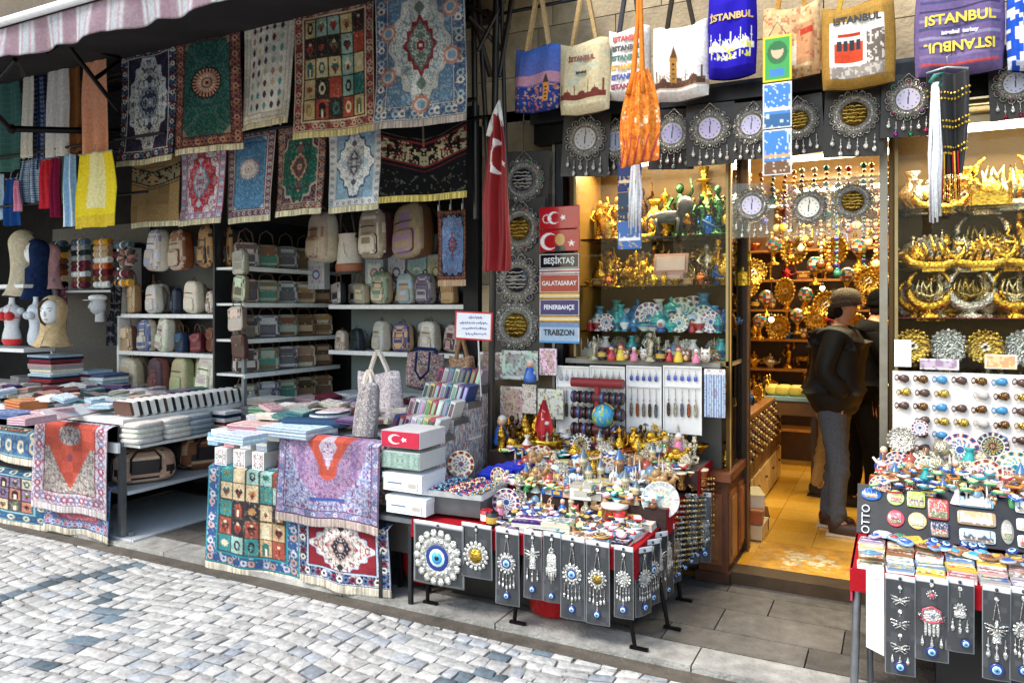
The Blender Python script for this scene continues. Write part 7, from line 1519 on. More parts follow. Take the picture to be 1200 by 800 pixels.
def pack(w,h,loc,kind,label,rz=0,grp='evil eye charm packs hung along the stall edges',s=1):
    t=E('charm_pack',label,'charm pack',loc,rz,grp)
    cv=Cv(24,max(8,int(24*h/w)),'33363a'); cv.orn(int(abs(loc[0]*999))%97,'4c5056',.9,.5,5,None,False); hd=.026/w; cv.rect(0,0,1,hd*1.0,'c8ccd0'); cv.m((cv.X<.03)|(cv.X>.97)|(cv.Y>cv.H-.04),'8a8e92')
    gridmesh('backing',cv,lambda u,v:((u-.5)*w,.004*np.sin(u*5+v*3)-.012*np.sin(u*PI)*v*0,-v*h),'gloss',t,.0025)
    b=B(); b.ball((0,-.006,-.013),.007,'26282c',8,5); b.build('peg','plastic',t)
    b=B(); m=w/2
    if kind=='bigeye': disc(b,0,-h*.55,m*.82,18); b.build('silver_charm','silver',t); eyeb(t,0,-h*.55,m*.5)
    elif kind=='golddisc':
        chain(b,0,-.03,-h*.38); disc(b,0,-h*.58,m*.72,16); b.build('silver_charm','silver',t); b=B(); b.lathe([(m*.42,0),(m*.4,.01),(0,.012)],(0,-.004,-h*.58),'b8963c',18,'Y'); b.build('gold_centre','gold',t)
    elif kind in('eyedrop','golddrop','discdrop'):
        chain(b,0,-.04,-h*.34,m*.25); disc(b,0,-h*.45,m*.7,14); drops(b,0,-h*.45-m*.75,m*1.2,5,h*.18,.008); b.cyl((0,-.006,-h*.6),(0,-.006,-h*.84),.002,.002,'c8c8c4',5); b.build('silver_charm','silver',t)
        if kind=='eyedrop': eyeb(t,0,-h*.45,m*.42)
        elif kind=='golddrop': b=B(); b.lathe([(m*.4,0),(m*.38,.01),(0,.012)],(0,-.004,-h*.45),'a88a44',16,'Y'); b.build('gold_centre','gold',t)
        eyeb(t,0,-h*.87,.019)
    elif kind=='angel':
        chain(b,0,-.035,-h*.2); fly(b,0,-h*.34,m*.8); b.lathe([(m*.1,-h*.2),(m*.25,-h*.3),(m*.4,-h*.55)],(0,-.004,0),'ccccc8',10,sy=.3); drops(b,0,-h*.55,m*1.1,3,h*.16,.008); b.build('silver_charm','silver',t); eyeb(t,0,-h*.85,.018)
    elif kind=='hand':
        chain(b,0,-.035,-h*.22); b.sup((0,-.006,-h*.42),(m*1.1,.012,h*.24),'d0d0cc',.5,14,8)
        for k in range(5): b.path([(-m*.5+m*.25*k,-.008,-h*.5),(-m*.5+m*.25*k,-.008,-h*(.62+.05*(2-abs(k-2))))],[.007,.005],'d8d8d4',6)
        disc(b,0,-h*.26,m*.3,10); b.build('silver_charm','silver',t); eyeb(t,0,-h*.9,.017)
    elif kind=='butterflies':
        for k in range(3): fly(b,0,-h*(.24+.24*k),m*.62); chain(b,0,-h*(.12+.24*k),-h*(.17+.24*k)); 
        drops(b,0,-h*.8,m*1.0,3,h*.06,.008); b.build('silver_charm','silver',t); eyeb(t,0,-h*.91,.022)
    elif kind=='hamsa':
        disc(b,0,-h*.2,m*.28,10); chain(b,0,-.03,-h*.12); b.sup((0,-.006,-h*.46),(m*1.15,.014,h*.2),'d4d0cc',.6,18,10)
        for k in range(4): b.sup((-m*.36+m*.24*k,-.006,-h*.6),(m*.2,.013,h*.2),'e0e0dc',.6,10,8)
        for sx in (-1,1): b.path([(sx*m*.5,-.006,-h*.46),(sx*m*.75,-.006,-h*.5),(sx*m*.72,-.006,-h*.44)],.007,'d4d0cc',6)
        drops(b,0,-h*.7,m*1.1,3,h*.1,.009); b.build('silver_charm','silver',t); b=B(); b.path([(-m*.7,-.014,-h*.5),(-m*.5,-.014,-h*.38),(0,-.014,-h*.34),(m*.5,-.014,-h*.38),(m*.7,-.014,-h*.5),(0,-.014,-h*.53)],.004,'c04a60',6,True); b.ball((0,-.02,-h*.2),m*.16,'c04a60',8,5); b.build('red_enamel','gloss',t); eyeb(t,0,-h*.44,.012); eyeb(t,0,-h*.88,.022)
    elif kind=='lantern':
        chain(b,0,-.04,-h*.25); disc(b,0,-h*.4,m*.4,10); b.sup((0,-.006,-h*.48),(m*.9,.012,h*.1),'d0d0cc',.5,12,6); drops(b,0,-h*.54,m*1.0,3,h*.15,.009); b.build('silver_charm','silver',t); eyeb(t,m*.4,-h*.86,.018)
    elif kind=='angelbig':
        chain(b,0,-.05,-h*.36,m*.25); fly(b,0,-h*.45,m*.85); b.lathe([(m*.08,-h*.36),(m*.3,-h*.5),(m*.35,-h*.6)],(0,-.004,0),'ccccc8',12,sy=.3); drops(b,0,-h*.55,m*1.2,3,h*.2,.011); b.build('silver_charm','silver',t); eyeb(t,0,-h*.88,.026)
    return t
for a,b_,c,d,k,l in ((484,543,608,692,'bigeye','charm pack with one large evil eye in a beaded ring, leftmost on the stall front'),(540,576,611,681,'golddisc','charm pack with a gold centred beaded disc beside the large evil eye'),(580,608,617,712,'eyedrop','narrow charm pack with a disc and long drops, third from left'),(613,635,620,704,'angel','charm pack with a winged figure and drops'),(636,657,622,708,'hand','charm pack with a silver hand figure, beside the winged one'),(656,685,626,729,'eyedrop','charm pack with a blue eye disc and drops, tall'),(686,714,632,735,'golddrop','charm pack with a bronze centred disc and drops, tall'),(719,742,638,727,'discdrop','charm pack with a small silver disc, rightmost on the front')):
    w,h,p=wh(a,b_,c,d,3.43); p.y=3.435; pack(w,h,p,k,l)
for i,(y,h,k,c) in enumerate(((3.56,.33,'discdrop',''),(3.70,.33,'eyedrop',''),(3.84,.36,'angel',''),(3.98,.38,'hand',''),(4.14,.36,'discdrop',''))):
    pack(.11,h,(-1.095,y,.555),k,'charm pack hanging on the right side of the souvenir stall, %s from the street'%od(i),R(62))
gs='gold and silver chains hung beside the wooden pilaster'
for i in range(7):
    x,y=-1.09+.02*i,4.05+.06*i; t=E('chain_bundle','%s hanging chain bundle, %s from the stall corner towards the pilaster'%(('gold','silver')[i%2],od(i)),'chain bundle',(x,y,.62+.02*i),R(40),gs); b=B()
    for k in range(5):
        for j in range(12): b.ball((-.03+.015*k,.004*math.sin(j+k),-.012-.03*j),.008,('c8a860' if i%2==0 else 'c0c0bc'),6,4)
    b.build('chain','gold' if i%2==0 else 'silver',t); eyeb(t,0,-.38,.014)
for i,(x,y) in enumerate(((-1.04,4.40),(-.98,4.46))):
    pack(.07,.40,(x,y-.1,.66),('eyedrop','discdrop')[i],('outer','inner')[i]+' narrow charm pack hanging before the panelled wooden base',R(20),'narrow charm packs by the wooden base')
# flat goods on the lower tier
def pad(loc,w,d,h,c,seed,label,grp,name='notebook',cat='notebook',rz=0,pic=True,ny=1):
    t=E(name,label,cat,loc,rz,grp); b=B(); n=max(1,int(h/.008)); 
    for k in range(n): b.box((U(-.003,.003),U(-.003,.003),h*(k+.5)/n),(w,d,h/n*.9),c if k==n-1 else jit(('e4e0d8','c8c4bc',c)[k%3],.05),U(-.02,.02))
    b.build('cover','card',t)
    cv=Cv(26,max(8,int(26*d/w)),jit(c,.12)); g=random.Random(seed); cv.rect(.08,.08,.92,cv.H-.08,jit(c,.25)); cv.orn(seed,jit('d8d0c0',.2),.3,.7,2,None,False); cv.orn(seed+1,g.choice(['b03a3a','2a5aa8','3a8a6a','d8a830','8a5a40']),.9,.8,2,None,False)
    if g.random()<.5: skyline(cv,cv.H*.5,g.choice(['5a3a30','e8e0d0','2a3a5a']),seed,5)
    flat('picture',cv,w*.94,d*.94,'card',t,(0,0,h+.003),t=.002); return t
g=random.Random(55); gp1='notebooks and purses on the lower tier of the souvenir stall'
cols=[('white','e6e6e2'),('sky blue','a8c4d8'),('cream','e0d4b8'),('grey','9a9ca0'),('purple','4a2a70'),('dark','2c2c38'),('pink','d8a8b0'),('teal','3a8a90'),('silver','c8ccd0')]
for r in range(4):
    for k in range(9):
        nm,c=cols[(k*4+r*5)%9]; x=-1.86+.083*k+.01*r; y=3.53+.105*r
        pad((x,y,.561),.078,.098,g.uniform(.008,.035),c,r*20+k,'%s notebook or purse, %s in the %s row of the lower tier'%(nm,fl(k,9),('front','second','third','back')[r]),gp1,rz=g.uniform(-.2,.1))
pad((-1.70,3.545,.59),.17,.12,.03,'3a1a68',5,'purple purse pair with cream face lying over the notebooks',gp1,'purse','purse',.15)
pad((-1.55,3.56,.59),.15,.12,.035,'d8cdb0',7,'cream embroidered purse stack beside the purple one',gp1,'purse','purse',.15)
for k,(x,y,kd,c1) in enumerate(((-1.29,3.50,'f','d08a30'),(-1.22,3.60,'f','3a90c8'),(-1.19,3.72,'f','d8d8e0'),(-1.27,3.66,'f','c8a0a8'))):
    t=E('coaster',('orange','bright blue','white','rose')[k]+' round coaster at the right corner of the lower tier','coaster',(x,y,.60),0,'round coasters'); b=B(); b.lathe([(.045,0,c1),(.045,.008,c1),(.035,.009,'20242c'),(.028,.0095,'e8d8a0'),(.012,.010,'20242c'),(0,.010,c1)],(0,0,0),c1,20); b.build('disc','gloss',t)
for k,(x,y,c,nm) in enumerate(((-1.95,3.53,'c8401c','orange red'),(-1.93,3.72,'2aa8d0','sky blue'),(-1.92,3.62,'d87a9a','pink'),(-1.3,3.80,'b81c24','red'),(-1.90,3.50,'2a2c30','black'))):
    item({'orange red':'red mug','sky blue':'blue painted plate','pink':'pink doll figurine','red':'red mug','black':'black mug'}[nm],(x,y,.562),.3,1.3,nm+(' plate' if nm=='sky blue' else ' figurine' if nm=='pink' else ' mug')+' among the small things on the lower tier, %s of five'%od(k),'loose things on the lower tier')
# tray of beads on the left end
t=E('bead_tray','metal tray full of colourful bracelets at the left end of the souvenir stall','tray',(-2.19,3.68,.585),.08); b=B(); b.box((0,0,.05),(.36,.30,.1),'6a6c70'); b.build('box','steel',t); b=B(); b.box((0,0,.105),(.40,.34,.012),'a8acb0'); 
for sx in (-1,1): b.box((sx*.2,0,.115),(.01,.34,.03),'c8ccd0'); b.box((0,sx*.17,.115),(.40,.01,.03),'c8ccd0')
b.build('tray','steel',t)
bc=['2a5ab8','c03a4a','e0e0e4','2a9a9a','8a3a8a','e0a040','1c2a60','d87aa0','5ab4d8']; bn=['blue','red','white','teal','purple','amber','navy','pink','sky blue']
for k in range(54):
    i=k%9; j=k//9; b=B(); m=14; r=.026
    for q in range(m): a=2*PI*q/m; b.ball((r*math.cos(a),r*math.sin(a),.004*math.sin(a*2)),.006,bc[(k*4+(q%2)*3)%9],5,4)
    o=b.build('bead_bracelet','gloss'); o.location=(-2.35+.04*i+g.uniform(-.008,.008),3.54+.055*j+g.uniform(-.01,.01),.71+.006*(k%3)); o.rotation_euler=(g.uniform(-.3,.3),g.uniform(-.3,.3),0)
    tag(o,'%s bead bracelet, %s from left in the %s row of the metal tray'%(bn[(k*4)%9],od(i),('front','second','third','fourth','fifth','back')[j]),'bracelet','bead bracelets in the metal tray')
item('multicoloured painted plate',(-2.33,3.90,.70),.4,1.35,'yellow and blue painted plate standing at the left of the bead tray','painted plates')
for k in range(5):
    x=-2.14+.045*k; b=B(); b.box((0,0,.03),(.11,.15,.06),'1a2a9a',rx=.15); b.box((0,0,.064),(.112,.152,.008),'2438b8',rx=.15); o=b.build('blue_box','card'); o.location=(x-.05,4.02+.03*k,.665+.012*k); tag(o,'glossy royal blue box, %s in the overlapping row behind the bead tray'%fl(k,5),'box','royal blue boxes')
# crowded tiers
gm2='figurines and trinkets on the middle tier of the souvenir stall'; gu='metalware and trinkets on the upper tier of the souvenir stall'
MID=['silver engraved plate','brown trinket box','white trinket box','black mug','silver vase','multicoloured painted plate','white dervish figurine','cream model tower','white model mosque','blue based snow globe','brown owl figurine','white owl figurine','colourful owl figurine','tan camel figurine','red doll figurine','green doll figurine','blue doll figurine','yellow doll figurine','turquoise bowl','blue trinket box','green trinket box','white trinket box','pink trinket box','brown based snow globe','white mug','blue dervish figurine','red roofed model mosque','brown model tower','white based snow globe','evil eye bead','yellow mug','gold model mosque','blue bowl']
for r in range(6): shelfrow(MID,-2.12+.02*r,-1.12,3.92+.062*r,.661+.012*r,.86+.08*r,'in the %s row of the middle tier'%('first','second','third','fourth','fifth','sixth')[r],gm2,80+r,n=20)
for r in range(1): shelfrow(MID[:24],-2.08,-1.2,3.885,.561,.95,'along the back of the lower tier',gm2,90,n=20)
UP=['gold teapot','copper teapot','gold bowl','copper bowl','gold ewer','silver teapot','gold candlestick','gold trinket box','brown trinket box','gold vase','gold model tower','silver candlestick','gold camel figurine','cream model tower','brown trinket box','black mug','white mug','silver engraved plate','silver ewer','white vase','blue trinket box','silver model mosque','dark bronze statuette']
for r in range(4): shelfrow(UP,-2.28,-1.04,4.285+.085*r,.801+.015*r,1.0+.12*r,'in the %s row of the upper tier'%('front','second','third','back')[r],gu,100+r,n=20)
# white porcelain pile and round boxes at right
item('white trinket box',(-1.55,3.9,.665),.1,1.5,'larger white box in front of the porcelain plates','loose things on the lower tier')
t=E('round_box','white and brown round drum box with a red tag on the middle tier','box',(P(722,578,3.9).x,3.88,.565)); b=B(); b.lathe([(.07,0),(.072,.01),(.072,.08,'8a5a30'),(.075,.082),(.075,.1),(0,.104)],(0,0,0),'e0dcd4',26); b.build('drum','gloss',t); b=B(); b.box((-.01,-.075,.03),(.035,.006,.06),'c01c24'); b.build('tag','card',t)
t=E('painted_plate','large glossy white plate full of pastel flowers standing at the right end of the stall','plate',(P(775,600,3.95).x,3.93,.60),.3); cv=plate_cv(['e4e2e0','d8c8a0','d8dce0','c8a0a8'],7,10); cv.orn(4,'9ac0b0',.6,.8,1,None,False); platemesh(cv,.10,t); b=B(); b.path([(-.04,-.02,0),(0,.05,.08),(.04,-.02,0)],.004,'2a2622',5); b.build('stand','steel',t)
for k in range(4):
    t=E('brass_drum','small brass and wood drum, %s in the row on the red cloth at right'%fl(k,4),'drum',(-1.13+.045*k,4.14+.07*k,.70),0,'brass drums at the right end of the stall'); b=B(); b.lathe([(.03,0),(.034,.005),(.026,.03),(.024,.05),(.036,.09)],(0,0,0),'a87a48',18); b.build('shell','gold',t); b=B(); b.lathe([(.038,.088),(.038,.096),(0,.097)],(0,0,0),'e0d4b8',18); b.build('skin','card',t)
# globe, pennant and bigger pieces
p=P(707,487,4.4); t=E('desk_globe','small blue desk globe on a wooden stand above the trinkets','globe',(p.x,4.4,.86)); r=.072; zc=p.z-.86; cv=Cv(60,30,'3a9ac8'); cv.a[:]=cv.a; a_=cv.noise(5,3,False); b_=(a_+np.roll(a_,4,1)+np.roll(a_,2,0))/2; cv.m(b_>.9,'8ab050'); cv.m(b_>1.5,'d8c060')
gridmesh('sphere',cv,lambda u,v:(r*np.sin(PI*v)*np.cos(2*PI*u),r*np.sin(PI*v)*np.sin(2*PI*u),zc+r*np.cos(PI*v)),'gloss',t,0); b=B(); b.lathe([(.045,-.06),(.045,-.05),(.012,-.04),(.01,zc-.075),(.03,zc-.07)],(0,0,0),'a8743c',16); b.path([(.0+ (r+.008)*math.sin(a),0,zc+(r+.008)*math.cos(a)) for a in [PI*k/10 for k in range(11)]],.004,'c8a050',5); b.build('stand','wood',t)
p=P(637,490,4.3); t=E('turkish_pennant','small red Turkish table flag standing folded among the trinkets','flag',(p.x,4.3,.80)); cv=Cv(24,50,'b0101c'); cv.crescent(.45,.7,.24,'f0ecea'); cv.star(.7,1.1,.12,'f0ecea'); h_=.27
gridmesh('cloth',cv,lambda u,v:((u-.5)*.13*np.sin(np.clip(v,0.02,1)*PI*.55+.1)*(1-(v>.65)*(v-.65)*2.2),.02*np.sin(u*9),.34-v*h_),'satin',t,.003); b=B(); b.cyl((0,.012,0),(0,.012,.37),.004,.004,'c8b070',6); b.lathe([(.03,0),(.03,.008),(0,.012)],(0,.012,0),'c8b070',12); b.build('pole','gold',t)
p=P(682,495,4.3); item('dark painted plate',(p.x,4.28,.82),0,1.15,'purple and dark ringed plate left of the desk globe','painted plates')
item('gold bowl',(P(640,520,4.32).x,4.32,.803),0,2.3,'large gold bowl under the red pennant',gu); item('blue doll figurine',(P(588,495,4.35).x,4.35,.83),0,2.2,'tall blue figurine at the left end of the upper tier',gu); item('dark bronze statuette',(P(600,505,4.3).x,4.30,.80),0,1.5,'dark bronze statuette beside the royal blue boxes',gu)
item('yellow mug',(P(757,505,4.38).x,4.38,.84),0,1.1,'bright yellow and black mug near the display cards',gu); item('green doll figurine',(P(780,500,4.4).x,4.4,.84),0,1.4,'bright green figurine near the display cards',gu); item('pink doll figurine',(P(795,498,4.42).x,4.42,.85),0,1.5,'pink and white figurine right of the green one',gu)
# earring cards on the panel under the left window
ge='white display cards of key rings under the left shop window'
for i,(a,b_,tc) in enumerate(((653,690,'9aa0b0'),(692,732,'8a7a70'),(735,775,'3a4a9c'),(778,822,'4a5ab8'))):
    w,h,p=wh(a,b_,428,510,4.52); t=E('display_card','white card of key rings, %s under the left shop window'%fl(i,4),'display card',p,0,ge); b=B(); b.box((0,.004,-h/2),(w,.006,h),'e6e4e2'); b.build('card','card',t); b=B()
    for z in (-.004,-h*.3): b.box((0,-.006,z),(w,.016,.008),'f0eeec')
    b.box((-w/2,-.003,-h/2),(.006,.012,h),'f0eeec'); b.box((w/2,-.003,-h/2),(.006,.012,h),'f0eeec'); b.build('rim','card',t)
    for r in range(2):
        for k in range(5):
            b=B(); x=(k-2)*w*.18; z=-h*(.06+.27*r); L_=h*(.16 if r==0 else .42); b.path([(x,-.012,z),(x+.002,-.012,z-L_*.5)],.002,'9a9a98',5); b.sup((x,-.013,z-L_*.75),(w*.1,.008,L_*.5),(tc if r==0 else g.choice(['8a8070','5a4a3a','b0a890','6a6a70','a05a30'])),.7,8,6); b.ball((x,-.013,z-L_*.4),.006,'b0aca0',6,4); b.build('key_ring','silver' if r else 'gloss',t)
w,h,p=wh(825,850,432,490,4.5); cv=Cv(30,60,'b8c8d8'); cv.m((cv.X*9)%1<.4,'5a7aa8'); cv.rect(0,0,1,.25,'e8e6e2'); cv.orn(3,'8a5a70',.9,.6); t=E('display_card','blue striped card of thin chains beside the pilaster','display card',p,0,ge); panel('card',cv,w,h,'card',t,(0,0,-h/2))
# bracelet stand
p=P(700,492,4.42); t=E('bracelet_stand','red topped stand of dark bracelets left of the key ring cards','bracelet stand',(p.x,4.42,.86)); H_=.42; b=B(); b.cyl((0,0,0),(0,0,H_),.02,.02,'8a1418',10); b.lathe([(.1,0),(.1,.02),(.03,.03)],(0,0,0),'6a1014',18)
for z in (.1,.2,.3,.39): b.cyl((-.17,0,z),(.17,0,z),.03,.03,'7c1218' if z>.35 else '5a1418',12)
b.build('stand','satin',t)
for r,z in enumerate((.1,.2,.3)):
    for k in range(9):
        if abs(k-4)<1: continue
        b=B(); x=-.155+.039*k; b.lathe([(.036,-.012),(.042,0),(.036,.012),(.032,0),(.036,-.012)],(x,0,z),('1c2438','2a1c28','3a4a78','141418','20344a')[(k+r)%5],14,'X'); b.build('bracelet','gloss',t)
# pieces on the lower pier: packed toys and small framed pictures
gq='packed toys and framed pictures on the lower pier'
for i,(px0,px1,py0,py1,c,l) in enumerate(((588,630,410,446,'a8a8a8','clear pack of small silver brooches'),(560,588,412,445,'9a8a78','brown card of tiny brooches by the price sign'),(632,652,408,440,'c8a8a0','pinkish pack of beads'),(586,612,452,500,'c8b89a','cream framed saint like picture in a white frame'),(612,628,450,485,'d8d0c4','narrow cream framed picture'),(630,660,455,492,'d4d2ce','pale framed relief behind the pennant'))):
    w,h,p=wh(px0,px1,py0,py1,4.48); t=E('picture_pack',l+', lower pier','picture',p,0,gq); cv=Cv(26,int(26*h/w)+3,'dcdad6'); cv.rect(.1,.1,.9,cv.H-.1,c); cv.orn(i+5,jit(c,.3),.2,.8,2,None,False); cv.orn(i+15,'6a5040',1,.8,1,None,False); panel('front',cv,w,h,'card',t,(0,0,-h/2),t=.015)
t=item('blue doll figurine',P(621,447,4.42),0,1.7,'bald toy figure in teal trousers hanging above the pale relief',gq); 
shelfrow(['yellow doll figurine','pink doll figurine','white owl figurine','brown owl figurine','red doll figurine','silver statuette','black mug'],-1.75,-1.0,4.56,1.385,1.1,'on the ledge over the key ring cards','toys on the ledge over the key ring cards',7,n=14)
# ------------------------------------------------------------------ right stall
XL=-.17; t=E('market_stall','red covered souvenir stall at the right with postcards, magnets and hanging charm packs','stall table',(.6,4.0,.08))
b=B(); b.box((.7,3.84,.585),(1.76,.56,.03),'a31624'); b.box((.7,3.554,.55),(1.76,.008,.09),'9c1420'); b.box((XL-.004,3.84,.53),(.008,.57,.14),'b83a54'); part(b,'lower_tier','cloth',t)
b=B(); b.box((.72,4.28,.80),(1.70,.48,.03),'7a2a34'); b.box((.72,4.045,.70),(1.70,.01,.22),'2a2428'); part(b,'upper_tier','cloth',t)
for x,y in ((XL+.02,3.58),(1.4,3.58),(XL+.05,4.45),(1.4,4.45)): b=B(); b.cyl((x,y,.58),(x-.015,y,.085),.017,.017,'8a8e94',8); part(b,'leg','steel',t)
b=B(); b.cyl((XL+.06,3.60,.58),(XL+.07,3.60,.085),.012,.012,'5a5e64',8); part(b,'leg','steel',t)
b=B(); b.box((.8,3.95,.32),(1.3,.5,.44),'141416'); part(b,'shaded_boxes_beneath','card',t)  # near-black block for boxes, the under-table shade is put into its colour
gr='charm packs hung along the front of the right stall'
for a,b_,c,d,k,l in ((1037,1073,671,794,'butterflies','charm pack with three silver butterflies on the right stall'),(1072,1112,673,778,'hamsa','charm pack with a red edged silver hand on the right stall'),(1108,1142,675,767,'lantern','smaller charm pack with a little silver lantern on the right stall'),(1151,1185,684,800,'angelbig','wide clear charm pack with a large winged figure on the right stall'),(1183,1216,686,802,'discdrop','charm pack cut off by the right picture edge')):
    w,h,p=wh(a,b_,c,d,3.53); pack(w,h,p,k,l,0,gr)
w,h,p=wh(1015,1036,664,768,3.53); t=E('white_card','plain white folded card hanging at the left corner of the right stall','card',p); b=B(); b.prism([(-w/2,0),(w/2,-.01),(w/2,-h),(-w/2,-h*.93)],(0,0,0),.004,'e4e4e6'); b.build('card','card',t); b=B(); b.prism([(-w*.3,.004),(w*.2,.0),(w*.25,-.04),(-w*.3,-.04)],(0,-.006,0),.003,'f0f0f0'); b.build('fold','card',t)
# rows of postcards and magnets
gpc='stacks of postcards and magnets on the right stall'; pcs=[('white','e4e2e0'),('rose','d0a0a0'),('cream','e0d0a8'),('blue','7a9ac0'),('grey','a8a8aa'),('brown','9a6a4a'),('yellow','d8b850'),('lilac','b8a8c0')]
for r in range(4):
    for k in range(13):
        nm,c=pcs[(k*3+r*5)%8]; pad((-.10+.113*k,3.60+.072*r,.601+.004*r),.104,.068,g.uniform(.012,.03)+.008*r,c,300+r*20+k,'%s picture card stack, %s in the %s row of the right stall'%(nm,fl(k,13),('front','second','third','back')[r]),gpc,'postcard_stack','postcards',g.uniform(-.15,.15))
for k in range(46):
    nm,c=pcs[g.randrange(8)]; x=-.10+1.3*((k*.618)%1); y=3.60+.27*((k*.377)%1); w_=g.uniform(.05,.09)
    t=E('souvenir_magnet','x','magnet',(x,y,.655+.02*((y-3.6)/.27)+g.uniform(0,.012)),g.uniform(-.9,.9),'loose magnets lying over the postcards'); t.rotation_euler=(g.uniform(-.1,.3),g.uniform(-.15,.15),t.rotation_euler[2])
    t['label']='loose %s magnet, %s from left of those lying over the postcards'%(nm,od(sorted(range(46),key=lambda q:(q*.618)%1).index(k))); b=B(); b.sup((0,0,0),(w_,w_*.7,.01),c,(.3,1.0)[k%2],16,6,eh=.4); b.build('base','gloss',t)
    b=B(); b.sup((0,.002,.006),(w_*.6,w_*.4,.008),g.choice(['b04030','2a5ab0','e8e8e4','3a8a60','d8a840','6a4030','2aa0c0']),(1.0,.4)[k%2],12,6,eh=.5); b.build('picture','gloss',t)
for k in range(9):
    t=item('evil eye bead',(.16+.05*k+g.uniform(-.02,.02),3.78+g.uniform(-.05,.05),.675+.004*(k%2)),g.uniform(-1,1),.8,'evil eye bead, %s of the loose ones on the postcards'%fl(k,9),'loose evil eye beads on the right stall',tilt=-1.2)
# tilted magnet board
t=E('magnet_board','black tilted board with picture magnets on the right stall','board',(.18,3.93,.655)); b=B(); hB=.24; b.M=Matrix.Rotation(-.55,4,'X'); b.box((.08,0,hB/2),(.86,.012,hB),'15181e'); b.build('board','card',t)
o=text('OTTO',.05,'c8ccd0',t,(0,0,0)); o.location=(-.315,.02,.07); o.rotation_euler=(PI/2-.55,-PI/2*1.0,0)
o.rotation_euler=(Matrix.Rotation(-.55,4,'X')@Matrix.Rotation(PI/2,4,'X')@Matrix.Rotation(PI/2,4,'Z')).to_euler(); o.location=(-.31,.018,.065)
mg=[(-.29,.19,.09,.062,'1a6ac0','o','blue oval magnet with a boat picture'),(-.185,.185,.075,.075,'b8d080','o','green rimmed round magnet'),(-.10,.185,.075,.075,'b8d060','s','lime edged square magnet'),(-.185,.085,.075,.08,'d04a5a','o','red rimmed round magnet'),(-.095,.085,.078,.08,'d8b880','o','yellow rimmed round magnet'),(-.01,.15,.085,.10,'a83a34','s','red framed tilted magnet'),(-.005,.055,.075,.075,'16244a','s','dark blue night picture magnet'),(.14,.20,.14,.05,'6a9ab8','s','wide mosque skyline magnet'),(.14,.125,.15,.065,'a8906a','s','wide sepia panorama magnet'),(.14,.045,.14,.06,'a8c0d0','s','wide pale blue panorama magnet'),(.255,.08,.05,.11,'8a8a80','o','oval bronze magnet'),(.35,.20,.12,.055,'e0e0e6','s','white skyline magnet, upper'),(.35,.12,.12,.055,'e0e0e6','s','white skyline magnet, middle'),(.35,.045,.12,.055,'e0e0e6','s','white skyline magnet, lower'),(.45,.15,.09,.09,'d8a050','s','orange framed magnet at the right'),(.45,.05,.07,.07,'5a4a3a','o','round brown magnet at the right')]
for i,(x,z,w,h,c,sh,l) in enumerate(mg):
    b=B(); b.sup((0,0,0),(w,.012,h),c,(1.0 if sh=='o' else .2),22,10,eh=(1.0 if sh=='o' else .25)); o=b.build('fridge_magnet','gloss'); M=Matrix.Translation((.18,3.93,.655))@Matrix.Rotation(-.55,4,'X')@Matrix.Translation((x,-.012,z)); o.matrix_world=M; tag(o,l+' on the black board','magnet','magnets on the black board')
    cv=Cv(24,max(6,int(24*h/w)),jit(c,.1)); cv.rect(0,cv.H*.55,1,cv.H,jit('8a7a60',.15)); skyline(cv,cv.H*.55,g.choice(['a04a34','e8e4dc','3a3a4a']),i,5); cv.orn(i,'f0ece4',.9,.7,1,None,False)
    k=.62 if sh=='o' else .86
    gridmesh('picture',cv,lambda u,v:((u-.5)*w*k,-.0075-.0*u,(.5-v)*h*k),'gloss',o,.002)
# white board of bottle openers
w,h,p=wh(1046,1215,434,545,4.48); t=E('opener_board','white board covered with rows of bottle openers behind the right stall','board',(p.x,4.48,p.z)); b=B(); b.box((0,.006,-h/2),(w,.012,h),'e4dedc'); b.build('board','card',t); 
BX=p.x-w/2; oc=[('dark brown','4a3228'),('gold','c8a850'),('bronze','7a5a3a'),('black','26262a'),('blue','3a80b0'),('silver','b0aca8')]
for r in range(6):
    for k in range(7):
        if (r*7+k)%11==10: continue
        nm,c=oc[(k*2+r*3+(k*r)%2)%6] if k%3 else oc[1 if r%2 else 0]; t=E('bottle_opener','%s bottle opener, %s in the %s row of the white board'%(nm,fl(k,7),('top','second','third','fourth','fifth','bottom')[r]),'bottle opener',(BX+w*(k+.55+.1*(r%2))/7.3,4.47,p.z-h*(r+.55)/6.2),0,'bottle openers on the white board'); t.rotation_euler=(0,g.uniform(-.15,.2),0)
        t.scale=(.64,.8,1.15); b=B(); b.path([(-.045+.014*math.cos(a),-.004,.012*math.sin(a)) for a in [2*PI*j/8 for j in range(8)]],.0035,c,5,True); b.path([(-.031,-.004,0),(.0,-.007,.002),(.025,-.006,.0),(.045,-.005,.003)],[.009,.017,.019,.010],c,7); b.build('opener','gold' if nm in('gold','bronze') else 'gloss',t)
        if k%2: b=B(); b.ball((.01,-.012,.004),.010,jit(c,.25),7,5,(1.5,.6,1)); b.build('relief','gloss',t)
w,h,p=wh(1180,1200,396,430,4.5)
for i,(a,b_,c,d,cl,l) in enumerate(((1048,1068,398,430,'e0ddd8','white framed clear pack left of the gift cards'),(1078,1124,420,434,'b8a8b8','small white card with two grey pictures'),(1154,1192,415,433,'d89a70','orange and pink ticket like card'))):
    w,h,p=wh(a,b_,c,d,4.46); cv=Cv(30,int(30*h/w)+3,'e6e2de'); cv.rect(.06,.06,.94,cv.H-.06,cl); cv.orn(i,jit(cl,.3),.4,.8,2,None,False); t=E('gift_card',l,'card',p,0,'cards above the bottle opener board'); panel('card',cv,w,h,'card',t,(0,0,-h/2),t=.01)
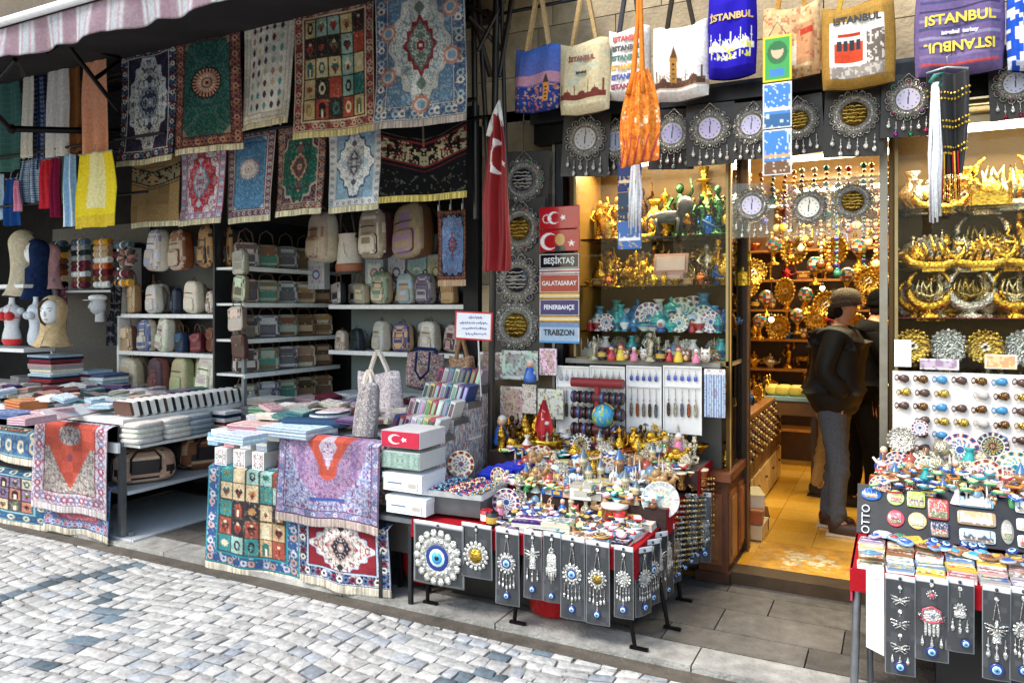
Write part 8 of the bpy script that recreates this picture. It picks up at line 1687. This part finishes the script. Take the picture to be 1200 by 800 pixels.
# plates and crowded things on the upper tier
gpl='painted plates standing on the right stall'
for px,py,r_,kd,Y,l in ((1056,512,17,'silver engraved plate',4.32,'pale round engraved plate at the left of the right stall'),(1125,524,23,'blue painted plate',4.36,'big blue and white painted plate, middle of the right stall'),(1163,520,19,'dark painted plate',4.38,'dark blue beaded plate beside the big blue one'),(1155,552,20,'multicoloured painted plate',4.22,'brown rimmed plate with an eye in the centre'),(1190,545,24,'turquoise painted plate',4.26,'pale blue glassy plate at the right picture edge'),(1085,545,14,'turquoise painted plate',4.2,'small turquoise rimmed plate above the magnet board'),(1078,500,10,'blue painted plate',4.4,'little blue plate under the bottle openers')):
    p=P(px,py+r_,Y); s=abs(P(px+r_,py,Y).x-P(px,py,Y).x)/.058; item(kd,(p.x,Y,max(p.z,.816)),U(-.1,.1),s,l,gpl)
UPR=['colourful owl figurine','brown owl figurine','red doll figurine','blue doll figurine','white based snow globe','blue based snow globe','turquoise bowl','blue bowl','brown model tower','white model mosque','red roofed model mosque','pink trinket box','blue trinket box','tan camel figurine','evil eye bead','white dervish figurine','silver elephant figurine','green doll figurine','blue painted plate','red painted plate','white owl figurine','turquoise vase','red bowl','yellow doll figurine']
for r in range(6): shelfrow(UPR,-.10,1.2,4.05+.062*r,.816+.014*r,.78+.08*r,'in the %s row of the right stall upper tier'%('front','second','third','fourth','fifth','back')[r],'figurines and trinkets on the right stall',120+r,n=20)
shelfrow(UPR,-.1,.1,4.06,.74,1.0,'beside the black board','trinkets by the black board',140,n=3)
# small flat souvenirs strewn over the goods
FL=[]
for k,(nm,c,c2) in enumerate((('blue','2456b0','e8eef4'),('red','b8282e','e8d8c0'),('white','e6e4e0','3a5a9a'),('green','3a8a5a','e8e0a0'),('orange','d07a30','2a2a30'),('teal','2a9aa4','f0ece0'),('dark','26262e','c8a850'),('pink','d08aa0','f4ece8'),('cream','dccfa8','8a4a34'),('silver','b8b8b4','5a5a60'))):
    t=E('souvenir_magnet','x','magnet',(0,0,-5)); b=B(); b.sup((0,0,.004),(.05,.036,.009),c,(.3,1.0)[k%2],14,6,eh=.4); b.build('base','gloss',t); b=B(); b.sup((0,.002,.009),(.032,.022,.007),c2,(1.0,.4)[k%2],10,6,eh=.5); b.box((0,-.010,.0095),(.03,.004,.003),jit(c2,.3)); b.build('picture','gloss',t); FL.append((nm,t))
def strew(n,x0,x1,y0,y1,z,where,grp,seed,s=1.0,slope=0):
    g=random.Random(seed); pts=sorted((((k*.618034)%1),k) for k in range(n))
    for r,(fx,k) in enumerate(pts):
        nm,p=FL[g.randrange(10)]; fy=(k+.5)/n; q=g.uniform(.75,1.35)*s
        place(p,(x0+(x1-x0)*fx+g.uniform(-.01,.01),y0+(y1-y0)*fy,z+slope*fy+g.uniform(0,.012)),(g.uniform(-.15,.5),g.uniform(-.2,.2),g.uniform(-1.2,1.2)),'%s souvenir magnet, %s from left of those strewn %s'%(nm,od(r),where),grp,q)
strew(70,-1.86,-1.16,3.50,3.86,.592,'on the lower tier','magnets strewn on the lower tier',1,1.0,.01)
strew(64,-2.10,-1.12,3.88,3.95,.69,'before the middle tier','magnets strewn before the middle tier',2,1.1,.02)
strew(60,-2.2,-1.05,4.23,4.30,.80,'before the upper tier','magnets strewn before the upper tier',3,1.2,.03)
strew(80,-.10,1.1,4.0,4.22,.86,'among the right stall figurines','magnets strewn among the right stall figurines',4,1.1,.08)
# labels: at most sixteen words
for o in list(bpy.data.objects):
    l=o.get('label')
    if l and len(l.split())>16:
        for a,c in ((' in the ',' in '),(' of the ',' of '),(' on the ',' on '),(', ',' ')):
            if len(l.split())>16: l=l.replace(a,c) if len(l.split())>16 else l
        ws=l.split()
        if len(ws)>16: ws=[x for x in ws if x not in('the','a','an')]
        if len(ws)>16: ws=[x for x in ws if x not in('and','shelf','white','side')]
        o['label']=' '.join(ws)
        if len(ws)>16: print('LONG',o['label'])
seen={}
for o in bpy.data.objects:
    l=o.get('label')
    if l and o.parent is None:
        if l in seen: print('DUP',l)
        seen[l]=1
